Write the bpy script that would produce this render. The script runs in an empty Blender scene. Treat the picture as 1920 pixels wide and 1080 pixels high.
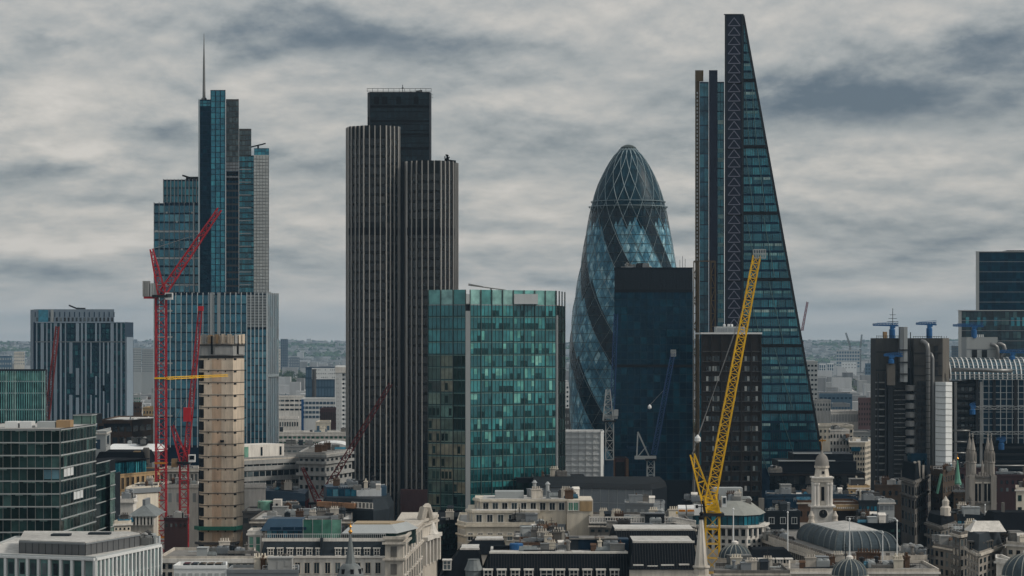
import bpy, bmesh, math, random
from mathutils import Vector, Matrix
R = random.Random(11)
sc = bpy.context.scene
col = sc.collection
rad = math.radians

# ---------------------------------------------------------------- camera, sky, sun, exposure
F, HY, CH = 4900.0, 640.0, 85.0          # focal length in photo pixels, horizon row, eye height (m)
cam = bpy.data.cameras.new('camera'); camo = bpy.data.objects.new('camera', cam); col.objects.link(camo)
camo.location = (0, 0, CH); camo.rotation_euler = (rad(90), 0, 0)
cam.sensor_width = 36; cam.lens = F / 1920 * 36; cam.shift_y = (HY - 540) / 1920
cam.clip_start = 1; cam.clip_end = 40000
sc.camera = camo

SUN_AZ, SUN_EL = 103.0, 38.0            # degrees clockwise from the view axis (+Y); height
def build_world():
    w = bpy.data.worlds.new('World'); sc.world = w; w.use_nodes = True
    nt = w.node_tree; nt.nodes.clear(); N = nt.nodes.new; L = nt.links.new
    def M(op, a, b=None, c=None, clamp=False):
        n = N('ShaderNodeMath'); n.operation = op; n.use_clamp = clamp
        for i, v in enumerate((a, b, c)):
            if v is None: continue
            if isinstance(v, (int, float)): n.inputs[i].default_value = v
            else: L(v, n.inputs[i])
        return n.outputs[0]
    tc = N('ShaderNodeTexCoord'); sp = N('ShaderNodeSeparateXYZ'); L(tc.outputs['Generated'], sp.inputs[0])
    x, y, z = sp.outputs
    az = M('ARCTAN2', x, y); el = M('ARCSINE', M('MAXIMUM', z, 0.0))
    def coords(e):                        # bearing against a height scale that flattens clouds towards the horizon
        v = M('MULTIPLY', M('LOGARITHM', M('ADD', e, 0.045), math.e), 2.7); c = N('ShaderNodeCombineXYZ'); L(M('MULTIPLY', az, 8.5), c.inputs[0]); L(v, c.inputs[1]); return c.outputs[0]
    def noise(vec, scale, detail, off, rough=.55, dist=0.):
        mp = N('ShaderNodeMapping'); L(vec, mp.inputs[0]); mp.inputs['Location'].default_value = off
        n = N('ShaderNodeTexNoise'); n.inputs['Scale'].default_value = scale; n.inputs['Detail'].default_value = detail
        n.inputs['Roughness'].default_value = rough; n.inputs['Distortion'].default_value = dist
        L(mp.outputs[0], n.inputs[0]); return n.outputs[0]
    def smooth(v, lo, hi, a0=0.0, a1=1.0):
        n = N('ShaderNodeMapRange'); n.interpolation_type = 'SMOOTHSTEP'; L(v, n.inputs[0])
        for k, q in zip((1, 2, 3, 4), (lo, hi, a0, a1)): n.inputs[k].default_value = q
        return n.outputs[0]
    c0 = coords(el); c1 = coords(M('ADD', el, 0.0050))
    OF = (3.7, 1.2, .4)
    na, nb = noise(c0, .95, 9, OF, .58, .10), noise(c1, .95, 9, OF, .58, .10)
    nd = noise(c0, 3.4, 7, (7.7, 2.1, 3.3), .6, .1)
    relief = M('SUBTRACT', na, nb)       # positive on the upper, lit edge of a cloud; negative on its underside
    # the heavier banks of the photograph, as clouds at their own bearings and heights with ragged edges
    wx = M('MULTIPLY', M('SUBTRACT', nd, .5), .055); wy = M('MULTIPLY', M('SUBTRACT', na, .5), .028)
    az2 = M('ADD', az, wx); el2 = M('ADD', el, wy)
    blobs = [(1760, 165, 330, 85, .95), (1540, 205, 190, 48, .75), (1880, 90, 120, 60, .5), (560, 50, 170, 62, .85), (760, 80, 170, 40, .6), (60, 90, 65, 24, .6), (310, 255, 75, 40, .5), (60, 335, 170, 32, .5), (430, 120, 60, 40, .3),
             (1150, 300, 160, 30, .3), (1640, 420, 220, 30, .25), (640, 330, 130, 26, .25), (1200, 90, 120, 30, .2), (110, 200, 170, 55, -.7), (160, 285, 170, 30, -.6), (1010, 50, 160, 36, -.4), (985, 380, 130, 40, -.45), (1600, 290, 260, 36, -.35), (1700, 40, 140, 26, -.5), (1020, 200, 200, 30, -.35), (560, 270, 110, 40, -.3)]
    bank = None
    for px, py, sx, sy, amp in blobs:
        a0 = (px - 960) / F; e0 = (HY - py) / F
        dx = M('MULTIPLY', M('SUBTRACT', az2, a0), F / sx); dy = M('MULTIPLY', M('SUBTRACT', el2, e0), F / sy)
        r2 = M('ADD', M('MULTIPLY', dx, dx), M('MULTIPLY', dy, dy))
        g = M('EXPONENT', M('MULTIPLY', M('MULTIPLY', r2, M('ADD', r2, .6)), -.8))
        bank = M('MULTIPLY', g, amp) if bank is None else M('MULTIPLY_ADD', g, amp, bank)
    t = M('ADD', M('MULTIPLY', M('SUBTRACT', na, .5), .46), M('MULTIPLY', relief, 1.9))
    t = M('ADD', t, M('MULTIPLY', M('SUBTRACT', nd, .5), .26))
    t = M('SUBTRACT', t, M('MULTIPLY', bank, M('MULTIPLY_ADD', M('SUBTRACT', nd, .5), .5, .34)))
    near = smooth(el, .0, .035); t = M('MULTIPLY', t, M('MULTIPLY_ADD', near, .75, .25))     # evens out in the murk at the horizon
    t = M('ADD', t, .56)
    rp = N('ShaderNodeValToRGB'); L(t, rp.inputs[0]); e = rp.color_ramp.elements
    e[0].position = .10; e[0].color = (.076, .100, .126, 1)
    e[1].position = .86; e[1].color = (.455, .430, .398, 1)
    for p, c in ((.25, (.128, .150, .170, 1)), (.38, (.202, .219, .226, 1)), (.50, (.268, .278, .277, 1)), (.61, (.325, .323, .312, 1)), (.73, (.390, .374, .350, 1))):
        q = e.new(p); q.color = c
    sky = N('ShaderNodeTexSky'); sky.sky_type = 'NISHITA'; sky.sun_disc = False
    sky.sun_elevation = rad(SUN_EL); sky.sun_rotation = rad(SUN_AZ); sky.air_density = 1; sky.dust_density = 2
    skm = N('ShaderNodeMixRGB'); skm.blend_type = 'MULTIPLY'; skm.inputs[0].default_value = 1
    L(sky.outputs[0], skm.inputs[1]); skm.inputs[2].default_value = (.07, .07, .07, 1)
    # overcast luminance: about three times brighter overhead than at the horizon
    k = M('MULTIPLY_ADD', M('MAXIMUM', z, 0.0), 0.25, 1.02)
    cm = N('ShaderNodeVectorMath'); cm.operation = 'SCALE'; L(rp.outputs[0], cm.inputs[0]); L(k, cm.inputs['Scale'])
    mx = N('ShaderNodeMixRGB'); mx.inputs[0].default_value = .90; L(skm.outputs[0], mx.inputs[1]); L(cm.outputs[0], mx.inputs[2])
    bg = N('ShaderNodeBackground'); L(mx.outputs[0], bg.inputs[0]); bg.inputs[1].default_value = 1.0
    out = N('ShaderNodeOutputWorld'); L(bg.outputs[0], out.inputs[0])
build_world()
sl = bpy.data.lights.new('sun', 'SUN'); sl.energy = 1.5; sl.angle = rad(10); sl.color = (1, .92, .81)
so = bpy.data.objects.new('sun', sl); col.objects.link(so)
sd = Vector((math.sin(rad(SUN_AZ)) * math.cos(rad(SUN_EL)), math.cos(rad(SUN_AZ)) * math.cos(rad(SUN_EL)), math.sin(rad(SUN_EL))))
so.rotation_euler = sd.to_track_quat('Z', 'Y').to_euler()
vs = sc.view_settings; vs.view_transform = 'Standard'; vs.look = 'None'; vs.exposure = 0.50; vs.gamma = 1.0; vs.use_curve_mapping = False
sc.render.engine = 'CYCLES'; cy = sc.cycles
cy.use_denoising = True; cy.max_bounces = 3; cy.diffuse_bounces = 1; cy.glossy_bounces = 2; cy.transmission_bounces = 2
cy.volume_bounces = 0; cy.use_adaptive_sampling = True; cy.adaptive_threshold = .02; cy.transparent_max_bounces = 8; cy.caustics_reflective = False; cy.caustics_refractive = False

# ---------------------------------------------------------------- helpers
def X(px, D): return (px - 960) * D / F
def Z(py, D): return CH + (HY - py) * D / F
OFF = {}
def thing(name, label, cat, loc, group=None):
    o = bpy.data.objects.new(name, None); col.objects.link(o); o.location = loc; o.empty_display_size = .5
    o['label'] = label; o['category'] = cat
    if group: o['group'] = group
    OFF[o] = Vector(loc); return o
def put(name, me, parent, loc, rz=0.0, kind=None, label=None):
    o = bpy.data.objects.new(name, me); col.objects.link(o); w = Vector(loc)
    o.parent = parent; o.location = w - (OFF[parent] if parent else Vector((0, 0, 0)))
    if rz: o.rotation_euler = (0, 0, rz)
    if kind: o['kind'] = kind
    if label: o['label'] = label
    OFF[o] = w; return o
def tagtop(o, label, cat, group=None, kind=None):
    if label: o['label'] = label
    if cat: o['category'] = cat
    if group: o['group'] = group
    if kind: o['kind'] = kind
    return o

class MB:
    def __init__(s): s.v = []; s.f = []; s.t = []
    def quad(s, *p, t=0.0):
        b = len(s.v); s.v += [tuple(q) for q in p]; s.f.append(tuple(range(b, b + len(p)))); s.t.append(t)
    def hexa(s, p, t=0.0):               # 8 points: bottom ring then top ring
        b = len(s.v); s.v += [tuple(q) for q in p]
        for q in ((3, 2, 1, 0), (4, 5, 6, 7), (0, 1, 5, 4), (1, 2, 6, 5), (2, 3, 7, 6), (3, 0, 4, 7)):
            s.f.append(tuple(b + i for i in q)); s.t.append(t)
    def box(s, x0, x1, y0, y1, z0, z1, t=0.0):
        s.hexa([(x0, y0, z0), (x1, y0, z0), (x1, y1, z0), (x0, y1, z0), (x0, y0, z1), (x1, y0, z1), (x1, y1, z1), (x0, y1, z1)], t)
    def prism(s, poly, z0, z1, poly2=None, cap=True, t=0.0):
        b = len(s.v); n = len(poly); p2 = poly2 or poly
        s.v += [(x, y, z0) for x, y in poly] + [(x, y, z1) for x, y in p2]
        for i in range(n):
            j = (i + 1) % n; s.f.append((b + i, b + j, b + n + j, b + n + i)); s.t.append(t)
        if cap: s.f.append(tuple(range(b + n, b + 2 * n))); s.t.append(t)
    def bar(s, p, q, w, h=None, t=0.0):
        p = Vector(p); q = Vector(q); d = q - p
        if d.length < 1e-6: return
        d.normalize(); a = Vector((0, 0, 1)) if abs(d.z) < .95 else Vector((1, 0, 0))
        sx = d.cross(a).normalized() * (w / 2); sy = sx.normalized().cross(d) * ((h or w) / 2)
        s.hexa([p - sx - sy, p + sx - sy, p + sx + sy, p - sx + sy, q - sx - sy, q + sx - sy, q + sx + sy, q - sx + sy], t)
    def tube(s, pts, r, n=8, cap=True):
        pts = [Vector(p) for p in pts]; b = len(s.v)
        rr = r if isinstance(r, (list, tuple)) else [r] * len(pts)
        for i, p in enumerate(pts):
            d = (pts[min(i + 1, len(pts) - 1)] - pts[max(i - 1, 0)]).normalized()
            a = Vector((0, 1, 0)) if abs(d.y) < .9 else Vector((1, 0, 0))
            e1 = d.cross(a).normalized(); e2 = d.cross(e1)
            for k in range(n):
                th = 2 * math.pi * k / n; s.v.append(tuple(p + (e1 * math.cos(th) + e2 * math.sin(th)) * rr[i]))
        for i in range(len(pts) - 1):
            for k in range(n):
                l = (k + 1) % n; s.f.append((b + i * n + k, b + i * n + l, b + (i + 1) * n + l, b + (i + 1) * n + k)); s.t.append(0)
        if cap:
            s.f.append(tuple(b + k for k in range(n - 1, -1, -1))); s.f.append(tuple(b + (len(pts) - 1) * n + k for k in range(n))); s.t += [0, 0]
    def lathe(s, prof, cx, cy, n=24, a0=0.0, sx=1.0):    # prof [(r,z)]
        b = len(s.v)
        for r, z in prof:
            for k in range(n):
                th = 2 * math.pi * k / n + a0; s.v.append((cx + r * math.cos(th) * sx, cy + r * math.sin(th), z))
        for i in range(len(prof) - 1):
            for k in range(n):
                l = (k + 1) % n; s.f.append((b + i * n + k, b + i * n + l, b + (i + 1) * n + l, b + (i + 1) * n + k)); s.t.append(0)
        s.f.append(tuple(b + (len(prof) - 1) * n + k for k in range(n))); s.t.append(0)
    def lattice(s, p, q, w0, w1, nb, r, rd=None):        # square lattice boom from p to q
        p = Vector(p); q = Vector(q); d = (q - p).normalized(); a = Vector((0, 1, 0))
        e1 = d.cross(a).normalized(); e2 = d.cross(e1); rd = rd or r * .6
        def c(i, k):
            f = i / nb; w = (w0 + (w1 - w0) * f) / 2; g = ((-1, -1), (1, -1), (1, 1), (-1, 1))[k % 4]
            return p.lerp(q, f) + e1 * (g[0] * w) + e2 * (g[1] * w)
        for k in range(4):
            s.bar(c(0, k), c(nb, k), r)
            for i in range(nb):
                if (i + k) % 2: s.bar(c(i, k), c(i + 1, k + 1), rd)
                else: s.bar(c(i, k + 1), c(i + 1, k), rd)
                s.bar(c(i, k), c(i, k + 1), rd)
    def mesh(s, name, mat, off=(0, 0, 0), smooth=False):
        me = bpy.data.meshes.new(name); ox, oy, oz = off
        me.from_pydata([(x - ox, y - oy, z - oz) for x, y, z in s.v], [], s.f); me.materials.append(mat)
        if any(s.t):
            a = me.attributes.new('tint', 'FLOAT', 'FACE'); a.data.foreach_set('value', s.t)
        if smooth: me.polygons.foreach_set('use_smooth', [True] * len(me.polygons))
        me.update(); return me
    def build(s, name, mat, parent, kind=None, smooth=False, label=None):
        off = OFF[parent] if parent else Vector((0, 0, 0))
        return put(name, s.mesh(name, mat, off, smooth), parent, off, 0, kind, label)
    def top(s, name, mat, label, cat, loc, group=None, kind=None, smooth=False):   # a thing that is one mesh
        o = put(name, s.mesh(name, mat, loc, smooth), None, loc); return tagtop(o, label, cat, group, kind)

BOX = {}
def boxmesh(w, d, h, mat):
    k = (round(w, 2), round(d, 2), round(h, 2), mat.name)
    if k not in BOX:
        m = MB(); m.box(-w / 2, w / 2, -d / 2, d / 2, -h / 2, h / 2); BOX[k] = m.mesh('piece', mat)
    return BOX[k]
def wbox(name, parent, x0, x1, y0, y1, z0, z1, mat):      # axis aligned box as an object of its own
    return put(name, boxmesh(x1 - x0, y1 - y0, z1 - z0, mat), parent, ((x0 + x1) / 2, (y0 + y1) / 2, (z0 + z1) / 2))
CNT = {}
class Face:                                               # a vertical wall plane: x along it, d outwards, z up
    def __init__(s, root, a, b):
        s.root = root; s.a = Vector((a[0], a[1], 0)); dv = Vector((b[0] - a[0], b[1] - a[1], 0)); s.W = dv.length
        s.u = dv.normalized(); s.n = Vector((s.u.y, -s.u.x, 0)); s.ang = math.atan2(s.u.y, s.u.x); s.D = (a[1] + b[1]) / 2
    def pt(s, x, d, z): p = s.a + s.u * x + s.n * d; return Vector((p.x, p.y, z))
    def box(s, name, x0, x1, d0, d1, z0, z1, mat, parent=None):
        o = put(name, boxmesh(x1 - x0, d1 - d0, z1 - z0, mat), parent or s.root, s.pt((x0 + x1) / 2, (d0 + d1) / 2, (z0 + z1) / 2), s.ang)
        if 'pane' in name: o.rotation_euler = (R.gauss(0, .0035), 0, s.ang + R.gauss(0, .0035))      # panes never hang quite true
        return o
    def add(s, mb, x0, x1, d0, d1, z0, z1, t=0.0):
        P = s.pt; mb.hexa([P(x0, d1, z0), P(x1, d1, z0), P(x1, d0, z0), P(x0, d0, z0), P(x0, d1, z1), P(x1, d1, z1), P(x1, d0, z1), P(x0, d0, z1)], t)
    def grid(s, name, nu, nv, z0, z1, mat, fw=.8, fh=.7, x0=0, x1=None, d0=.02, d1=.08, skip=0, objs=None, parent=None, fz=.5):
        x1 = s.W if x1 is None else x1; cw = (x1 - x0) / nu; ch = (z1 - z0) / nv
        key = (s.root, name); mb = None
        if objs is None: objs = min(cw * fw * abs(s.u.x), ch * fh) * F / s.D >= 6.5
        for j in range(nv):
            for i in range(nu):
                if skip and R.random() < skip: continue
                cx = x0 + (i + .5) * cw; za = z0 + j * ch + ch * (1 - fh) * fz; zb = za + ch * fh
                if objs and CNT.get(key, 0) < 300:
                    CNT[key] = CNT.get(key, 0) + 1
                    s.box(name, cx - cw * fw / 2, cx + cw * fw / 2, d0, d1, za, zb, mat, parent)
                else:
                    mb = mb or MB(); s.add(mb, cx - cw * fw / 2, cx + cw * fw / 2, d0, d1, za, zb, R.random())
        if mb: mb.build('far_' + name if objs else name + '_grid', mat, s.root, kind='stuff')
    def fins(s, name, n, w, d, z0, z1, mat, x0=0, x1=None, d0=0.0, ends=True):
        x1 = s.W if x1 is None else x1
        for i in range(n + 1):
            if not ends and i in (0, n): continue
            c = x0 + (x1 - x0) * i / n; s.box(name, c - w / 2, c + w / 2, d0, d, z0, z1, mat)
    def bands(s, name, zs, h, d, mat, x0=0, x1=None, d0=0.0):
        x1 = s.W if x1 is None else x1
        for z in zs: s.box(name, x0, x1, d0, d, z - h / 2, z + h / 2, mat)
    def windows(s, nu, nv, z0, z1, w, h, fmat, gmat, x0=0, x1=None, sill=True):   # framed windows: frame proud, pane set back
        x1 = s.W if x1 is None else x1; cw = (x1 - x0) / nu; ch = (z1 - z0) / nv
        for j in range(nv):
            for i in range(nu):
                key = (s.root, 'window'); c = s.pt(x0 + (i + .5) * cw, 0, z0 + (j + .5) * ch)
                if CNT.get(key, 0) >= 300: continue
                CNT[key] = CNT.get(key, 0) + 1
                o = put('window', winmesh(w, h, fmat, sill), s.root, c, s.ang)
                q = put('pane', boxmesh(w, .06, h, gmat), o, c); q.location = (0, -.03, 0)
def winmesh(w, h, mat, sill=True):
    k = ('win', round(w, 2), round(h, 2), mat.name)
    if k not in BOX:
        m = MB(); t = .16; a, b = w / 2, h / 2
        m.box(-a - t, -a, -.14, 0, -b, b + t); m.box(a, a + t, -.14, 0, -b, b + t); m.box(-a, a, -.14, 0, b, b + t)
        m.box(-.035, .035, -.09, 0, -b, b)
        m.box(-a - t * 1.6, a + t * 1.6, -.28, 0, -b - t, -b)
        BOX[k] = m.mesh('window_frame', mat)
    return BOX[k]

# ---------------------------------------------------------------- materials
MATS = {}
def mat(name, c, rough=.75, var=.25, scale=.25, metal=0.0, spec=.25, streak=True, bump=.0, obr=.1):
    m = bpy.data.materials.new(name); m.use_nodes = True; nt = m.node_tree; N = nt.nodes.new; L = nt.links.new
    b = nt.nodes['Principled BSDF']; b.inputs['Roughness'].default_value = rough; b.inputs['Metallic'].default_value = metal
    b.inputs['Specular IOR Level'].default_value = spec
    g = N('ShaderNodeNewGeometry'); mp = N('ShaderNodeMapping'); L(g.outputs['Position'], mp.inputs[0])
    mp.inputs['Scale'].default_value = (scale * 2.5, scale * 2.5, scale * (.35 if streak else 2.5))
    n = N('ShaderNodeTexNoise'); n.inputs['Scale'].default_value = 1; n.inputs['Detail'].default_value = 6; n.inputs['Roughness'].default_value = .65
    L(mp.outputs[0], n.inputs[0])
    n2 = N('ShaderNodeTexNoise'); n2.inputs['Scale'].default_value = scale * .22; n2.inputs['Detail'].default_value = 3; L(g.outputs['Position'], n2.inputs[0])
    oi = N('ShaderNodeObjectInfo'); at = N('ShaderNodeAttribute'); at.attribute_name = 'tint'
    def M(op, a, q):
        k = N('ShaderNodeMath'); k.operation = op
        for i, v in enumerate((a, q)):
            if isinstance(v, (int, float)): k.inputs[i].default_value = v
            else: L(v, k.inputs[i])
        return k.outputs[0]
    t = M('ADD', M('MULTIPLY', M('SUBTRACT', n.outputs[0], .5), 2.2 * var), M('MULTIPLY', M('SUBTRACT', n2.outputs[0], .5), 1.4 * var))
    t = M('ADD', t, M('MULTIPLY', M('SUBTRACT', M('FRACT', M('ADD', oi.outputs['Random'], at.outputs['Fac']), 0), .5), 2 * obr))
    k = M('MAXIMUM', M('ADD', t, 1.0), .15)
    sc_ = N('ShaderNodeVectorMath'); sc_.operation = 'SCALE'; sc_.inputs[0].default_value = c[:3]; L(k, sc_.inputs['Scale'])
    L(sc_.outputs[0], b.inputs['Base Color'])
    if bump:
        bp = N('ShaderNodeBump'); bp.inputs['Strength'].default_value = bump; bp.inputs['Distance'].default_value = .3; L(n.outputs[0], bp.inputs['Height']); L(bp.outputs[0], b.inputs['Normal'])
    MATS[name] = m; return m
def glass(name, cols, rough=.10, spec=.45, wob=.02, metal=0.0, coat=(1, 1, 1)):    # cols: [(pos, rgb)] picked per pane
    m = bpy.data.materials.new(name); m.use_nodes = True; nt = m.node_tree; N = nt.nodes.new; L = nt.links.new
    b = nt.nodes['Principled BSDF']; b.inputs['Roughness'].default_value = rough; b.inputs['Specular IOR Level'].default_value = spec
    b.inputs['Metallic'].default_value = metal; b.inputs['Specular Tint'].default_value = (*coat, 1)
    oi = N('ShaderNodeObjectInfo'); at = N('ShaderNodeAttribute'); at.attribute_name = 'tint'
    a = N('ShaderNodeMath'); a.operation = 'ADD'; L(oi.outputs['Random'], a.inputs[0]); L(at.outputs['Fac'], a.inputs[1])
    f = N('ShaderNodeMath'); f.operation = 'FRACT'; L(a.outputs[0], f.inputs[0])
    rp = N('ShaderNodeValToRGB'); L(f.outputs[0], rp.inputs[0]); e = rp.color_ramp.elements
    e[0].position, e[0].color = cols[0][0], (*cols[0][1], 1); e[1].position, e[1].color = cols[-1][0], (*cols[-1][1], 1)
    for p, c in cols[1:-1]: q = e.new(p); q.color = (*c, 1)
    g = N('ShaderNodeNewGeometry'); n = N('ShaderNodeTexNoise'); n.inputs['Scale'].default_value = .35; n.inputs['Detail'].default_value = 4; L(g.outputs['Position'], n.inputs[0])
    mr = N('ShaderNodeMapRange'); L(n.outputs[0], mr.inputs[0]); mr.inputs[1].default_value = .3; mr.inputs[2].default_value = .7; mr.inputs[3].default_value = .6; mr.inputs[4].default_value = 1.4
    s = N('ShaderNodeVectorMath'); s.operation = 'SCALE'; L(rp.outputs[0], s.inputs[0]); L(mr.outputs[0], s.inputs['Scale']); L(s.outputs[0], b.inputs['Base Color'])
    bp = N('ShaderNodeBump'); bp.inputs['Strength'].default_value = wob * 5; bp.inputs['Distance'].default_value = .1; L(n.outputs[0], bp.inputs['Height']); L(bp.outputs[0], b.inputs['Normal'])
    MATS[name] = m; return m
K = {}
K['stone'] = mat('portland_stone', (.53, .49, .43), var=.6, scale=.4, bump=.2)
K['stone_d'] = mat('sooty_stone', (.135, .128, .118), var=.6, scale=.4, bump=.2)
K['stone_w'] = mat('pale_stone', (.66, .635, .59), var=.45, scale=.4)
K['cream'] = mat('cream_render', (.60, .55, .46), var=.45, scale=.3)
K['tan'] = mat('tan_stone', (.40, .28, .15), var=.45, scale=.4)
K['white'] = mat('white_paint', (.72, .74, .74), var=.12, scale=.4, rough=.5)
K['concrete'] = mat('grey_concrete', (.29, .295, .29), var=.5, scale=.3, bump=.15)
K['conc_d'] = mat('dark_concrete', (.06, .06, .06), var=.35, scale=.3)
K['core'] = mat('raw_concrete', (.57, .485, .385), var=.6, scale=.3, bump=.15, obr=.12)
K['core_r'] = mat('reddish_concrete', (.50, .37, .265), var=.5, scale=.3, obr=.15)
K['grey'] = mat('grey_cladding', (.20, .22, .235), var=.15, scale=.2, rough=.5)
K['lgrey'] = mat('light_grey_cladding', (.36, .385, .39), var=.12, scale=.2, rough=.45)
K['dark'] = mat('dark_cladding', (.012, .016, .021), spec=.07, var=.25, scale=.2, rough=.5)
K['brown'] = mat('brown_stone', (.030, .026, .024), spec=.07, var=.3, scale=.3)
K['brick'] = mat('brown_brick', (.10, .062, .042), spec=.07, var=.5, scale=.5)
K['redbrick'] = mat('dark_red_brick', (.055, .032, .034), spec=.07, var=.3, scale=.5)
K['slate'] = mat('slate', (.026, .033, .040), spec=.07, var=.35, scale=.6, rough=.55)
K['slate_d'] = mat('dark_slate', (.007, .009, .012), spec=.03, var=.4, scale=.6, rough=.8)
K['lead'] = mat('lead_roof', (.16, .18, .185), var=.5, scale=.4, rough=.5)
K['roof'] = mat('roof_felt', (.17, .165, .155), var=.75, scale=.3, streak=False)
K['roof_l'] = mat('pale_roof_membrane', (.46, .455, .435), var=.6, scale=.3, streak=False)
K['roof_d'] = mat('dark_roof_membrane', (.014, .017, .020), spec=.07, var=.6, scale=.3, streak=False)
K['terra'] = mat('terracotta_roof', (.30, .16, .085), var=.35, scale=.4)
K['alu'] = mat('aluminium', (.40, .46, .48), rough=.35, var=.1, metal=.6)
K['steel'] = mat('stainless_steel', (.20, .205, .20), rough=.4, var=.25, metal=.5)
K['steel_d'] = mat('dark_steel', (.02, .023, .027), rough=.45, var=.3, metal=.3)
K['navy'] = mat('navy_cladding', (.008, .028, .055), spec=.07, var=.25, scale=.2, rough=.4)
K['bluehoard'] = mat('blue_panel', (.02, .05, .085), var=.3, scale=.2, rough=.5)
K['red'] = mat('red_crane_paint', (.40, .024, .034), var=.45, rough=.5)
K['red_b'] = mat('bright_red_paint', (.45, .02, .03), var=.15, rough=.5)
K['dred'] = mat('faded_red_paint', (.17, .026, .026), var=.5, rough=.6)
K['yellow'] = mat('yellow_crane_paint', (.85, .50, .02), var=.4, rough=.45)
K['orange'] = mat('orange_paint', (.5, .19, .02), var=.2, rough=.5)
K['blue'] = mat('blue_crane_paint', (.018, .10, .26), var=.4, rough=.45)
K['dblue'] = mat('dark_blue_paint', (.02, .055, .15), var=.4, rough=.5)
K['gold'] = mat('gilding', (.50, .25, .05), var=.15, rough=.35, metal=.7)
K['copper'] = mat('verdigris_copper', (.13, .33, .24), var=.25, scale=.8)
K['sheet'] = mat('white_scaffold_sheet', (.66, .69, .70), var=.15, scale=.3, bump=.4)
K['net'] = mat('green_safety_net', (.02, .14, .10), var=.3, scale=.6)
K['rope'] = mat('steel_rope', (.28, .28, .28), var=.1)
K['wood'] = mat('plywood', (.33, .22, .12), var=.2)
K['black'] = mat('blackened_metal', (.012, .013, .015), spec=.07, var=.2)
K['glassd'] = glass('window_glass_dark', [(0, (.003, .006, .009)), (.6, (.010, .018, .024)), (.85, (.03, .05, .06)), (1, (.14, .17, .18))])
K['glassg'] = glass('green_office_glass', [(0, (.010, .065, .074)), (.5, (.016, .115, .125)), (1, (.04, .23, .24))], rough=.05, spec=1.3, coat=(.45, .85, 1))
K['blindg'] = glass('green_glass_with_blind', [(0, (.05, .22, .21)), (.6, (.09, .33, .30)), (1, (.19, .46, .41))], spec=.5)
K['glassc'] = glass('pale_crown_glass', [(0, (.05, .20, .19)), (.5, (.14, .34, .31)), (1, (.30, .46, .42))], rough=.05, spec=1.3, coat=(.45, .85, 1))
K['reflc'] = glass('painted_stone_reflection_glass', [(0, (.02, .05, .05)), (.35, (.04, .10, .09)), (.6, (.14, .16, .12)), (.85, (.24, .22, .16)), (1, (.08, .20, .18))])  # reflection of stonework put into the pane colours
K['glassb'] = glass('blue_office_glass', [(0, (.004, .032, .062)), (.5, (.008, .085, .15)), (.85, (.022, .16, .24)), (1, (.12, .28, .34))], rough=.05, spec=1.3, coat=(.45, .85, 1))
K['glasst'] = glass('teal_lift_glass', [(0, (.006, .065, .11)), (.5, (.012, .13, .19)), (1, (.03, .22, .28))], rough=.05, spec=1.3, coat=(.45, .85, 1))
K['glassn'] = glass('navy_glass', [(0, (.002, .011, .024)), (.6, (.003, .019, .037)), (1, (.005, .036, .058))], spec=.35, coat=(.3, .7, 1))
K['glassl'] = glass('dark_teal_glass', [(0, (.004, .040, .062)), (.45, (.006, .080, .118)), (.8, (.012, .14, .19)), (1, (.05, .27, .32))], rough=.05, spec=1.3, coat=(.45, .85, 1))
K['glasslit'] = glass('office_window_lit_ceiling', [(0, (.08, .24, .26)), (.5, (.16, .34, .35)), (1, (.36, .50, .48))])
K['glassk'] = glass('green_black_glass', [(0, (.002, .007, .008)), (.5, (.006, .020, .021)), (.85, (.018, .045, .044)), (1, (.05, .10, .095))], spec=.2, coat=(.6, 1, .9))
K['gherk'] = glass('clear_diamond_glass', [(0, (.035, .13, .20)), (.5, (.085, .23, .32)), (.85, (.17, .36, .45)), (1, (.34, .54, .61))], rough=.3, spec=.2)
K['gherkd'] = glass('dark_diamond_glass', [(0, (.002, .013, .024)), (.6, (.003, .020, .034)), (1, (.006, .034, .05))], rough=.22, spec=.25)
K['glassgr'] = glass('pale_green_glass', [(0, (.03, .12, .09)), (.6, (.07, .22, .16)), (1, (.16, .32, .25))])
K['glassx'] = glass('deep_teal_window', [(0, (.003, .018, .028)), (.6, (.006, .036, .052)), (.9, (.012, .07, .085)), (1, (.03, .12, .14))], spec=.4, coat=(.5, .85, 1)); K['finw'] = mat('pale_metal_fin', (.56, .61, .63), var=.15, rough=.4)
K['pvc'] = glass('winglass_white_blinds', [(0, (.02, .03, .035)), (.5, (.04, .06, .07)), (.8, (.25, .28, .28)), (1, (.45, .47, .46))], rough=.25)
K['fargrey'] = mat('blue_grey_wall', (.11, .14, .17), var=.2); K['bluewin'] = mat('mid_blue_panel', (.06, .11, .16), var=.25); K['redbrick2'] = mat('plum_brick', (.10, .06, .062), var=.25, scale=.5); K['farmix'] = mat('far_roofs', (.33, .34, .345), var=.4, obr=.55, scale=.05)
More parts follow.
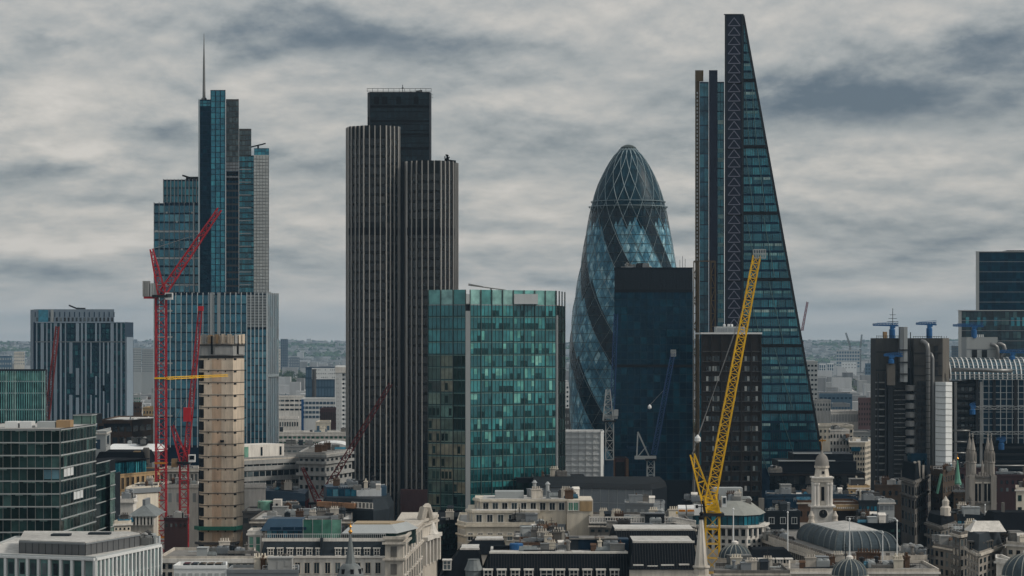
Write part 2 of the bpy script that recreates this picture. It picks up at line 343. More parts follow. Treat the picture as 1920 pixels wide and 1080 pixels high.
# ---------------------------------------------------------------- building helpers
class B: pass
def block(name, label, cat, pts, ytop, wall='stone', roof='roof', depth=25, group=None, ref=0, parapet=.7, zb=0.0, units=0):
    b = B(); w = [(X(p, D), D) for p, D in pts]; D0 = pts[ref][1]
    b.D = D0; b.z = lambda py: Z(py, D0); b.zt = Z(ytop, D0)
    ym = max(q[1] for q in w) + depth
    xr = w[-1][0] * ym / w[-1][1] if w[-1][0] < 0 else w[-1][0]; xl = w[0][0] * ym / w[0][1] if w[0][0] > 0 else w[0][0]
    b.poly = w + [(xr, ym), (xl, ym)]
    cx = sum(p[0] for p in b.poly) / len(b.poly); cy_ = sum(p[1] for p in b.poly) / len(b.poly)
    b.c = (cx, cy_); b.root = thing(name, label, cat, (cx, cy_, 0), group)
    m = MB(); m.prism(b.poly, zb, b.zt); b.wall = m.build('wall', K[wall], b.root)
    b.faces = [Face(b.root, w[i], w[i + 1]) for i in range(len(w) - 1)]
    if roof:
        inn = [(cx + (x - cx) * .985, cy_ + (y - cy_) * .985) for x, y in b.poly]
        m = MB(); m.prism(inn, b.zt + .003, b.zt + .06); m.build('roof', K[roof], b.root)
    if parapet:
        m = MB(); n = len(b.poly)
        for i in range(n):
            p = b.poly[i]; q = b.poly[(i + 1) % n]
            ix = .997; p = (cx + (p[0] - cx) * ix, cy_ + (p[1] - cy_) * ix); q = (cx + (q[0] - cx) * ix, cy_ + (q[1] - cy_) * ix)
            m.bar((p[0], p[1], b.zt + parapet / 2 - .02), (q[0], q[1], b.zt + parapet / 2 - .02), .35, parapet)
        m.build('parapet', K[wall], b.root)
    b.xl, b.xr, b.y0, b.y1 = min(p[0] for p in b.poly), max(p[0] for p in b.poly), min(p[1] for p in b.poly), ym
    if units: roof_units(b, units)
    return b
UM = {}
def unit_mesh(k, mt):
    if (k, mt) not in UM:
        m = MB()
        if k == 0:
            m.box(-1.6, 1.6, -1.1, 1.1, .25, 1.9); m.box(-1.4, 1.4, -.9, .9, 0, .25)
            for i in range(-3, 4): m.box(i * .42 - .06, i * .42 + .06, -1.16, -1.1, .5, 1.7)
            m.lathe([(.75, 1.9), (.75, 2.2), (.6, 2.2)], -.75, 0, 10); m.lathe([(.75, 1.9), (.75, 2.2), (.6, 2.2)], .8, 0, 10)
        elif k == 1:
            m.box(-2.4, 2.4, -1.6, 1.6, 0, 2.6); m.box(-2.55, 2.55, -1.75, 1.75, 2.6, 2.8); m.box(-.5, .5, -1.66, -1.6, 0, 2.0); m.box(1.0, 2.0, -1.66, -1.6, 1, 2.2)
        elif k == 2:
            m.lathe([(.45, 0), (.45, 2.2), (.7, 2.3), (.7, 2.6), (.2, 2.9)], 0, 0, 10); m.box(-.8, .8, -.8, .8, 0, .3)
        elif k == 3:
            m.box(-3.2, 3.2, -.5, .5, .5, 1.2); m.bar((-2.5, 0, 0), (-2.5, 0, .6), .2); m.bar((2.5, 0, 0), (2.5, 0, .6), .2); m.tube([(3.2, 0, .85), (3.9, 0, .85), (4.2, 0, .3), (4.2, 0, 0)], .4, 8)
        elif k == 5:
            m.box(-1.3, 1.3, -.5, .5, 0, 2.4); m.box(-1.45, 1.45, -.65, .65, 2.4, 2.65)
            for q in (-.9, -.3, .3, .9): m.lathe([(.2, 2.65), (.17, 3.4)], q, 0, 6)
        elif k == 6:
            for q in range(8): m.bar((q - 3.5, 0, 0), (q - 3.5, 0, 1.2), .07)
            m.bar((-3.5, 0, 1.2), (3.5, 0, 1.2), .09); m.bar((-3.5, 0, .65), (3.5, 0, .65), .07)
        elif k == 7:
            m.prism([(-2.2, -1), (2.2, -1), (2.2, 1), (-2.2, 1)], 0, .5); m.prism([(-2.2, -1), (2.2, -1), (2.2, 1), (-2.2, 1)], .5, 1.3, [(-2, -.1), (2, -.1), (2, .1), (-2, .1)])
            for q in range(5): m.bar((q - 2, -1.02, .5), (q - 2, -.1, 1.34), .08)
        elif k == 8:
            m.tube([(-4, 0, .4), (3, 0, .4), (3.4, .2, .5), (3.5, 2.5, .5)], .16, 6); m.tube([(-4, .5, .4), (2.6, .5, .4), (3, .8, .5), (3, 2.5, .5)], .16, 6)
            for q in (-3, 0, 2): m.box(q - .1, q + .1, -.3, .8, 0, .35)
        elif k == 9:
            m.box(-1.0, 1.0, -1.0, 1.0, 0, 2.3); m.prism([(-1.15, -1.15), (1.15, -1.15), (1.15, 1.15), (-1.15, 1.15)], 2.3, 3.1, [(-1.15, -.05), (1.15, -.05), (1.15, .05), (-1.15, .05)])
        else:
            m.bar((0, 0, 0), (0, 0, 5), .12); m.bar((-.6, 0, 4.2), (.6, 0, 4.2), .08); m.bar((-.4, 0, 3.5), (.4, 0, 3.5), .08); m.box(-.4, .4, -.4, .4, 0, .5)
        UM[k, mt] = m.mesh('roof_unit', K[mt])
    return UM[k, mt]
def roof_units(b, n, z=None, x0=None, x1=None, y0=None, y1=None, kinds=(0, 0, 1, 2, 3, 4, 5, 5, 6, 6, 7, 8, 8, 9)):
    z = b.zt + .05 if z is None else z
    x0 = b.xl + 3.5 if x0 is None else x0; x1 = b.xr - 3.5 if x1 is None else x1; y0 = b.y0 + 4 if y0 is None else y0; y1 = b.y1 - 3 if y1 is None else y1
    if x1 <= x0: x0 = x1 = (x0 + x1) / 2
    if y1 <= y0: y0 = y1 = (y0 + y1) / 2
    nm = ('cooling_unit', 'plant_room', 'vent_stack', 'duct', 'antenna', 'chimney_stack', 'railing', 'skylight', 'pipe_run', 'stair_hut')
    for i in range(int(n * (2.8 if getattr(b, 'D', 700) < 900 else 1.6))):
        k = R.choice(kinds); mt = {4: 'steel_d', 5: R.choice(('brick', 'stone_d', 'stone', 'cream')), 6: R.choice(('steel', 'white', 'steel_d')), 7: R.choice(('lead', 'glassb')), 9: R.choice(('stone_w', 'brick', 'slate'))}.get(k) or R.choice(('lgrey', 'grey', 'grey', 'concrete', 'steel', 'conc_d', 'steel_d', 'roof'))
        put(nm[k], unit_mesh(k, mt), b.root, (R.uniform(x0, x1), R.uniform(y0, y1), z), R.choice((0, 0, math.pi / 2, .2))).scale = (R.uniform(.6, 1.1),) * 3
def hip(mb, x0, x1, y0, y1, z0, z1, ix, iy, ov=0.0):
    mb.prism([(x0 - ov, y0 - ov), (x1 + ov, y0 - ov), (x1 + ov, y1 + ov), (x0 - ov, y1 + ov)], z0, z1, [(x0 + ix, y0 + iy), (x1 - ix, y0 + iy), (x1 - ix, y1 - iy), (x0 + ix, y1 - iy)])
def cornice(b, zs, h=.6, d=.5, m='stone', name='cornice'):
    for z in zs:
        q = MB()
        for f in b.faces: f.add(q, -d, f.W + d, 0.0, d, z - h / 2, z + h / 2)
        q.build(name, K[m], b.root)
def frange(a, b, n): return [a + (b - a) * i / n for i in range(n + 1)]

# ---------------------------------------------------------------- ground, hills, haze
m = MB(); m.quad((-4800, -40, 0), (4800, -40, 0), (4800, 15000, 0), (-4800, 15000, 0))
g = m.top('ground', mat('city_ground', (.085, .088, .082), var=.5, scale=.02, streak=False), None, None, (0, 0, 0), kind='structure')
def strip_h(x, s): return .5 * math.sin(x / 820 + s) + .3 * math.sin(x / 310 + 2.1 * s) + .2 * math.sin(x / 137 + s * 3.3)
def terrain(x, y):
    s = min(1, max(0, (y - 8200) / 5000)); s = s * s * (3 - 2 * s); return s * (80 + 8 * strip_h(x * 1.6, 2.2 + y / 6000)) + .05
m = MB(); ys = frange(8200, 14800, 26); xs = frange(-4700, 4700, 120)
for y0, y1 in zip(ys, ys[1:]):
    for x0, x1 in zip(xs, xs[1:]): m.quad((x0, y0, terrain(x0, y0)), (x1, y0, terrain(x1, y0)), (x1, y1, terrain(x1, y1)), (x0, y1, terrain(x0, y1)))
m.top('hills', mat('wooded_hill', (.085, .10, .095), var=.5, scale=.006, streak=False), None, None, (0, 0, 0), kind='structure', smooth=True)
hm = bpy.data.materials.new('haze'); hm.use_nodes = True; hn = hm.node_tree; hn.nodes.clear()
ho = hn.nodes.new('ShaderNodeOutputMaterial'); hv = hn.nodes.new('ShaderNodeVolumePrincipled')
hv.inputs['Color'].default_value = (.46, .73, 1.0, 1); hv.inputs['Density'].default_value = 3.5e-5; hv.inputs['Anisotropy'].default_value = 0.0
hn.links.new(hv.outputs[0], ho.inputs['Volume'])
m = MB(); m.box(-4900, 4900, -60, 15100, -1, 262)
m.top('haze', hm, 'pale blue haze lying over the far city', 'haze', (0, 0, 0), kind='stuff')

# ---------------------------------------------------------------- skyline: left tower with pale strips
K['strip'] = mat('blue_grey_strip', (.22, .28, .34), var=.2, obr=.2)
def left_tower():
    D = 1600; s = D / F
    b = block('residential_tower', 'blue-grey tower of irregular pale vertical strips, left edge of skyline', 'tower', [(57, D + 30), (66, D), (214, D)], 580, 'strip', 'roof', 30, ref=1, parapet=0)
    r = b.root
    f0 = Face(r, (X(66, D - 6), D - 6), (X(235, D - 6), D - 6)); zt = Z(604, D)
    m = MB(); m.prism([(X(66, D), D - 6), (X(235, D), D - 6), (X(239, D), D + 25), (X(66, D), D - .05)], 0, zt); m.build('shoulder_wall', K['navy'], r)
    m = MB(); m.box(X(235, D) + .1, X(239, D), D - 3, D + 24, 0, Z(632, D)); m.build('end_wall', K['strip'], r)
    f0.grid('window', 23, 19, Z(800, D), zt - .5, K['glassx'], .8, .8, d0=.02, d1=.12)
    f1 = b.faces[1]
    m = MB()
    f1.grid('window', 20, 1, Z(603, D), Z(595, D), K['glassd'], .5, .9)
    f1.fins('slot', 16, .5, .12, Z(594, D), Z(585, D), K['navy'])
    f1.box('dark_panel', 2, 8, .02, .3, zt, Z(581, D), K['glassb']); f1.box('pale_strip', 9.5, 11.2, .02, .3, zt, Z(581, D), K['lgrey'])
    rows = [(604, 640, 0), (640, 714, 3), (640, 745, 1), (690, 760, 2), (742, 800, 4), (642, 800, 5), (700, 800, 6)]
    xs = 0.6
    while xs < f0.W - 1:
        k = R.random(); w = R.choice((.7, .8, 1.0, 1.9))
        if k < .45:
            zs = [(606, 640), (642, 800)]
        elif k < .7: zs = [(606, R.choice((640, 668))), (R.choice((672, 690, 705)), 740), (745, 800)]
        else: zs = [(642, R.choice((700, 714, 733))), (R.choice((722, 740, 755)), 800)]
        for a, c in zs:
            f0.box('pale_strip', xs, xs + w, .1, .55, Z(c, D), Z(a, D), K['strip'])
        xs += w + R.uniform(1.0, 2.3)
    f0.bands('cornice', [Z(641, D)], .4, .5, K['grey']); f0.bands('cornice', [zt - .2], .5, .5, K['strip'])
    m = MB(); z = Z(580, D); m.bar((X(125, D), D + 8, z + 2.6), (X(140, D), D + 8, z + .6), .9); m.bar((X(140, D), D + 8, z + .6), (X(156, D), D + 8, z + .4), 1.2); m.bar((X(148, D), D + 8, z), (X(148, D), D + 8, z + 1), 1.5)
    m.build('roof_davit', K['steel_d'], r)
left_tower()

# ---------------------------------------------------------------- stepped glass tower with mast
K['greyglass'] = glass('grey_screen_glass', [(0, (.025, .045, .055)), (1, (.09, .13, .14))]); K['palel'] = mat('pale_louvre', (.48, .50, .49), var=.15)
def stepped_tower():
    D = 1230; s = D / F; Y = D
    r = thing('stepped_glass_tower', 'tall stepped blue glass tower with needle mast above the red crane', 'skyscraper', (X(410, D), D + 20, 0))
    x = lambda p: X(p, D); z = lambda p: Z(p, D)
    def body(name, p0, p1, yt, y0, y1, mt, zb=0):
        m = MB(); k = y1 / y0; m.prism([(x(p0), y0), (x(p1), y0), (x(p1) * k, y1), (x(p0) * k, y1)], zb, z(yt)); m.build(name, K[mt], r); return Face(r, (x(p0), y0), (x(p1), y0))
    # lower block: front, lit bay, end
    P = [(X(289, Y - 3), Y - 3), (X(463, Y - 8), Y - 8), (X(500, Y - 8), Y - 8), (X(520, Y + 12), Y + 12)]
    m = MB(); m.prism(P + [(X(520, Y + 40), Y + 40), (x(289), Y + 40)], 0, z(551)); m.build('lower_wall', K['navy'], r)
    fs = [Face(r, P[i], P[i + 1]) for i in range(3)]
    fs[0].grid('pane', 17, 16, z(835), z(553), K['glassb'], .9, .88); fs[0].bands('floor_line', frange(z(835), z(553), 16), .35, .14, K['navy'])
    fs[0].fins('fin', 17, .26, .7, z(838), z(549), K['finw'])
    fs[0].bands('band', [z(p) for p in (583, 632, 681, 730, 779)], .8, .35, K['lgrey'], 0, fs[0].W * .2)
    fs[0].box('pale_pier', fs[0].W * .605, fs[0].W * .635, .05, .9, 0, z(549), K['lgrey']); fs[0].box('pale_pier', fs[0].W * .685, fs[0].W * .715, .05, .9, 0, z(549), K['lgrey'])
    fs[1].grid('pane', 5, 16, z(835), z(617), K['glassb'], .9, .85); fs[1].grid('louvre', 5, 12, z(614), z(553), K['lgrey'], .95, .8, objs=False)
    fs[1].fins('fin', 5, .32, .7, z(838), z(549), K['finw'])
    fs[2].grid('pane', 6, 14, z(840), z(553), K['glassb'], .85, .9); fs[2].fins('fin', 6, .4, .7, z(845), z(549), K['finw'])
    fs[2].bands('band', [z(704)], 1.2, .8, K['alu'])
    # left shoulder
    f = body('shoulder_wall', 289, 374, 381, Y, Y + 30, 'navy', z(551)); f.grid('pane', 9, 10, z(549), z(384), K['glassb'], .86, .8)
    f.fins('fin', 9, .3, .5, z(550), z(379), K['grey']); f.bands('band', [z(p) for p in (434, 484, 534)], .8, .4, K['lgrey'])
    f.grid('lit_window', 9, 9, z(545), z(390), K['lgrey'], .4, .2, skip=.78, d0=.1, d1=.16)
    f.box('pier', f.W * .86, f.W * .89, 0.02, .8, z(550), z(380), K['lgrey'])
    f = body('screen', 305, 374, 336, Y + 3, Y + 28, 'navy', z(381)); f.grid('pane', 10, 3, z(380), z(338), K['glassl'], .7, .82, d1=.3); f.fins('post', 10, .35, .6, z(380), z(335), K['lgrey'])
    m = MB(); zz = z(336); m.bar((x(338), Y + 8, zz + 2.3), (x(352), Y + 8, zz + 1.2), .8); m.bar((x(345), Y + 8, zz + 1), (x(372), Y + 8, zz + 1), 1.3); m.bar((x(352), Y + 8, zz), (x(352), Y + 8, zz + 1.5), 1); m.build('roof_davit', K['steel_d'], r)
    # main slab
    f = body('slab_wall', 374, 398, 188, Y - 4, Y + 30, 'navy', z(551)); f.grid('pane', 3, 40, z(549), z(202), K['glassn'], .9, .8); f.grid('crown_pane', 3, 2, z(201), z(190), K['glasst'], .9, .85)
    f.box('edge_rail', 0, .7, .1, .8, z(549), z(188), K['alu'])
    f = body('lift_shaft', 398, 425, 171, Y - 6, Y + 26, 'bluehoard', z(551)); f.grid('lift_pane', 3, 36, z(549), z(172), K['glasst'], .84, .88); f.fins('mullion', 3, .25, .25, z(549), z(171), K['navy'])
    f = body('grey_bay_wall', 425, 449, 187, Y - 3, Y + 30, 'conc_d', z(551)); f.grid('grey_pane', 4, 11, z(305), z(190), K['greyglass'], .84, .8); f.grid('pane', 4, 18, z(549), z(320), K['glassn'], .88, .7)
    f.grid('grey_panel', 4, 6, z(340), z(305), K['grey'], .9, .8)
    f = body('mid_bay_wall', 449, 472, 242, Y - 2, Y + 28, 'conc_d', z(551)); f.grid('grey_pane', 4, 5, z(292), z(245), K['greyglass'], .86, .8); f.grid('bay_pane', 4, 24, z(549), z(293), K['glassl'], .9, .8); f.bands('sill', [z(q) for q in range(318, 545, 24)], .5, .35, K['lgrey'])
    f = body('lit_bay_wall', 472, 478, 292, Y - 2, Y + 28, 'navy', z(551)); f.grid('bay_pane', 1, 24, z(549), z(293), K['glassl'], .9, .8)
    f = body('louvre_slab', 478, 506, 292, Y - 5, Y + 30, 'palel', z(551)); f.grid('louvre', 5, 42, z(549), z(294), K['palel'], .94, .7, d1=.2, objs=False); f.fins('seam', 5, .15, .3, z(549), z(293), K['grey'])
    f = body('glass_crown', 478, 506, 279, Y - 4, Y + 20, 'bluehoard', z(292)); f.grid('crown_pane', 4, 2, z(292), z(279.5), K['glasst'], .88, .88)
    # small davit above the glass crown, then the mast
    m = MB(); zz = z(279); m.bar((x(470), Y, zz + .8), (x(498), Y, zz + 2.5), .6); m.bar((x(484), Y, zz), (x(484), Y, zz + 1.6), .8); m.build('roof_davit', K['steel_d'], r)
    m = MB(); m.tube([(x(381.5), Y + 2, z(190)), (x(381.5), Y + 2, z(120)), (x(381.5), Y + 2, z(62))], [.75, .5, .12], 8); m.lathe([(1.4, z(188)), (1.2, z(183)), (.7, z(182))], x(381.5), Y + 2, 10); m.build('mast', K['steel'], r)
    m = MB()
    for q in range(310, 520, 14):
        m.bar((x(q), Y + 1, z(551)), (x(q), Y + 1, z(547)), .5)
    m.build('roof_rail', K['lgrey'], r, kind='stuff')
stepped_tower()

# ---------------------------------------------------------------- dark ribbed tower of two leaves
K['leafw'] = mat('bronze_spandrel', (.024, .027, .029), var=.3, spec=.1)
def ribbed_tower():
    D = 1020; x = lambda p: X(p, D); z = lambda p: Z(p, D)
    r = thing('ribbed_office_tower', 'dark ribbed tower of two unequal leaves round a taller black core', 'skyscraper', (x(755), D + 20, 0))
    K['rib'] = mat('steel_rib', (.36, .352, .335), var=.3, scale=.15, rough=.4, metal=.25, obr=.06)
    def leaf(pts, yt, n, yb):
        w = [(X(p, d), d) for p, d in pts]; ym = D + 34
        m = MB(); m.prism(w + [(w[-1][0] * ym / w[-1][1] - 1, ym), (w[0][0] + 1, ym)], 0, z(yt)); m.build('leaf_wall', K['leafw'], r)
        fs = [Face(r, w[i], w[i + 1]) for i in range(len(w) - 1)]
        L = sum(f.W for f in fs); floors = int((z(yt) - 8) / 3.75)
        mb = MB()
        for f in fs:
            for j in range(2, floors):
                z0 = z(yt) - j * 3.75
                if 425 < 640 - (z0 - 85) * F / D < 441: continue
                n_ = max(1, int(f.W / 1.35))
                for i in range(n_): f.add(mb, f.W * i / n_, f.W * (i + 1) / n_, .02, .1, z0, z0 + 2.6, R.random())
        mb.build('glazing', K['glassq'], r, kind='stuff')
        for i in range(n + 1):
            t = L * (i + .0) / n; k = 0
            while k < len(fs) - 1 and t > fs[k].W: t -= fs[k].W; k += 1
            w_ = .55 if i in (0, n) else .36
            fs[k].box('rib', t - w_ / 2, t + w_ / 2, .0, .55, z(yb), z(yt) + .2, K['rib'])
        for f in fs: f.box('plant_band', 0, f.W, .05, .22, z(441), z(427), K['black'])
        m = MB(); m.prism([(a, c + .5) for a, c in w] + [(w[-1][0] * 1.03 - 1.5, ym - 1), (w[0][0] + 1.5, ym - 1)], z(yt) + .004, z(yt) + .3); m.build('roof', K['roof_d'], r)
        return fs
    K['glassq'] = glass('bronze_black_glass', [(0, (.003, .006, .009)), (.6, (.007, .011, .014)), (.92, (.018, .022, .024)), (1, (.045, .045, .042))])
    leaf([(651, D + 10), (655, D + 3), (684, D - 2), (722, D - 2), (747, D + 3), (750.5, D + 9)], 237, 17, 985)
    leaf([(757, D + 8), (764, D + 1), (790, D - 3), (825, D - 3), (850, D + 3), (857, D + 12)], 303, 16, 918)
    m = MB(); m.box(x(750.6), x(756.9), D + 7, D + 30, 0, z(303)); m.build('groove_wall', K['grey'], r)
    m = MB(); m.box(x(752), x(858), D - 6, D + 30, 0, z(917)); m.build('podium', K['redbrick'], r)
    pts = [(689, D + 8), (694, D + 5), (805, D + 5), (809, D + 9)]; w = [(X(p, d), d) for p, d in pts]
    m = MB(); m.prism(w + [(w[-1][0] * 1.024, D + 33), (w[0][0], D + 33)], 0, z(170)); m.build('core_wall', K['core_t'], r)
    f = Face(r, w[1], w[2]); f.grid('panel', 20, 11, z(302), z(172), K['core_p'], .9, .86, objs=False, d1=.2); f.fins('core_fin', 10, .2, .4, z(303), z(170), K['core_t'])
    f.bands('core_band', [z(q) for q in (198, 225, 250, 276)], .8, .35, K['black'])
    for q in (700, 716, 742, 775): f.box('vent', x(q) - w[1][0], x(q + 9) - w[1][0], .2, .45, z(193), z(179), K['black'])
    m = MB(); zz = z(170)
    for h in (.4, 1.4):
        m.bar((w[0][0], D + 6, zz + h), (w[3][0], D + 6, zz + h), .18); m.bar((w[0][0], D + 32, zz + h), (w[3][0], D + 32, zz + h), .18)
    for i in range(13): xx = w[0][0] + (w[3][0] - w[0][0]) * i / 12; m.bar((xx, D + 6, zz), (xx, D + 6, zz + 1.5), .16)
    m.build('roof_rail', K['steel'], r)
    m = MB(); m.bar((x(752), D + 15, zz), (x(752), D + 15, z(152)), .25); m.bar((x(750), D + 15, z(158)), (x(754), D + 15, z(158)), .3); m.bar((x(767), D + 18, zz), (x(767), D + 18, z(163)), .15); m.bar((x(778), D + 10, zz + .6), (x(790), D + 10, zz + .9), .7); m.build('antenna', K['steel_d'], r)
    m = MB(); zz = z(303); cx = x(839)
    for i in range(9): m.bar((cx + R.uniform(-1.6, 1.8), D + 4, zz), (cx + R.uniform(-1.2, 1.2), D + 4, zz + R.uniform(1, 3.2)), .4)
    m.bar((cx + .6, D + 4, zz + .6), (cx + 3.2, D + 4, zz + .3), .8); m.build('aerial_cluster', K['black'], r)
    m = MB(); m.bar((x(690), D + 3, z(237)), (x(690), D + 3, z(218)), .5); m.build('aerial_cluster', K['black'], r)
    fl = Face(r, (x(757), D - 6), (x(800), D - 6)); fl.grid('podium_panel', 6, 3, z(975), z(920), K['redbrick'], .92, .9)
K['core_t'] = mat('black_core_cladding', (.006, .011, .017), var=.2, rough=.5)
K['core_p'] = glass('black_core_panel', [(0, (.003, .012, .020)), (1, (.008, .026, .038))], rough=.3, spec=.3)
ribbed_tower()

# ---------------------------------------------------------------- green glass block in front of it
def green_block():
    D = 850
    b = block('green_glass_block', 'green glass office block standing before the dark ribbed tower', 'office building', [(803, 856), (873.5, D), (881, D), (1042, 868), (1058, 890)], 571, 'dark', None, 26, ref=1, parapet=0)
    r = b.root; z = b.z; fl, fp, fm, fe = b.faces
    zt = z(543); za = z(571); zb_ = z(990)
    nf = 17; zs = [za - (za - z(975)) * j / nf for j in range(nf + 1)]
    h = zs[0] - zs[1]
    fl_p = [R.choice(((.15, .15), (.45, .2), (.3, .5), (.1, .6), (.35, .3))) for _ in range(20)]
    def bay(f, nb, nsub, mt, lim):
        cw = f.W / nb
        for j in range(nf + 1):
            for i in range(nb):
                if j > lim: continue
                f.box('pane', i * cw + .12, (i + 1) * cw - .12, .02, .1, zs[j] - h + .12, zs[j] - .12, K[mt] if not callable(mt) else mt(i, j))
                if mt != 'glassg': continue
                lw = (cw - .4) / nsub; pb, pd = fl_p[j]
                for k in range(nsub):
                    x0 = i * cw + .2 + k * lw; u = R.random()
                    if u < pb: f.box('blind', x0 + .05, x0 + lw - .05, .11, .14, zs[j] - h * R.choice((.5, .62, .8)), zs[j] - .35, K['blindg'])
                    elif u < pb + pd: f.box('dark_pane', x0 + .05, x0 + lw - .05, .11, .14, zs[j] - h * .95, zs[j] - h * .45, K['glassg2'])
    bay(fm, 8, 3, 'glassg', 16)
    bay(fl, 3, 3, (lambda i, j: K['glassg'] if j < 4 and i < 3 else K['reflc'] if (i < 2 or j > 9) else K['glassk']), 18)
    for j in range(6, 18):      # mirrored stonework painted into the west face: paler and darker panes within each bay
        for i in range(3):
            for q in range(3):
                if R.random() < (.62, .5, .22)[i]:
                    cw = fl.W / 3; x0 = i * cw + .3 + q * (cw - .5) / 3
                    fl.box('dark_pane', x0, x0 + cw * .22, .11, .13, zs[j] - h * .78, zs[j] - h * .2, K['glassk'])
    for f, nb, yb in ((fl, 3, 990), (fm, 8, 960)):
        f.fins('mullion', nb, .22, .34, z(yb), zt, K['glassm'])
        f.bands('transom', zs[1:], .2, .2, K['glassm2'])
        f.bands('spandrel', [q + .3 for q in zs[1:]], .42, .12, K['glassg2'])
        f.fins('glazing_bar', nb * 3, .09, .2, z(yb), za, K['glassm'], ends=False)
        cw = f.W / nb
        for i in range(nb):
            f.box('crown_pane', i * cw + .1, (i + 1) * cw - .1, -.1, -.04, za + .1, zt, K['glassc'])
        f.box('crown_beam', 0, f.W, -.2, .12, za - .25, za + .1, K['grey'])
    m = MB(); c = b.poly; m.prism([(p[0] * .98 + b.c[0] * .02, p[1] + 3) for p in c[:5]] + [(c[5][0], c[5][1] - 1), (c[6][0], c[6][1] - 1)], za + .004, za + .3); m.build('roof', K['roof_l'], r)
    m = MB(); m.box(c[0][0] + 6, c[3][0] - 6, D + 9, D + 20, za + .3, za + 3.6); m.build('plant_room', K['sheet'], r)
    fp.box('corner_pier', -.1, fp.W + .1, .05, .5, 0, z(583), K['lgrey']); fp.box('corner_notch', 0, fp.W, .05, .2, z(583), z(571), K['dark'])
    fe.grid('side_pane', 3, 16, z(960), za, K['glassk'], .8, .9); fe.fins('side_fin', 3, .4, .4, z(960), zt, K['glassm']); fe.box('end_pier', -.3, .5, .02, .7, 0, z(590), K['lgrey'])
    m = MB(); zz = zt; X1 = X(877, D); X2 = X(948, D)
    m.bar((X1, D + 12, zz + 1.7), (X2, D + 14, zz + .1), .35); m.bar((X1, D + 12, zz + 2.1), (X(905, D), D + 13, zz + 1.2), .3); m.bar((X(920, D), D + 13, za + .3), (X(920, D), D + 13, zz + .8), .6); m.build('roof_davit', K['steel'], r)
K['glassg2'] = glass('dark_green_glass', [(0, (.004, .024, .028)), (1, (.008, .045, .05))], spec=.5, coat=(.5, .9, 1)); K['glassm'] = mat('dark_mullion', (.05, .07, .07), rough=.4, var=.1); K['glassm2'] = mat('grey_transom', (.14, .24, .22), rough=.4, var=.1)
green_block()
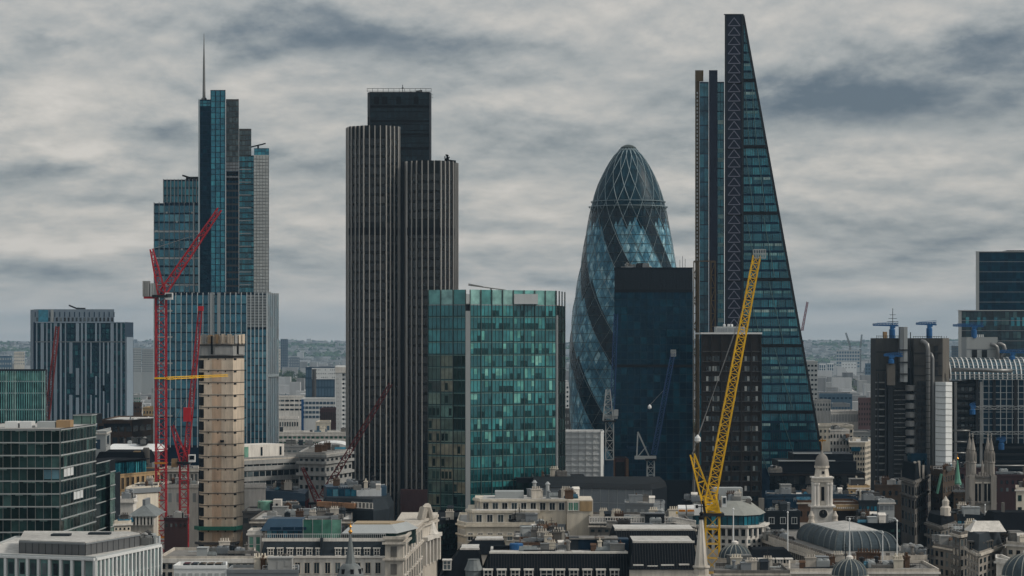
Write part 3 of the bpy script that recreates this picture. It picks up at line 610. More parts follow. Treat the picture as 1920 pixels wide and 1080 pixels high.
# ---------------------------------------------------------------- round tapering glass tower
def round_tower():
    D = 1256; cx, cy_ = X(1178, D), D; z = lambda p: Z(p, D)
    r = thing('round_glass_tower', 'round tapering glass tower of diamond panes with dark spiral bands', 'skyscraper', (cx, cy_, 0))
    prof = [(0, 24.8), (20, 26.6), (45, 28.0), (66, 28.4), (85, 28.0), (100, 26.6), (112, 24.6), (122, 22.7), (135, 20.6), (146, 18.5), (152.5, 17.0), (159, 14.9), (165, 12.3), (170, 9.6), (174, 6.9), (177, 4.2), (178.6, 1.7)]
    def rr(h):
        for (a, p), (b, q) in zip(prof, prof[1:]):
            if a <= h <= b: t = (h - a) / (b - a); return p + (q - p) * t
        return prof[-1][1]
    def P(th, h, o=0.0): q = rr(max(0, min(h, 178.6))) + o; return Vector((cx + q * math.sin(th), cy_ - q * math.cos(th), h))
    m = MB(); m.lathe([(rr(h) - .35, h) for h in frange(0, 178, 60)], cx, cy_, 72); m.build('inner_wall', K['gherki'], r, smooth=True)
    step = rad(5.0); hh = 2.12; rows = int(150 / hh); light = MB(); dark = MB(); cand = []
    for j in range(1, rows):
        for k in range(72):
            th = k * step + (j % 2) * step / 2; h = j * hh
            dth = (th + math.pi) % (2 * math.pi) - math.pi
            # dark bands wind round the tower, stepping five degrees a storey
            ph = (math.degrees(th) + (h / 4.24) * 5.6 + 40) % 60
            up = h > 145 - 7 * abs(((math.degrees(th) + 3) % 20) - 10) / 10
            isd = ph < 21 or up
            g = .04
            pts = [P(th, h - hh * (1 - g)), P(th + step / 2 * (1 - g), h), P(th, h + hh * (1 - g)), P(th - step / 2 * (1 - g), h)]
            vis = abs(dth) < 1.45
            if vis: cand.append((math.cos(dth) * rr(h), isd, pts, h))
            else: (dark if isd else light).quad(*pts, t=R.random())
    cand = [c for c in cand]; R.shuffle(cand)
    # the panes that show largest become objects, the rest stay joined
    front = sorted((c for c in cand if z(800) < c[3] and c[2][0].x < X(1150, D) + 3 or c[3] > z(498)), key=lambda c: -c[0])[:300]
    ids = {id(c) for c in front}
    for c in cand:
        if id(c) in ids:
            q = MB(); q.quad(*c[2]); ctr = sum(c[2], Vector()) / 4
            put('diamond_pane', q.mesh('diamond_pane', K['gherkd' if c[1] else 'gherk'], ctr), r, ctr)
        else: (dark if c[1] else light).quad(*c[2], t=R.random())
    light.build('light_panes', K['gherk'], r, kind='stuff'); dark.build('dark_panes', K['gherkd'], r, kind='stuff')
    # crown glass and the dark lens ring under it
    m = MB(); hs = frange(150, 178.3, 16)
    for a, b in zip(hs, hs[1:]):
        for k in range(72):
            th = k * step; m.quad(P(th, a, .05), P(th + step, a, .05), P(th + step, b, .05), P(th, b, .05), t=(.2 if k % 2 else .0) + R.random() * .15)
    m.build('crown_glass', K['gherkc'], r)
    # structural lattice: spirals both ways
    for sgn in (1, -1):
        for k in range(18):
            m = MB(); h = 2.0; th = rad(20) * k; prev = None; n = 0
            for h in frange(2, 177.5, 60):
                a = th + sgn * rad(5.6) * h / 4.24 * (1 if h < 150 else 1) + (0 if h < 150 else 0)
                p = P(a, h, .16)
                if prev is not None: m.bar(prev, p, .15 if h < 150 else .24)
                prev = p
            m.build('spiral_rib', K['gherkr'], r)
    for h in frange(8, 144, 32):
        m = MB(); n = 72
        for k in range(n): m.bar(P(2 * math.pi * k / n, h, .1), P(2 * math.pi * (k + 1) / n, h, .1), .16)
        m.build('floor_ring', K['glassm'], r)
    for h, o in ((z(378.5), .8), (z(388), 1.3)):
        m = MB(); n = 60
        for k in range(n): m.bar(P(2 * math.pi * k / n, h, o), P(2 * math.pi * (k + 1) / n, h, o), .3, .3)
        for k in range(0, n, 4): m.bar(P(2 * math.pi * k / n, h, o), P(2 * math.pi * k / n, h - 1.5, -.2), .2)
        m.build('gallery_rail', K['gherkr'], r)
    m = MB(); m.lathe([(3.6, 177.2), (3.7, 178.2), (2.5, 179.0), (1.0, 179.5)], cx, cy_, 24); m.build('cap', K['glassm'], r)
    m = MB()
    for k in range(18): m.bar(P(k * rad(20), 176.6, .3), P(k * rad(20), 178.3, .9), .2)
    m.build('cap_fins', K['gherkr'], r, kind='stuff')
K['gherki'] = mat('dark_interior', (.012, .03, .038), var=.2); K['gherkr'] = mat('white_lattice', (.22, .29, .32), rough=.5, var=.15)
K['gherkc'] = glass('crown_glass', [(0, (.004, .022, .038)), (.5, (.008, .036, .055)), (1, (.04, .10, .13))], rough=.4, spec=.12)
round_tower()

# ---------------------------------------------------------------- black glass slab in front of it
K['navym'] = mat('navy_mullion', (.012, .034, .05), var=.2, spec=.2)
def black_slab():
    D = 1130
    b = block('black_glass_tower', 'plain black-blue glass slab hiding the foot of the round tower', 'office tower', [(1152, D), (1299, D)], 503, 'dark', 'roof_d', 38, parapet=.4)
    f = b.faces[0]; z = b.z
    f.grid('pane', 12, 25, z(900), z(547), K['glassn'], .95, .92, d1=.1)
    f.fins('mullion', 12, .14, .2, z(900), z(547), K['navym']); f.bands('floor_line', frange(z(900), z(547), 25), .16, .17, K['navym'])
    f.grid('louvre', 24, 1, z(544), z(505), K['core_t'], .9, .96, d1=.25, objs=True)
    f.bands('band', [z(545.5), z(686)], 1.2, .3, K['black']); f.box('lit_window', f.W - 3, f.W - .3, .12, .3, z(547.5), z(545.8), K['lgrey'])
    for q, h in ((1282, 479), (1277, 486), (1287, 484)):
        m = MB(); m.bar((X(q, D), D + 8, b.zt), (X(q, D), D + 8, z(h)), .16); m.build('antenna', K['steel_d'], b.root)
    roof_units(b, 8, x0=X(1172, D), x1=X(1212, D), y0=D + 3, y1=D + 8, kinds=(0, 2, 3))
black_slab()

# ---------------------------------------------------------------- wedge tower
def wedge_tower():
    D = 1135; x = lambda p: X(p, D); z = lambda p: Z(p, D)
    r = thing('wedge_glass_tower', 'tallest tower, a tapering glass wedge with zigzag bracing', 'skyscraper', (x(1420), D + 20, 0))
    yb, dep = D + 44, 44
    def edge(py): return 1393 + (py - 30) * (1546 - 1393) / (880 - 30)
    zt = z(30)
    # wedge body: right edge rakes outward to the street
    m = MB(); A = [(x(1392), D), (x(edge(640 + CH * F / D)), D)]
    m.hexa([(x(1392), D, 0), (x(edge(640 + CH * F / D)), D, 0), (x(edge(640 + CH * F / D)), yb, 0), (x(1393), yb, 0), (x(1392), D, zt), (x(1393.6), D, zt), (x(1393.6), yb, zt), (x(1393), yb, zt)])
    m.build('wedge_wall', K['navy'], r)
    f = Face(r, (x(1392), D), (x(1540), D)); fx = lambda p: x(p) - x(1392)
    lines = [151 + 124.3 * i for i in range(6)]
    py = 46.0; row = 0; cnt = 0; rest = MB(); rest2 = MB()
    while py < 880:
        h = 17.75; e0 = edge(py); nb = max(1, int((e0 - 1394) / 15.5)); cw = (e0 - 1394) / nb
        frow = R.random(); lit = R.random() < (.5 if py > 340 else .2) and not any(abs(py + 9 - l) < 14 for l in lines)
        for i in range(nb):
            x0, x1 = 1394 + i * cw + .6, 1394 + (i + 1) * cw - .6; z1, z0 = z(py + .5), z(py + h - 1.0)
            if i == nb - 1 : # raked end pane
                q = MB(); X0, X1a, X1b = x(x0), x(edge(py) - 1), x(edge(py + h) - 1)
                q.hexa([(X0, D - .1, z0), (X1b, D - .1, z0), (X1b, D - .02, z0), (X0, D - .02, z0), (X0, D - .1, z1), (X1a, D - .1, z1), (X1a, D - .02, z1), (X0, D - .02, z1)])
                q.build('pane', K['glassl'], r)
            else:
                f.box('pane', fx(x0), fx(x1), .02, .1, z0, z1, K['glassl'])
            if lit and R.random() < .8: f.box('lit_window', fx(x0 + 1), fx(min(x1, edge(py) - 3)), .1, .16, z1 - 1.5, z1 - .4, K['glasslit'])
        f.box('spandrel', fx(1394), fx(edge(py) - 1.5), .1, .24, z(py + h + 1.5), z(py + h - 2.6), K['navy'])
        py += h; row += 1
    q = MB()
    f.fins  # vertical mullions, cut off at the raked edge
    for i in range(1, 36):
        p = 1394 + i * 4.2; ytop = 30 + (p - 1393) / (1546 - 1393) * 850
        if p < edge(880): f.add(q, fx(p) - .06, fx(p) + .06, .1, .2, z(880), z(ytop + 6))
    q.build('mullions', K['steel_d'], r, kind='stuff')
    for l in lines:
        f.box('mega_floor', fx(1392), fx(edge(l)) + .2, .05, .9, z(l + 3), z(l - 3), K['black'])
    m = MB(); m.bar((x(1393.6), D - .3, z(29)), (x(edge(890)), D - .3, z(890)), .9, .9); m.build('edge_beam', K['steel_d'], r)
    # raking braces behind the glass line, seven storeys each
    for l in lines:
        a = x(1400); w = edge(l + 62) - 1394
        for t0, t1 in ((.06, .34), (.48, .76)):
            m = MB(); m.bar((x(1394 + w * t0), D - .22, z(l + 4)), (x(1394 + w * t1), D - .22, z(l + 120)), .85, .2); m.build('brace', K['wbrace'], r)
    # ladder frame with triangular bracing
    m = MB(); kk = yb / (D - 3); m.prism([(x(1358), D - 3), (x(1392.5), D - 3), (x(1392.5), yb), (x(1358) * kk, yb)], 0, z(29)); m.build('ladder_wall', K['navy2'], r)
    fl = Face(r, (x(1358), D - 3), (x(1392.5), D - 3)); W = fl.W
    for e in (0.35, W - .35): fl.box('ladder_post', e - .4, e + .4, .02, .6, 0, z(29), K['steel_d'])
    p = 34.0; k = 0
    while p < 640:
        zz0, zz1 = z(p + 16), z(p + 1); m = MB(); a, c, d = fl.pt(W * .17, .4, zz0), fl.pt(W * .83, .4, zz0), fl.pt(W * .5, .4, zz1)
        w = .34
        m.bar(a, d, w); m.bar(c, d, w); m.bar(a, c, w)
        m.build('triangle_brace', K['wlat'], r)
        k += 1; p += 17.6
        if k % 7 == 0: fl.box('mega_floor', 0, W, .05, .5, z(p + 1.5), z(p - 2.2), K['black'])
    m = MB(); fl.add(m, -.3, W + .2, -2, .5, z(29), z(28)); m.build('coping', K['steel_d'], r)
    # service core on the left
    def body(name, p0, p1, yt, y0, mt):
        m = MB(); k = yb / y0; m.prism([(x(p0), y0), (x(p1), y0), (x(p1) * k - .02, yb), (x(p0) * k, yb)], 0, z(yt)); m.build(name, K[mt], r); return Face(r, (x(p0), y0), (x(p1), y0))
    f1 = body('stair_tower', 1304, 1312, 131, D + 2, 'tanm'); f1.grid('stair_light', 1, 44, z(490), z(170), K['lgrey'], .35, .55, d1=.25); f1.box('head', 0, f1.W + 1.7, .02, .5, z(152), z(131), K['tanm'])
    f1 = body('lift_wall', 1312, 1329, 153, D + 1, 'bluehoard'); f1.grid('lift_pane', 2, 28, z(900), z(155), K['glasst2'], .9, .92)
    f1 = body('dark_shaft', 1329, 1345, 132, D - 1, 'navy2')
    f1 = body('lobby_wall', 1345, 1358, 153, D + 1, 'navy'); f1.grid('lobby_pane', 2, 26, z(620), z(155), K['glassl'], .9, .9)
    for i in range(24):
        if R.random() < .62:
            p = 225 + i * 17.7; f1.box('lit_window', .3, f1.W - .3 - R.choice((0, 0, 1.2)), .1, .16, z(p + 7.5), z(p), K['glasslit'])
    # yellow framed hoist on the lower part
    m = MB()
    for p0 in (1300, 1308, 1332, 1340): m.bar((x(p0), D - 3, 0), (x(p0), D - 3, z(490)), .45)
    for p0 in (1300, 1332):
        for i in range(17):
            a = 492 + i * 24; m.bar((x(p0), D - 3, z(a)), (x(p0 + 8), D - 3, z(a)), .35); m.bar((x(p0 if i % 2 else p0 + 8), D - 3, z(a)), (x(p0 + 8 if i % 2 else p0), D - 3, z(a + 24)), .3)
    m.bar((x(1300), D - 3, z(490)), (x(1340), D - 3, z(490)), .45)
    m.build('hoist_frame', K['tanm'], r)
K['wbrace'] = mat('pale_brace', (.10, .18, .19), var=.1, rough=.4); K['wlat'] = mat('grey_steel_lattice', (.145, .155, .21), var=.1, rough=.4)
K['navy2'] = mat('blue_black_cladding', (.010, .016, .036), var=.2, rough=.4); K['tanm'] = mat('ochre_steel', (.10, .072, .038), var=.3, rough=.5)
K['glasst2'] = glass('blue_lift_glass', [(0, (.012, .07, .11)), (.5, (.02, .11, .17)), (1, (.04, .19, .25))])
wedge_tower()

# ---------------------------------------------------------------- brown-black block before the wedge
def brown_block():
    D = 1000
    b = block('dark_stone_block', 'brown-black stone office block with pale window blinds, before the wedge tower', 'office building', [(1316, D), (1427, D)], 627, 'brown', 'roof_l', 30, parapet=.6)
    f = b.faces[0]; z = b.z
    for j in range(15):
        p = 668 + j * 18.7
        for k in range(3):
            for i in range(5):
                x0 = (8 + k * 36 + i * 5.2) * D / F
                f.box('window', x0, x0 + .85, .02, .1, z(p + 9), z(p), K['pvc' if (k in (0, 2) and R.random() < .62) else 'glassd'])
    f.bands('string_course', [z(659 + j * 18.7) for j in range(15)], .35, .2, K['conc_d'])
    f.fins('pier', 6, .5, .35, 0, z(628), K['brown'])
    m = MB(); f.add(m, -.4, f.W + .4, -30, .5, b.zt + .1, b.zt + .75); m.build('white_coping', K['white'], b.root)
    m = MB(); x0, x1 = X(1346, D), X(1400, D); m.box(x0, x1, D + 8, D + 18, b.zt, Z(612, D)); m.build('plant_room', K['lgrey'], b.root)
    for i in range(5): wbox('louvre', b.root, x0 + .4 + i * 2.1, x0 + 2.2 + i * 2.1, D + 7.85, D + 7.98, b.zt + 1.0, Z(615, D), K['grey'])
    for q in (1362, 1370, 1376): m = MB(); m.lathe([(.5, Z(613, D)), (.5, Z(608, D)), (.3, Z(607.5, D))], X(q, D), D + 10, 8); m.build('vent_stack', K['white'], b.root)
brown_block()

# ---------------------------------------------------------------- steel service-tower building, right
def steel_building():
    D = 1110; x = lambda p: X(p, D); z = lambda p: Z(p, D)
    r = thing('steel_service_building', 'steel building with outside pipes, stair pods and a glazed barrel vault', 'office building', (x(1760), D + 30, 0))
    def bx(name, p0, p1, y0, y1, ya, yb, mt):      # ya lower row, yb upper row
        return wbox(name, r, x(p0), x(p1), D + y0, D + y1, 0 if ya is None else z(ya), z(yb), K[mt])
    def face(p0, p1, y): return Face(r, (x(p0), D + y), (x(p1), D + y))
    bx('tower_wall', 1642, 1700, 0, 16, None, 634, 'lloyd'); bx('tower_wall', 1712, 1765, -2, 18, None, 634, 'lloyd'); 
    m = MB(); m.prism([(x(1765), D - 2), (x(1767), D - 2), (x(1783), D + 4), (x(1783), D + 18), (x(1765), D + 18)], 0, z(634)); m.build('tower_wall', K['lloydl'], r)
    bx('link_wall', 1700, 1712, 6, 14, None, 690, 'dark')
    f = face(1642, 1700, 0)
    for p in (660, 694): f.bands('joint', [z(p)], .25, .12, K['dark'])
    f = face(1712, 1765, -2)
    for p in (662, 686, 704): f.bands('joint', [z(p)], .3, .14, K['dark'])
    for i in range(4): f.box('panel', 8.6, 9.6 + .6, .02, .2, z(658 + i * 15), z(648 + i * 15), K['steel_d'])
    # square flue and round ducts
    bx('flue', 1685, 1691.5, -4, 0, 716, 613, 'grey'); bx('flue', 1692, 1699, -4, 0, 716, 613, 'lgrey')
    for q in (655, 678, 700): bx('flue_bracket', 1683, 1701, -4.6, -4.05, q + 2, q, 'steel_d')
    def duct(pts, rd):
        m = MB(); m.tube([(x(a), D + y, z(b)) for a, y, b in pts], rd, 10); m.build('duct', K['steel2'], r, smooth=True)
    duct([(1726, -3, 640), (1730, -4, 641), (1735, -5, 646), (1736.5, -5.2, 656), (1736.5, -5.2, 880)], .95)
    duct([(1739, -3, 661), (1743, -4.2, 664), (1745.5, -4.6, 672), (1745.5, -4.6, 880)], .75)
    for i in range(18):
        m = MB(); m.lathe([(1.02, z(668 + i * 11.5)), (1.02, z(667 + i * 11.5))], x(1736.5), D - 5.2, 10); m.build('duct_ring', K['steel_d'], r)
    duct([(1784, -1, 693), (1850, -1, 694), (1860, -1, 695), (1897, -1, 695)], .85)
    duct([(1866, 12, 646), (1874, 12, 647), (1879, 12, 651), (1880.5, 12, 658), (1880.5, 12, 675)], .85); duct([(1880, 13, 645), (1887, 13, 645), (1893, 13, 648), (1895, 13, 655), (1894, 13, 662), (1888.5, 13, 668), (1888, 13, 675)], .85)
    # square pale duct column and stair pods below
    bx('square_duct', 1661, 1676, -4, -.2, 722, 682, 'lloydl'); bx('square_duct', 1663, 1673, -3.5, -.2, None, 722, 'steel_d')
    f = face(1675, 1698, -1)
    f.grid('balcony', 3, 20, z(900), z(728), K['steel2'], .85, .16, d1=.8, objs=False); f.bands('floor_edge', [z(728 + 13.6 * i) for i in range(14)], .35, .9, K['steel_d'])
    for i in range(13):
        p = 722 + i * 16.6
        m = MB(); m.lathe([(1.6, z(p + 11.5)), (2.15, z(p + 10.5)), (2.15, z(p + 1)), (1.6, z(p))], x(1705), D - 2.2, 14); m.build('stair_pod', K['steel2'], r)
        m = MB(); m.lathe([(1.2, z(p + 16.6)), (1.2, z(p + 11.5))], x(1705), D - 2.2, 10); m.build('stair_core', K['black'], r)
    for i in range(17):
        bx('walkway', 1641, 1660, -3, -.1, 716 + i * 12.6 + 2.2, 716 + i * 12.6, 'steel'); 
    for p in (1643, 1657): bx('column', p, p + 2.5, -3.6, -3.1, None, 700, 'steel_d')
    f = face(1718, 1750, -2); f.grid('service_panel', 4, 14, z(890), z(712), K['steel_d'], .8, .6, d1=.5)
    # white scaffold sheeting
    m = MB(); pr = [(x(1750), D - 5.5), (x(1768), D - 7), (x(1783), D - 3), (x(1783), D - 2.2), (x(1750), D - 2.2)]
    m.prism(pr, z(884), z(716)); o = m.build('scaffold_sheet', K['sheet'], r)
    for i in range(15):
        m = MB()
        for a, b in ((0, 1), (1, 2)): m.bar((pr[a][0], pr[a][1] - .05, z(722 + i * 11)), (pr[b][0], pr[b][1] - .05, z(723 + i * 11)), .18, .3)
        m.build('sheet_tie', K['lgrey'], r)
    # floors right of the towers
    bx('floor_body', 1783, 1920 + 60, 6, 40, None, 716, 'dark')
    f = face(1784, 1850, 6); f.bands('floor_beam', [z(722 + 13.3 * i) for i in range(13)], .8, 1.0, K['steel_d']); f.grid('window', 9, 12, z(892), z(724), K['glassd'], .8, .6, d1=.2)
    for q in (1792, 1840): bx('column', q, q + 5, 3.5, 5, None, 716, 'steel2')
    for q, (a, b) in enumerate(((1784, 1822), (1784, 1816), (1784, 1920 + 30), (1784, 1815))):
        duct([(a, 3.8, (808, 829, 874, 850)[q]), (b, 3.8, (808, 829, 874, 850)[q])], .4)
    f2 = face(1850, 1990, 4.5); bx('podium_floor', 1850, 1990, 4.5, 6, None, 832, 'dark'); f2.bands('floor_beam', [z(840 + 13 * i) for i in range(5)], .8, 1.0, K['steel_d'])
    # glazed atrium: wall grid and barrel vault
    bx('atrium_wall', 1835, 1990, 9, 38, None, 712, 'glassn')
    f = face(1835, 1990, 4); bx('atrium_glass', 1835, 1990, 4.2, 8.9, 832, 712, 'glassn')
    nb = 14
    f.fins('atrium_mullion', nb, .3, .35, z(832), z(712), K['lgrey'])
    f.bands('atrium_transom', [z(712 + 12.2 * i) for i in range(10)], .22, .32, K['lgrey'])
    for q in (1835, 1867, 1907): f.box('atrium_post', x(q) - x(1835) - .6, x(q) - x(1835) + .6, .36, 1.0, z(832), z(712), K['steel_d'])
    for q in (705, 765, 812):
        for k in range(5):
            m = MB(); a = x(1822 + k * 22); c = x(1844 + k * 22)
            for dz in (-.55, .55): m.bar((a, D + 2.6, z(q) + dz), (c, D + 2.6, z(q) + dz), .2)
            m.bar((a, D + 2.6, z(q) - .55), ((a + c) / 2, D + 2.6, z(q) + .55), .16); m.bar(((a + c) / 2, D + 2.6, z(q) + .55), (c, D + 2.6, z(q) - .55), .16)
            m.build('truss', K['lgrey'], r)
    # vault running across the view
    y0, y1, zb, H = D + 4, D + 30, z(712), z(671) - z(712)
    def V(t): a = math.pi * t; return (y0 + y1) / 2 - (y1 - y0) / 2 * math.cos(a), zb + H * math.sin(a)
    m = MB(); n = 14; xa, xb = x(1786), x(1990)
    for i in range(n): (ya, za), (yb_, zb_) = V(i / n), V((i + 1) / n); m.quad((xa, ya, za), (xb, ya, za), (xb, yb_, zb_), (xa, yb_, zb_))
    m.build('vault_glass', K['glassv'], r)
    for k in range(24):
        m = MB(); xx = xa + (xb - xa) * k / 23
        for i in range(n): (ya, za), (yb_, zb_) = V(i / n), V((i + 1) / n); m.bar((xx, ya - .1, za + .1), (xx, yb_ - .1, zb_ + .1), .42)
        m.build('vault_rib', K['white'], r)
    for i in range(1, 8): ya, za = V(i / n); wbox('vault_purlin', r, xa, xb, ya - .25, ya - .05, za - .02, za + .2, K['lgrey'])
    # plant block behind the vault
    bx('plant_block', 1823, 1882, 14, 26, None, 632, 'lgrey')
    f = face(1823, 1882, 14); f.bands('joint', [z(655)], .3, .1, K['grey'])
    for q in (1833, 1852): f.box('louvre', x(q) - x(1823), x(q + 10) - x(1823), .02, .12, z(672), z(656), K['steel_d'])
    for i in range(7): wbox('roof_post', r, x(1835 + i * 3.5) - .2, x(1835 + i * 3.5) + .2, D + 16, D + 16.4, z(632), z(627), K['white'])
    # blue maintenance cranes
    def blue_crane(px, py, l, rr_, yy, hgt):
        m = MB(); c = (x(px), D + yy); zz = z(py)
        m.lathe([(1.3, zz - hgt), (1.3, zz - 1.5), (.9, zz - 1.2), (.9, zz)], c[0], c[1], 10)
        m.lattice((c[0] - l, c[1], zz + .55), (c[0] + rr_, c[1], zz + .55), .7, 1.3, 8, .28); m.bar((c[0] - l, c[1], zz + .3), (c[0] + rr_, c[1], zz + .3), 1.0, .45); m.box(c[0] - .9, c[0] + 1.3, c[1] - .8, c[1] + .8, zz - .9, zz + .3); m.bar((c[0] - l * .8, c[1], zz + 1.2), (c[0] + rr_, c[1], zz + 1.9), .16)
        m.build('maintenance_crane', K['blue'], r)
    blue_crane(1676, 611, 8.2, 2.6, 5, 5.5); blue_crane(1746, 609, 5.6, 3, 5, 6); blue_crane(1838, 612, 9, 4, 15, 5)
    blue_crane(1668, 668, 3, 4.8, -4.5, 3); blue_crane(1908, 662, 6, 8, 12, 3); blue_crane(1826, 762, 1.2, 1.2, 3.2, 3.5); blue_crane(1880, 826, 2.0, 2.0, 3.2, 4)
    m = MB(); m.bar((x(1677), D + 5, z(611)), (x(1677), D + 5, z(578)), .22)
    for q, w in ((590, 1.3), (597, 1.8), (603, 2.4)): m.bar((x(1677) - w, D + 5, z(q)), (x(1677) + w, D + 5, z(q)), .18)
    m.build('antenna', K['steel_d'], r)
    bx('plant_box', 1660, 1666, 4, 8, 634, 622, 'wood')
    q = MB()
    for i in range(14): a = 1644 + i * 4; q.bar((x(a), D + .3, z(634)), (x(a), D + .3, z(629)), .16)
    for i in range(16): a = 1713 + i * 4.3; q.bar((x(a), D + .3 if a < 1766 else D + 4, z(634)), (x(a), D + .3 if a < 1766 else D + 4, z(630)), .16)
    q.bar((x(1643), D + .3, z(630)), (x(1700), D + .3, z(630)), .14); q.bar((x(1713), D + .3, z(631)), (x(1766), D + .3, z(631)), .14)
    q.build('roof_rails', K['steel_d'], r, kind='stuff')
    m = MB(); m.bar((x(1706.5), D - 1, z(720)), (x(1706.5), D - 1, z(623)), .35); m.build('antenna', K['steel_d'], r)
K['lloyd'] = mat('weathered_concrete', (.052, .052, .050), var=.45, scale=.25); K['lloydl'] = mat('pale_weathered_concrete', (.14, .13, .115), var=.3, scale=.25)
K['steel2'] = mat('ribbed_stainless', (.22, .225, .225), rough=.35, var=.3, metal=.4, obr=.12); K['glassv'] = glass('vault_glass', [(0, (.03, .07, .10)), (1, (.05, .10, .13))])
steel_building()

# ---------------------------------------------------------------- dark blue stepped slab, right edge
def right_slab():
    D = 1235
    r = thing('blue_black_tower', 'dark blue glass slab stepping up at the right edge of the picture', 'office tower', (X(1900, D), D + 15, 0)); z = lambda p: Z(p, D)
    for p0, yt, y0, nu, nv, yb, mt in ((1835, 472, D + 6, 22, 9, 583, 'glassn'), (1798, 583, D, 28, 7, 672, 'glassn2')):
        m = MB(); m.prism([(X(p0, D), y0), (X(2010, D), y0), (X(2010, D), D + 40), (X(p0, D) * (D + 40) / y0, D + 40)], 0, z(yt)); m.build('wall', K['navy'], r)
        f = Face(r, (X(p0, D), y0), (X(2010, D), y0)); f.grid('pane', nu, nv, z(yb), z(yt + 1), K[mt], .93, .94, x0=1.4)
        f.box('edge_panel', -.3, 1.2, .02, .5, 0, z(yt), K['lgrey']); f.bands('floor_line', [z(q) for q in range(yt + 18, yb, 19)], .22, .2, K['grey']); f.box('coping', -.3, f.W, -1, .5, z(yt), z(yt) + .4, K['lgrey'])
    f.grid('lit_window', 20, 1, z(612), z(594), K['glassl'], .6, .9, d0=.09, d1=.14, skip=.35)
    m = MB(); m.prism([(X(1893, D), D + 12), (X(2010, D), D + 12), (X(2010, D), D + 30), (X(1893, D), D + 30)], z(472), z(467.5), [(X(1898, D), D + 13), (X(2010, D), D + 13), (X(2010, D), D + 29), (X(1898, D), D + 29)]); m.build('roof_plant', K['dark'], r)
K['glassn2'] = glass('blue_black_glass', [(0, (.006, .02, .030)), (.6, (.010, .035, .05)), (.9, (.02, .06, .075)), (1, (.05, .12, .13))])
right_slab()

# ---------------------------------------------------------------- concrete lift core under construction
def concrete_core():
    D = 870; x = lambda p: X(p, D); z = lambda p: Z(p, D)
    r = thing('concrete_core', 'unfinished raw concrete lift core beside the red cranes', 'concrete core', (x(414), D + 7, 0))
    P = [(x(371), D + 3), (x(378), D), (x(437), D), (X(458, D + 9), D + 9)]; back = [(X(457.5, D + 20), D + 20), (x(370), D + 20)]
    def ins(s): c = (x(414), D + 9); return [(c[0] + (a - c[0]) * s, c[1] + (b - c[1]) * s) for a, b in P + back]
    m = MB(); m.prism(ins(.985), 0, z(668)); m.build('inner_wall', K['conc_d'], r)
    zs = [z(1045)] + [z(671 + 23.05 * i) for i in range(16, -1, -1)]
    fs = [Face(r, P[i], P[i + 1]) for i in range(3)]
    for j in range(len(zs) - 1):
        m = MB(); m.prism(P + back, zs[j] + .05, zs[j + 1] - .05); m.build('concrete_lift', K['core'], r)
        f = fs[1]; h = zs[j + 1] - zs[j]
        f.box('red_panel', f.W * .33, f.W * .63, .01, .05, zs[j] + .35, zs[j + 1] - .35, K['core_r'])
        f.box('opening', -.1, .75, .01, .12, zs[j] + .5, zs[j + 1] - .7, K['black']); fs[0].box('opening', .25, fs[0].W - .15, .01, .12, zs[j] + .5, zs[j + 1] - .7, K['black'])
        for t in (.2, .5, .74): f.box('bolt_hole', f.W * t, f.W * t + .4, .01, .1, zs[j + 1] - .62, zs[j + 1] - .22, K['black'])
        fs[2].box('slot', .5, 2.6, .01, .12, zs[j + 1] - .75, zs[j + 1] - .2, K['black'])
        for g in fs: g.box('ledge', -.05, g.W + .05, .0, .13, zs[j + 1] - .12, zs[j + 1] - .02, K['conc_d'])
    # formwork storeys on top
    for a, b, mt, s in ((667, 648, 'concrete', 1.02), (646, 629, 'core', 1.0)):
        m = MB(); m.prism(ins(s), z(a), z(b)); m.build('formwork', K[mt], r)
    m = MB(); m.prism(ins(1.04), z(668), z(666.5)); m.prism(ins(1.06), z(648), z(645.5)); m.build('platform', K['conc_d'], r)
    for f, k in ((fs[1], 5), (fs[2], 3)):
        for i in range(k): f.box('form_panel', f.W * (i + .12) / k, f.W * (i + .8) / k, .25, .55, z(644), z(628 - R.random() * 2), K[R.choice(('core', 'wood', 'concrete'))])
        f.box('dark_gap', f.W * .3, f.W * .36, .2, .6, z(664), z(630), K['black']); f.box('form_panel', f.W * .42, f.W * .9, .3, .4, z(665), z(651), K['concrete'])
    q = MB()
    for i in range(12): a = fs[1].pt(fs[1].W * i / 11, .8, z(646)); q.bar(a, a + Vector((0, 0, 3.6)), .1)
    q.build('guard_rails', K['steel'], r, kind='stuff')
    for g in fs:
        g.box('safety_net', -.8, g.W + .8, .3, 1.4, z(994), z(987), K['net']); g.box('scaffold_deck', -.6, g.W + .6, .3, 1.3, z(1021), z(1017), K['conc_d'])
    for i in range(5): m = MB(); p = fs[2].pt(.3 + i, 1.2, z(1042)); m.bar(p, p + Vector((1.8 - i * .3, 0, 8)), .14); m.build('prop', K['wood'], r)
    m = MB(); m.box(x(413), x(420), D - .5, D, z(829), z(825)); m.build('hatch', K['black'], r)
concrete_core()
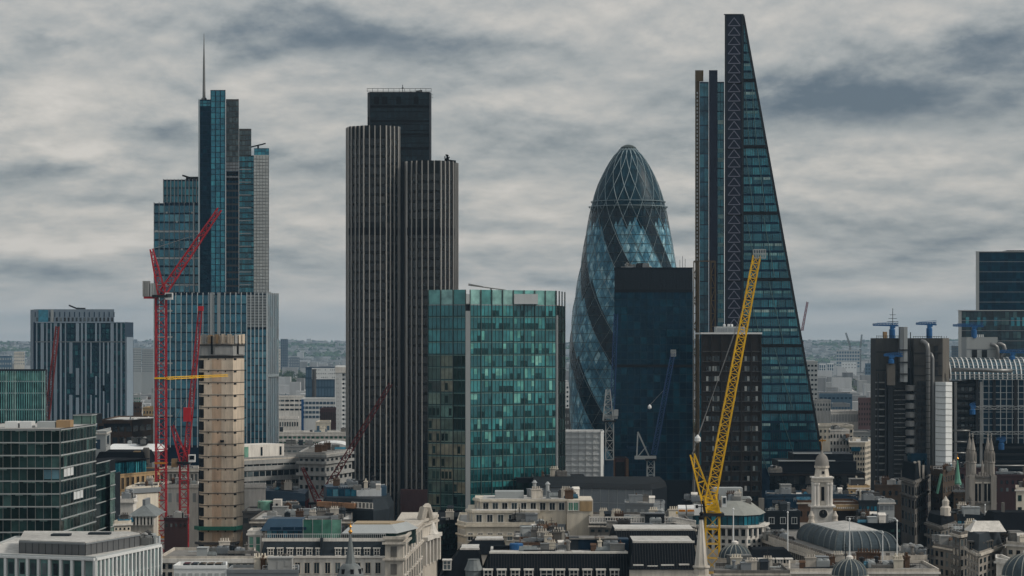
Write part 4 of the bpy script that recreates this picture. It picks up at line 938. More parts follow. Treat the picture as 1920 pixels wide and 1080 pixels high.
# ---------------------------------------------------------------- cranes
def crane(name, label, D, mast, jib, paint, mastw=2.0, jw=(1.6, 1.0), back=None, bw=None, cab=None, weight=None, hook=None, chord=.28, mat_mast=None, tip=None, rope=True, pend=None, nb=None, dy=0):
    x = lambda p: X(p, D); z = lambda p: Z(p, D); px, py0, py1 = mast
    r = thing(name, label, 'crane', (x(px), D, 0))
    if py1:
        m = MB(); zb = 0 if py1 is True else z(py1); h = z(py0) - zb; m.lattice((x(px), D, zb), (x(px), D, z(py0)), mastw, mastw, max(4, int(h / mastw)), chord); m.build('mast', K[mat_mast or paint], r)
        m = MB(); m.box(x(px) - mastw * .8, x(px) + mastw * .8, D - mastw * .8, D + mastw * .8, z(py0) - .3, z(py0) + .5); m.build('slew_ring', K['steel_d'], r)
    (a, b), (c, d) = jib; A = Vector((x(a), D, z(b))); C = Vector((x(c), D + dy, z(d))); L = (C - A).length
    m = MB(); m.lattice(A, C, jw[0], jw[1], nb or max(5, int(L / jw[0] / 1.15)), chord * .9); m.build('jib', K[paint], r)
    if back:
        (a2, b2), (c2, d2) = back; P = Vector((x(a2), D, z(b2))); Q = Vector((x(c2), D, z(d2))); w = bw or jw[0]
        m = MB(); m.lattice(P, Q, w, w * .35, max(4, int((Q - P).length / w / 1.1)), chord); m.build('a_frame', K[paint], r)
        if pend: m = MB(); m.bar(Q, A.lerp(C, pend), .1); m.bar(Q + Vector((0, .6, 0)), A.lerp(C, pend), .1); m.build('pendant_rope', K['rope'], r)
    if cab:
        a, b, c, d, mt = cab; m = MB(); m.box(x(a), x(c), D - 2.2, D - .3, z(d), z(b)); o = m.build('cab', K[mt], r)
        wbox('cab_window', o, x(a) + .3, x(c) - .2, D - 2.3, D - 2.21, z(d) + (z(b) - z(d)) * .35, z(b) - .3, K['glassd'])
    for k, wgt in enumerate(weight or ()):
        a, b, c, d, mt = wgt; n = 3
        for i in range(n):
            w_ = (x(c) - x(a)) / n; wbox('counterweight', r, x(a) + i * w_ + .04, x(a) + (i + 1) * w_ - .04, D - 1.1, D + 1.3, z(d), z(b), K[mt])
    if hook:
        (a, b), (c, d) = hook; m = MB(); m.bar((x(a), D, z(b)), (x(c), D - .3, z(d)), .12); m.build('hoist_rope', K['rope'], r)
        m = MB(); m.lathe([(.2, z(d) - 1.6), (.75, z(d) - 1.2), (.75, z(d) - .4), (.15, z(d) + .4)], x(c), D - .3, 10); m.build('hook_block', K['white'], r)
    if tip:
        a, b, c, d, mt = tip; m = MB(); x0, x1, z0, z1 = x(a), x(c), z(d), z(b)
        for zz in (z0, (z0 + z1) / 2, z1):
            for yy in (-1, 1): m.bar((x0, D + yy, zz), (x1, D + yy, zz), .14)
            for xx in (x0, x1): m.bar((xx, D - 1, zz), (xx, D + 1, zz), .14)
        for i in range(6): xx = x0 + (x1 - x0) * i / 5; m.bar((xx, D - 1, z0), (xx, D - 1, z1), .12); m.bar((xx, D + 1, z0), (xx, D + 1, z1), .12)
        m.build('tip_basket', K[mt], r)
    return r, x, z
r, x, z = crane('luffing_crane', 'tall red luffing crane with raised jib before the stepped tower', 820, (302, 556, True), ((306, 548), (412, 392)), 'red', 3.1, (2.3, 1.3), back=((304, 552), (284, 467)), bw=2.4,
      cab=(311, 549, 325, 562, 'white'), weight=((268, 527, 281, 556, 'concrete'), (282, 531, 296, 556, 'lgrey')), chord=.34, pend=.72)
for q, mt in ((709, 'yellow'), (868, 'orange'), (1007, 'orange')):
    m = MB(); m.box(x(291), x(313), 817.8, 818.2, z(q + 1.5), z(q - 1.5)); m.box(x(291), x(313), 821.8, 822.2, z(q + 1.5), z(q - 1.5)); m.build('mast_collar', K[mt], r)
m = MB(); m.lattice((x(313), 819, z(709)), (x(400), 860, z(707)), .7, .55, 16, .16); m.build('mast_tie', K['yellow'], r)
m = MB(); m.box(x(270), x(296), 819, 821.5, z(560), z(556)); m.build('counterweight_deck', K['red'], r)
r, x, z = crane('luffing_crane', 'smaller red crane with near-vertical jib left of the concrete core', 845, (345, 868, True), ((348, 866), (376, 578)), 'red', 2.7, (1.6, 1.1), back=((346, 866), (323, 798)), bw=2.6, cab=(355, 852, 367, 866, 'white'),
      weight=((322, 860, 333, 876, 'wood'),), chord=.3, pend=.5)
m = MB(); m.box(x(345), x(358), 843, 846, z(790), z(764)); m.build('ballast_box', K['red_b'], r); m = MB(); m.box(x(372), x(381), 844, 846, z(583), z(574)); m.build('jib_head', K['red_b'], r)
r, x, z = crane('luffing_crane', 'dull red crane with long slanting jib over the roofs before the ribbed tower', 905, (589, 944, True), ((604, 930), (733, 719)), 'dred', 2.4, (2.0, 1.1), back=((596, 940), (567, 876)), bw=2.0, cab=(594, 935, 606, 949, 'white'),
      weight=((565, 934, 580, 952, 'dred'),), chord=.34)
m = MB(); m.box(x(594.5), x(598), 902.6, 902.75, z(948), z(936)); m.box(x(600), x(603), 902.6, 902.75, z(948), z(936)); m.build('cab_stripe', K['red_b'], r)
crane('luffing_crane', 'thin dark red crane jib rising before the left tower of pale strips', 1180, (88, 790, True), ((88, 786), (108, 612)), 'dred', 2.4, (2.0, 1.4), chord=.42)
r, x, z = crane('luffing_crane', 'big yellow luffing crane in the foreground right of centre', 640, (1335.5, 965, True), ((1330, 950), (1419, 480)), 'yellow', 3.4, (2.5, 1.7), back=((1331, 955), (1298, 852)), bw=2.9,
      cab=(1352, 930, 361 + 1000, 950, 'white'), chord=.3, hook=((1384, 608), (1308, 818)), tip=(1413, 468, 1435, 484, 'lgrey'), pend=.9, nb=34)
for yy, a in ((637.5, 1270), (637.5, 1286)):
    m = MB(); m.tube([(x(a), yy, z(956)), (x(a + 14), yy, z(956))], 1.35, 12); o = m.build('counterweight', K['white'], r)
    m = MB(); m.box(x(a) + .1, x(a + 14) - .1, yy - 1.42, yy - 1.3, z(957.5), z(953.5)); m.build('stripe', K['orange'], o)
m = MB(); m.box(x(1268), x(1352), 638.6, 641.4, z(963.5), z(960)); m.build('counter_deck', K['yellow'], r)
m = MB(); m.box(x(1322), x(1346), 638.6, 641.4, z(958), z(947)); m.lattice((x(1336), 640, z(962)), (x(1332), 640, z(930)), 3.3, 2.6, 3, .4); m.build('machinery', K['yellow'], r)
m = MB(); m.box(x(1300), x(1316), 637.6, 639.6, z(965), z(945)); m.build('control_box', K['white'], r)
m = MB(); m.bar((x(1316), 638, z(938)), (x(1322), 638, z(965)), .5); m.build('ladder', K['black'], r)
m = MB(); m.bar((x(1297.5), 640, z(853)), (x(1295), 640, z(872)), .15); m.bar((x(1295), 640, z(872)), (x(1294), 640, z(935)), .12); m.build('winch_rope', K['black'], r)
# blue and white cranes by the black slab
r, x, z = crane('tower_crane', 'crane with blue jib on a white lattice mast by the sheeted block', 1085, (1143, 790, 862), ((1148, 770), (1155, 588)), 'dblue', 3.2, (1.8, 1.5), chord=.3, mat_mast='lgrey')
m = MB(); m.lattice((x(1140), 1085, z(788)), (x(1140), 1085, z(730)), 4.2, 1.6, 6, .4); m.build('tower_head', K['lgrey'], r); m = MB(); m.box(x(1131), x(1158), 1083.5, 1086.5, z(785), z(780)); m.box(x(1150), x(1159), 1083, 1086, z(780), z(768)); m.build('machinery_deck', K['lgrey'], r)
m = MB(); m.box(x(1133), x(1150), 1084, 1087, 0, z(862)); m.build('mast_foot', K['bluehoard'], r)
r, x, z = crane('tower_crane', 'crane with blue jib on a white mast before the black slab', 1060, (1220, 862, True), ((1226, 852), (1262, 662)), 'dblue', 2.9, (2.0, 1.5), chord=.34, mat_mast='lgrey', hook=((1246, 730), (1218, 760)), tip=(1258, 656, 1267, 668, 'lgrey'))
m = MB(); m.bar((x(1194), 1060, z(856)), (x(1196), 1060, z(810)), .5); m.bar((x(1196), 1060, z(810)), (x(1217), 1060, z(856)), .6); m.bar((x(1197), 1060, z(855)), (x(1211), 1060, z(838)), .35); m.build('a_frame', K['lgrey'], r)
m = MB(); m.box(x(1190), x(1230), 1058.5, 1061.5, z(861), z(855)); m.build('counter_deck', K['lgrey'], r)
crane('far_crane', 'small red and white far crane right of the wedge tower', 4200, (1504, 640, True), ((1504, 620), (1514, 566)), 'dred', 3, (3, 2.4), chord=.9)
crane('far_crane', 'left one of two tiny cranes over the far building site', 6050, (1594, 650, True), ((1594, 650), (1586, 624)), 'steel', 3.0, (3.0, 2.4), chord=1.1)
crane('far_crane', 'right one of two tiny cranes over the far building site', 6050, (1613, 655, True), ((1613, 652), (1616, 627)), 'steel', 3.0, (3.0, 2.4), chord=1.1)

# ---------------------------------------------------------------- middle distance, left half
def D_near(b): return b.D < 1000
def simple(name, label, pts, ytop, wall, roof='roof', depth=25, nu=8, nv=2, yv=None, win='glassd', fw=.6, fh=.6, units=0, framed=None, cat='building', group=None, ref=0, band=None, parapet=.7, face=None):
    b = block(name, label, cat, pts, ytop, wall, roof, depth, group, ref, parapet, units=units)
    if D_near(b) and wall in ('stone', 'stone_w', 'stone_d', 'cream', 'stone3', 'concrete', 'tan', 'brick', 'lgrey'): cornice(b, [b.zt - .25], .45, .4, 'stone_w' if wall in ('stone', 'stone_w', 'cream', 'lgrey') else 'stone', 'coping')
    for k, f in enumerate(b.faces):
        if face is not None and k not in face: continue
        n = nu[k] if isinstance(nu, (list, tuple)) else max(1, round(nu * f.W / max(q.W for q in b.faces)))
        if not n or not nv: continue
        z0, z1 = b.z(yv), b.zt - .8
        if framed: f.windows(n, nv, z0, z1, f.W / n * fw, (z1 - z0) / nv * fh, K[framed], K[win])
        else:
            f.grid('window', n, nv, z0, z1, K[win], fw, fh)
            if band: f.bands('band', frange(z0, z1, nv), band[0], .22, K[band[1]])
    return b
b = simple('glass_office', 'green-tinted glass office with white fins at the left edge', [(-60, 1150), (84, 1150), (88, 1165)], 697, 'dark', 'roof_l', 30, 20, 5, 800, 'glassk', .8, .85)
for q in (715, 737, 768): b.faces[0].bands('floor_band', [b.z(q)], .5, .5, K['lgrey'])
b.faces[0].fins('fin', 34, .45, .6, b.z(800), b.zt + .3, K['glassc']); b.faces[0].grid('crown_pane', 34, 1, b.z(714), b.zt - .2, K['glassgr'], .7, .9, d0=.1, d1=.2)
b = simple('brown_office', 'brown concrete office with recessed windows below the left tower', [(183, 1250), (248, 1250), (296, 1290)], 790, 'brick', 'roof_l', 30, [5, 4], 2, 836, 'glassd', .72, .5, 4)
b.faces[0].box('dark_recess', 3, b.faces[0].W - 1, .1, .3, b.z(800), b.z(794), K['black'])
b = simple('white_box_building', 'small white box building with one black side window', [(176, 900), (198, 900), (207, 925)], 812, 'lgrey', 'roof_l', 12, [0, 1], 1, 842, 'glassd', .5, .8)
b.faces[0].box('window', .3, 2.2, .02, .1, b.z(842), b.z(824), K['bluehoard'])
b = block('long_shed', 'long low shed with white roof behind the slate roofs', 'shed', [(200, 1020), (300, 1020)], 846, 'lgrey', None, 20, parapet=0); m = MB(); hip(m, b.xl, b.xr, b.y0, b.y1, b.zt, b.zt + 2.4, 1, 7, .5); m.build('roof', K['white'], b.root); roof_units(b, 5, z=b.zt + 2.4, kinds=(2, 2, 0))
b = block('slate_roofed_building', 'black slate roofed building with chimney left of the red crane', 'building', [(176, 890), (262, 890), (285, 905)], 872, 'conc_d', None, 18, parapet=0); m = MB(); hip(m, b.xl, b.xr - 1, b.y0, b.y1, b.zt, b.zt + 4.2, 1, 5, .4); m.build('roof', K['slate_d'], b.root)
m = MB(); m.box(X(250, 895), X(262, 895), 895, 898, b.zt - 2, b.zt + 4.5); m.build('chimney', K['tan'], b.root); m = MB(); m.lathe([(1.2, b.zt), (1.2, b.zt + 5), (.9, b.zt + 5.6)], X(275, 900), 899, 10); m.build('chimney', K['stone_d'], b.root)
b = block('arcaded_building', 'tan stone building with a row of dark window bays and glazed top floor', 'building', [(205, 812), (300, 840)], 893, 'tan', 'roof_d', 22, parapet=.4)
f = b.faces[0]; f.windows(10, 1, b.z(921), b.z(897), f.W / 10 * .5, 3.6, K['tan'], K['glassd']); f.windows(10, 1, b.z(945), b.z(922), f.W / 10 * .5, 3.2, K['tan'], K['glassd'])
m = MB(); f.add(m, 0, f.W * .8, -14, -1.5, b.zt, b.zt + 4.2); m.build('top_floor', K['dark'], b.root); f.grid('slat', 22, 1, b.zt + .2, b.zt + 3.9, K['glassl'], .6, 1, 0, f.W * .8, d0=-1.48, d1=-1.3)
m = MB(); f.add(m, -.5, f.W * .82, -15, -.6, b.zt + 4.2, b.zt + 4.6); m.build('top_roof', K['slate_d'], b.root)
b = simple('cream_building', 'plain cream building with grey cornice behind the red crane mast', [(236, 765), (297, 775)], 918, 'cream', 'roof_l', 18, [3], 0, 950); cornice(b, [b.zt - .5], 1.4, .5, 'grey'); roof_units(b, 3)
b = simple('white_wall_building', 'low building with blank pinkish white wall beside the dark glass block', [(214, 722), (250, 722), (256, 728)], 940, 'stone_w', 'roof_l', 14, [0, 0], 0); roof_units(b, 3, kinds=(2, 0))
b = block('columned_pavilion', 'rooftop pavilion with grey hipped roof and row of white columns', 'building', [(242, 700), (288, 700), (295, 706)], 968, 'stone', None, 12, parapet=0); f = b.faces[0]
f.grid('window', 7, 1, b.z(984), b.zt - .3, K['black'], .62, .95); f.fins('column', 7, .5, .5, b.z(985), b.zt, K['stone_w']); m = MB(); hip(m, b.xl, b.xr, b.y0, b.y1, b.zt, b.zt + 2.6, 3, 4, .7); m.build('roof', K['lead'], b.root)
m = MB(); m.box(b.xl + 3, b.xr - 3, b.y0 + 4.2, b.y1 - 4, b.zt + 2.4, b.zt + 4.2); m.build('clerestory', K['grey'], b.root)
b = simple('yellow_roof_house', 'small cream rooftop house with chimneys at the foot of the dark glass block', [(214, 660), (245, 662)], 982, 'cream', 'roof', 8, [4], 1, 996, 'glassd', .4, .5, 3)
b = simple('office_behind_cranes', 'pale stone office with tall windows between the red cranes and the core', [(300, 930), (372, 930)], 882, 'stone', 'roof', 20, [9], 1, 906, 'glassd', .6, .75, 4, framed='stone_w'); 
b = simple('white_office', 'stepped white rendered office behind the two red cranes', [(296, 890), (372, 890)], 912, 'stone_w', 'roof_l', 20, [5], 1, 950, 'lgrey', .4, .5, 5)
b = simple('red_brick_house', 'dark red brick block low behind the second red crane', [(308, 800), (352, 800)], 975, 'redbrick', 'roof', 12, [5], 1, 990, 'glassd', .4, .6, 3)
b = simple('flat_roof_block', 'low flat brownish roof block at the foot of the concrete core', [(300, 620), (478, 620)], 1048, 'stone', 'roof', 26, [14], 2, 1085, 'glassd', .6, .6, 6); cornice(b, [b.zt - .4], 1, .5, 'stone_w')
b = simple('white_roof_box', 'white roof box with skylights at the bottom, below the concrete core', [(326, 560), (425, 560)], 1066, 'white', 'roof_l', 10, [8], 1, 1085, 'lgrey', .6, .7); 
for i in range(5): wbox('skylight', b.root, X(340 + i * 15, 560), X(352 + i * 15, 560), 563, 567, b.zt + .06, b.zt + .8, K['glassd'])
b = simple('scaffolded_lobby', 'narrow green-glazed stair tower beside the mansard building', [(465, 648), (490, 648)], 1000, 'stone_w', 'roof_l', 10, [2], 3, 1050, 'glassgr', .55, .9)
b = simple('low_annex', 'low grey annex roof in front of the mansard building', [(425, 560), (560, 560)], 1074, 'grey', 'roof', 12, [10], 1, 1090, 'glassd', .5, .5, 5)

# dark glass block, left foreground
def dark_glass():
    D = 630
    b = block('dark_glass_block', 'dark green-black glass office with white floor lines, lower left', 'office building', [(-70, D), (112, D), (178, 668)], 806, 'dark', 'roof_l', 10, ref=1, parapet=.3); r = b.root
    n = 9; zs = [b.zt - i * (b.zt - b.z(1022)) / n for i in range(n + 1)]
    for k, (f, nb) in enumerate(((b.faces[0], 12), (b.faces[1], 11))):
        f.grid('pane', nb, n, zs[-1], zs[0], K['glassk'], .95, .93, d1=.1); f.bands('floor_line', zs, .28, .38, K['lgrey']); f.fins('mullion', nb, .12, .2, zs[-1], zs[0], K['steel'])
        f.grid('ceiling_strip', nb * 2, n, zs[-1] - .15, zs[0] - .15, K['glassgr2'], .9, .1, d0=.1, d1=.14, fz=1, skip=.6 if k == 0 else .25)
    f = b.faces[0]; cw = f.W / 12
    for i in range(10, 12): f.box('blue_pane', cw * i + .1, cw * (i + 1) - .1, .11, .14, zs[4] + .5, zs[3] - .4, K['glassb2'])
    f2 = b.faces[1]; cw = f2.W / 11
    for i, j in ((1, 3), (2, 3), (3, 3), (4, 5), (5, 5), (6, 5)): f2.box('blind', cw * i + .1, cw * (i + 1) - .1, .11, .14, zs[j + 1] + .8, zs[j] - .3, K['sheet'])
    # stair tower and lower wing
    t = [(178, 668), (181, 664), (196, 672), (206, 700)]
    for nm, pts, yt, yb in (('glass_stair', [(137, 668), (170, 668), (180, 674)], 778, 830), ('lower_wing', [(179, 672), (205, 690)], 870, 1022), ('corner_stair', [(206, 684), (215, 690)], 890, 1022)):
        w = [(X(p, d), d) for p, d in pts]; m = MB(); m.prism(w + [(w[-1][0], w[-1][1] + 10), (w[0][0], w[-1][1] + 10)], 0 if nm != 'glass_stair' else b.zt, Z(yt, pts[0][1])); m.build(nm, K['dark'], r)
        nz = max(3, int((Z(yt, 670) - Z(yb, 670)) / 3.3))
        for i in range(len(w) - 1):
            g = Face(r, w[i], w[i + 1]); g.grid('pane', max(1, int(g.W / 1.6)), nz, Z(yb, 670), Z(yt, 670), K['glassgr2' if nm != 'lower_wing' else 'glassk'], .9, .9, d1=.1); g.bands('floor_line', frange(Z(yb, 670), Z(yt, 670), nz), .22, .3, K['lgrey'])
    for i, (a, c, mt) in enumerate(((12, 36, 'white'), (40, 62, 'white'), (72, 106, 'lgrey'), (108, 134, 'wood'))): wbox('plant_room', r, X(a, 645), X(c, 645), 643, 648, b.zt + .06, b.zt + 1.6 + .3 * (i == 3), K[mt])
K['glassgr2'] = glass('pale_green_strip', [(0, (.06, .12, .11)), (1, (.16, .24, .21))]); K['glassb2'] = glass('blue_film_glass', [(0, (.05, .13, .17)), (1, (.09, .19, .23))])
dark_glass()
def corner_office():
    D = 545
    b = block('white_pier_office', 'office with green windows and pale piers at the bottom left corner', 'office building', [(-50, 540), (178, 530), (300, 566)], 1047, 'lgrey', 'roof_l', 20, ref=1, parapet=.4); r = b.root
    for f, nb in zip(b.faces, (11, 17)):
        z1, z0 = b.zt - .5, b.zt - 8.5
        f.grid('window', nb, 2, z0, z1, K['glassgr3'], .62, .92); f.fins('pier', nb, .55, .45, z0, z1, K['white']); f.bands('coping', [b.zt - .2], .5, .5, K['white']); f.grid('dark_window', nb, 2, z0, z1, K['glassd'], .4, .6, d0=.09, d1=.13, skip=.3)
    w = [(X(36, 542), 542), (X(160, 536), 536), (X(262, 561), 561)]; m = MB(); zt = Z(1018, 537); P = w + [(X(262, 565) - 2, 566), (X(45, 568), 568)]
    m.prism(P, b.zt, zt); m.build('plant_screen', K['grey2'], r); m = MB(); m.prism(P, zt + .004, zt + .25); m.build('screen_roof', K['roof_l'], r)
    for i in range(2):
        g = Face(r, w[i], w[i + 1]); g.fins('screen_seam', 10, .06, .08, b.zt, zt, K['steel_d'])
        g.bands('screen_rail', [zt - .15], .3, .2, K['grey'])
    for a, c, y in ((95, 130, 552), (165, 205, 556)): wbox('skylight', r, X(a, y), X(c, y), y, y + 3, zt + .26, zt + .7, K['slate'])
    roof_units(b, 7, z=b.zt + .05, x0=X(255, 560), x1=X(280, 565), y0=563, y1=566, kinds=(2, 0))
K['grey2'] = mat('dark_screen', (.10, .105, .11), var=.2, rough=.5); K['glassgr3'] = glass('green_window', [(0, (.03, .08, .075)), (.6, (.10, .20, .19)), (1, (.20, .30, .29))])
corner_office()

# ---------------------------------------------------------------- middle distance, centre left
b = simple('banded_office', 'long grey stone office with strips of dark windows right of the concrete core', [(440, 960), (565, 985)], 862, 'concrete', 'roof', 24, [11], 3, 915, 'glassd', .85, .58, 0)
f = b.faces[0]; f.bands('band', [b.zt - 1.2, b.z(880), b.z(900)], 1.6, .35, K['concrete']); m = MB(); f.add(m, 3, f.W * .82, -14, -3, b.zt, b.zt + 5); m.build('penthouse', K['stone_w'], b.root)
m = MB(); f.add(m, 0, 3, -12, -2.5, b.zt, b.zt + 5.2); f.add(m, 3.02, 9, -8, -2.4, b.zt, b.zt + 4.4); m.build('glass_penthouse', K['glassgr'], b.root); f.grid('penthouse_window', 7, 1, b.zt + .5, b.zt + 4.5, K['glassd'], .4, .8, f.W * .3, f.W * .8, d0=-2.95, d1=-2.9, skip=.6)
b = simple('corner_office', 'grey stone corner office left of the ribbed tower foot', [(560, 950), (610, 945), (660, 975)], 852, 'concrete', 'roof', 20, [5, 6], 4, 922, 'glassd', .5, .42, 5, ref=1); cornice(b, [b.zt - .6, b.z(868), b.z(890)], 1.0, .7, 'concrete', 'ledge')
b = block('arched_shed', 'white hall with shallow arched roof behind the grey corner office', 'hall', [(580, 1070), (655, 1070)], 842, 'stone_w', None, 25, parapet=0); m = MB(); n = 10
for i in range(n):
    a0, a1 = math.pi * i / n, math.pi * (i + 1) / n; cx, w = (b.xl + b.xr) / 2, (b.xr - b.xl) / 2
    m.hexa([(cx - w * math.cos(a0), b.y0, b.zt), (cx - w * math.cos(a1), b.y0, b.zt), (cx - w * math.cos(a1), b.y1, b.zt), (cx - w * math.cos(a0), b.y1, b.zt), (cx - w * math.cos(a0), b.y0, b.zt + .05 + 2.6 * math.sin(a0)), (cx - w * math.cos(a1), b.y0, b.zt + .05 + 2.6 * math.sin(a1)), (cx - w * math.cos(a1), b.y1, b.zt + .05 + 2.6 * math.sin(a1)), (cx - w * math.cos(a0), b.y1, b.zt + .05 + 2.6 * math.sin(a0))])
m.build('roof', K['white'], b.root); b.faces[0].grid('vent', 6, 1, b.zt - 3, b.zt + .5, K['glassd'], .25, .8)
b = simple('railway_viaduct', 'long pale station building with repeated glazed bays beyond the stepped tower', [(505, 1420), (660, 1420)], 812, 'stone_w', 'roof_l', 20, [18], 2, 836, 'glassgr', .6, .4, 6, cat='station'); b.faces[0].bands('band', [b.z(816), b.z(826), b.z(836)], 1.1, .5, K['stone_w'])
b = simple('terrace_block', 'low grey block with roof plant behind the grey offices', [(505, 1150), (590, 1150)], 838, 'concrete', 'roof', 25, [8], 1, 856, 'glassd', .6, .6, 6)
b = block('blue_roof_hall', 'hall with curved dark blue roof behind the small red crane', 'hall', [(480, 885), (572, 885)], 940, 'navy', None, 16, parapet=0); m = MB(); n = 8
for i in range(n):
    h0, h1 = 3.6 - 1.1 * (i / n) ** 2, 3.6 - 1.1 * ((i + 1) / n) ** 2; x0, x1 = b.xl + (b.xr - b.xl) * i / n, b.xl + (b.xr - b.xl) * (i + 1) / n
    m.hexa([(x0, b.y0, b.zt), (x1, b.y0, b.zt), (x1, b.y1, b.zt), (x0, b.y1, b.zt), (x0, b.y0 + 1, b.zt + h0), (x1, b.y0 + 1, b.zt + h1), (x1, b.y1, b.zt + h1 + .6), (x0, b.y1, b.zt + h0 + .6)])
m.build('curved_roof', K['bluehoard'], b.root); roof_units(b, 4, z=b.zt + 3.6)
simple('white_gable_building', 'blank white party wall right of the concrete core', [(455, 880), (498, 880)], 912, 'stone_w', 'roof_l', 10, [0], 0)
b = simple('glass_drum_building', 'rooftop plant with green glass drum and white stair box', [(455, 815), (572, 815)], 962, 'conc_d', 'roof', 22, [10], 1, 985, 'glassd', .7, .5, 14)
m = MB(); m.lathe([(2.6, b.zt), (2.6, b.zt + 3.2), (2.3, b.zt + 3.5)], X(498, 822), 822, 18); m.build('glass_drum', K['glassgr'], b.root); m = MB(); m.box(X(513, 820), X(528, 820), 818, 823, b.zt, b.zt + 4); m.build('stair_box', K['stone_w'], b.root); wbox('door', b.root, X(518, 820), X(522, 820), 817.8, 817.98, b.zt + .4, b.zt + 2.8, K['black'])
b = simple('roof_deck_block', 'cluttered flat roofs right behind the glass pavilion', [(470, 760), (660, 760)], 978, 'stone_d', 'roof_l', 40, [12], 1, 1000, 'glassd', .5, .6, 24)
b = block('curved_slate_building', 'low building with rounded slate roof and blue awning before the ribbed tower', 'building', [(598, 800), (700, 785), (730, 795), (738, 812)], 958, 'slate', None, 14, ref=1, parapet=0); f = b.faces[0]
m = MB(); m.prism(b.poly, b.zt, b.zt + 3.2, [(b.c[0] + (p[0] - b.c[0]) * .86, b.c[1] + (p[1] - b.c[1]) * .8) for p in b.poly]); m.build('mansard', K['slate'], b.root); f.windows(6, 1, b.zt + .2, b.zt + 2.8, .9, 1.5, K['stone_w'], K['glassd'], x0=f.W * .6)
m = MB(); f.add(m, 0, f.W * .7, -.5, 1.2, b.zt + .5, b.zt + 2.0); m.build('terracotta_parapet', K['terra'], b.root)
m = MB(); m.prism([(X(612, 806), 806), (X(715, 806), 806), (X(725, 812), 812), (X(720, 818), 820), (X(606, 818), 820)], b.zt, b.zt + 6); m.build('upper_floor', K['bluehoard'], b.root); g = Face(b.root, (X(612, 806), 806), (X(715, 806), 806)); g.grid('upper_window', 9, 1, b.zt + 2.4, b.zt + 5.6, K['glassb'], .84, .8); g.box('sheet', g.W * .55, g.W, .1, .3, b.zt + 2.5, b.zt + 5.8, K['sheet']); roof_units(b, 8, z=b.zt + 6)
simple('black_street_block', 'black glass block deep in the street left of the cream building', [(815, 745), (868, 760)], 978, 'dark', 'roof_d', 25, [14], 6, 1045, 'glassk', .8, .7, 2)
K['stone3'] = mat('grey_gothic_stone', (.27, .25, .225), var=.35, scale=.5, bump=.2); K['brick2'] = mat('umber_brick', (.065, .045, .03), var=.35, scale=.4)
# ---------------------------------------------------------------- mansard building and its corner pavilion
DORM = {}
def dormer_mesh(w, h, dp, mt):
    k = (w, h, dp, mt)
    if k not in DORM:
        m = MB(); t = .22; m.box(-w / 2 - t, -w / 2, 0, dp, 0, h); m.box(w / 2, w / 2 + t, 0, dp, 0, h); m.box(-w / 2 - t * 1.6, w / 2 + t * 1.6, -.25, dp, h, h + .3)
        m.box(-.09, .09, -.02, .2, 0, h); m.box(-w / 2 - t, w / 2 + t, -.15, .3, -.2, 0); m.box(-w / 2, w / 2, -.02, .2, h * .55, h * .55 + .12); DORM[k] = m.mesh('dormer', K[mt])
    return DORM[k]
def dormer(root, x, y, z, w=1.5, h=1.9, dp=2.2, mt='stone_w', rz=0):
    o = put('dormer', dormer_mesh(w, h, dp, mt), root, (x, y, z), rz); q = put('pane', boxmesh(w, .08, h, K['glassd']), o, (x, y, z)); q.location = (0, .12, h / 2)
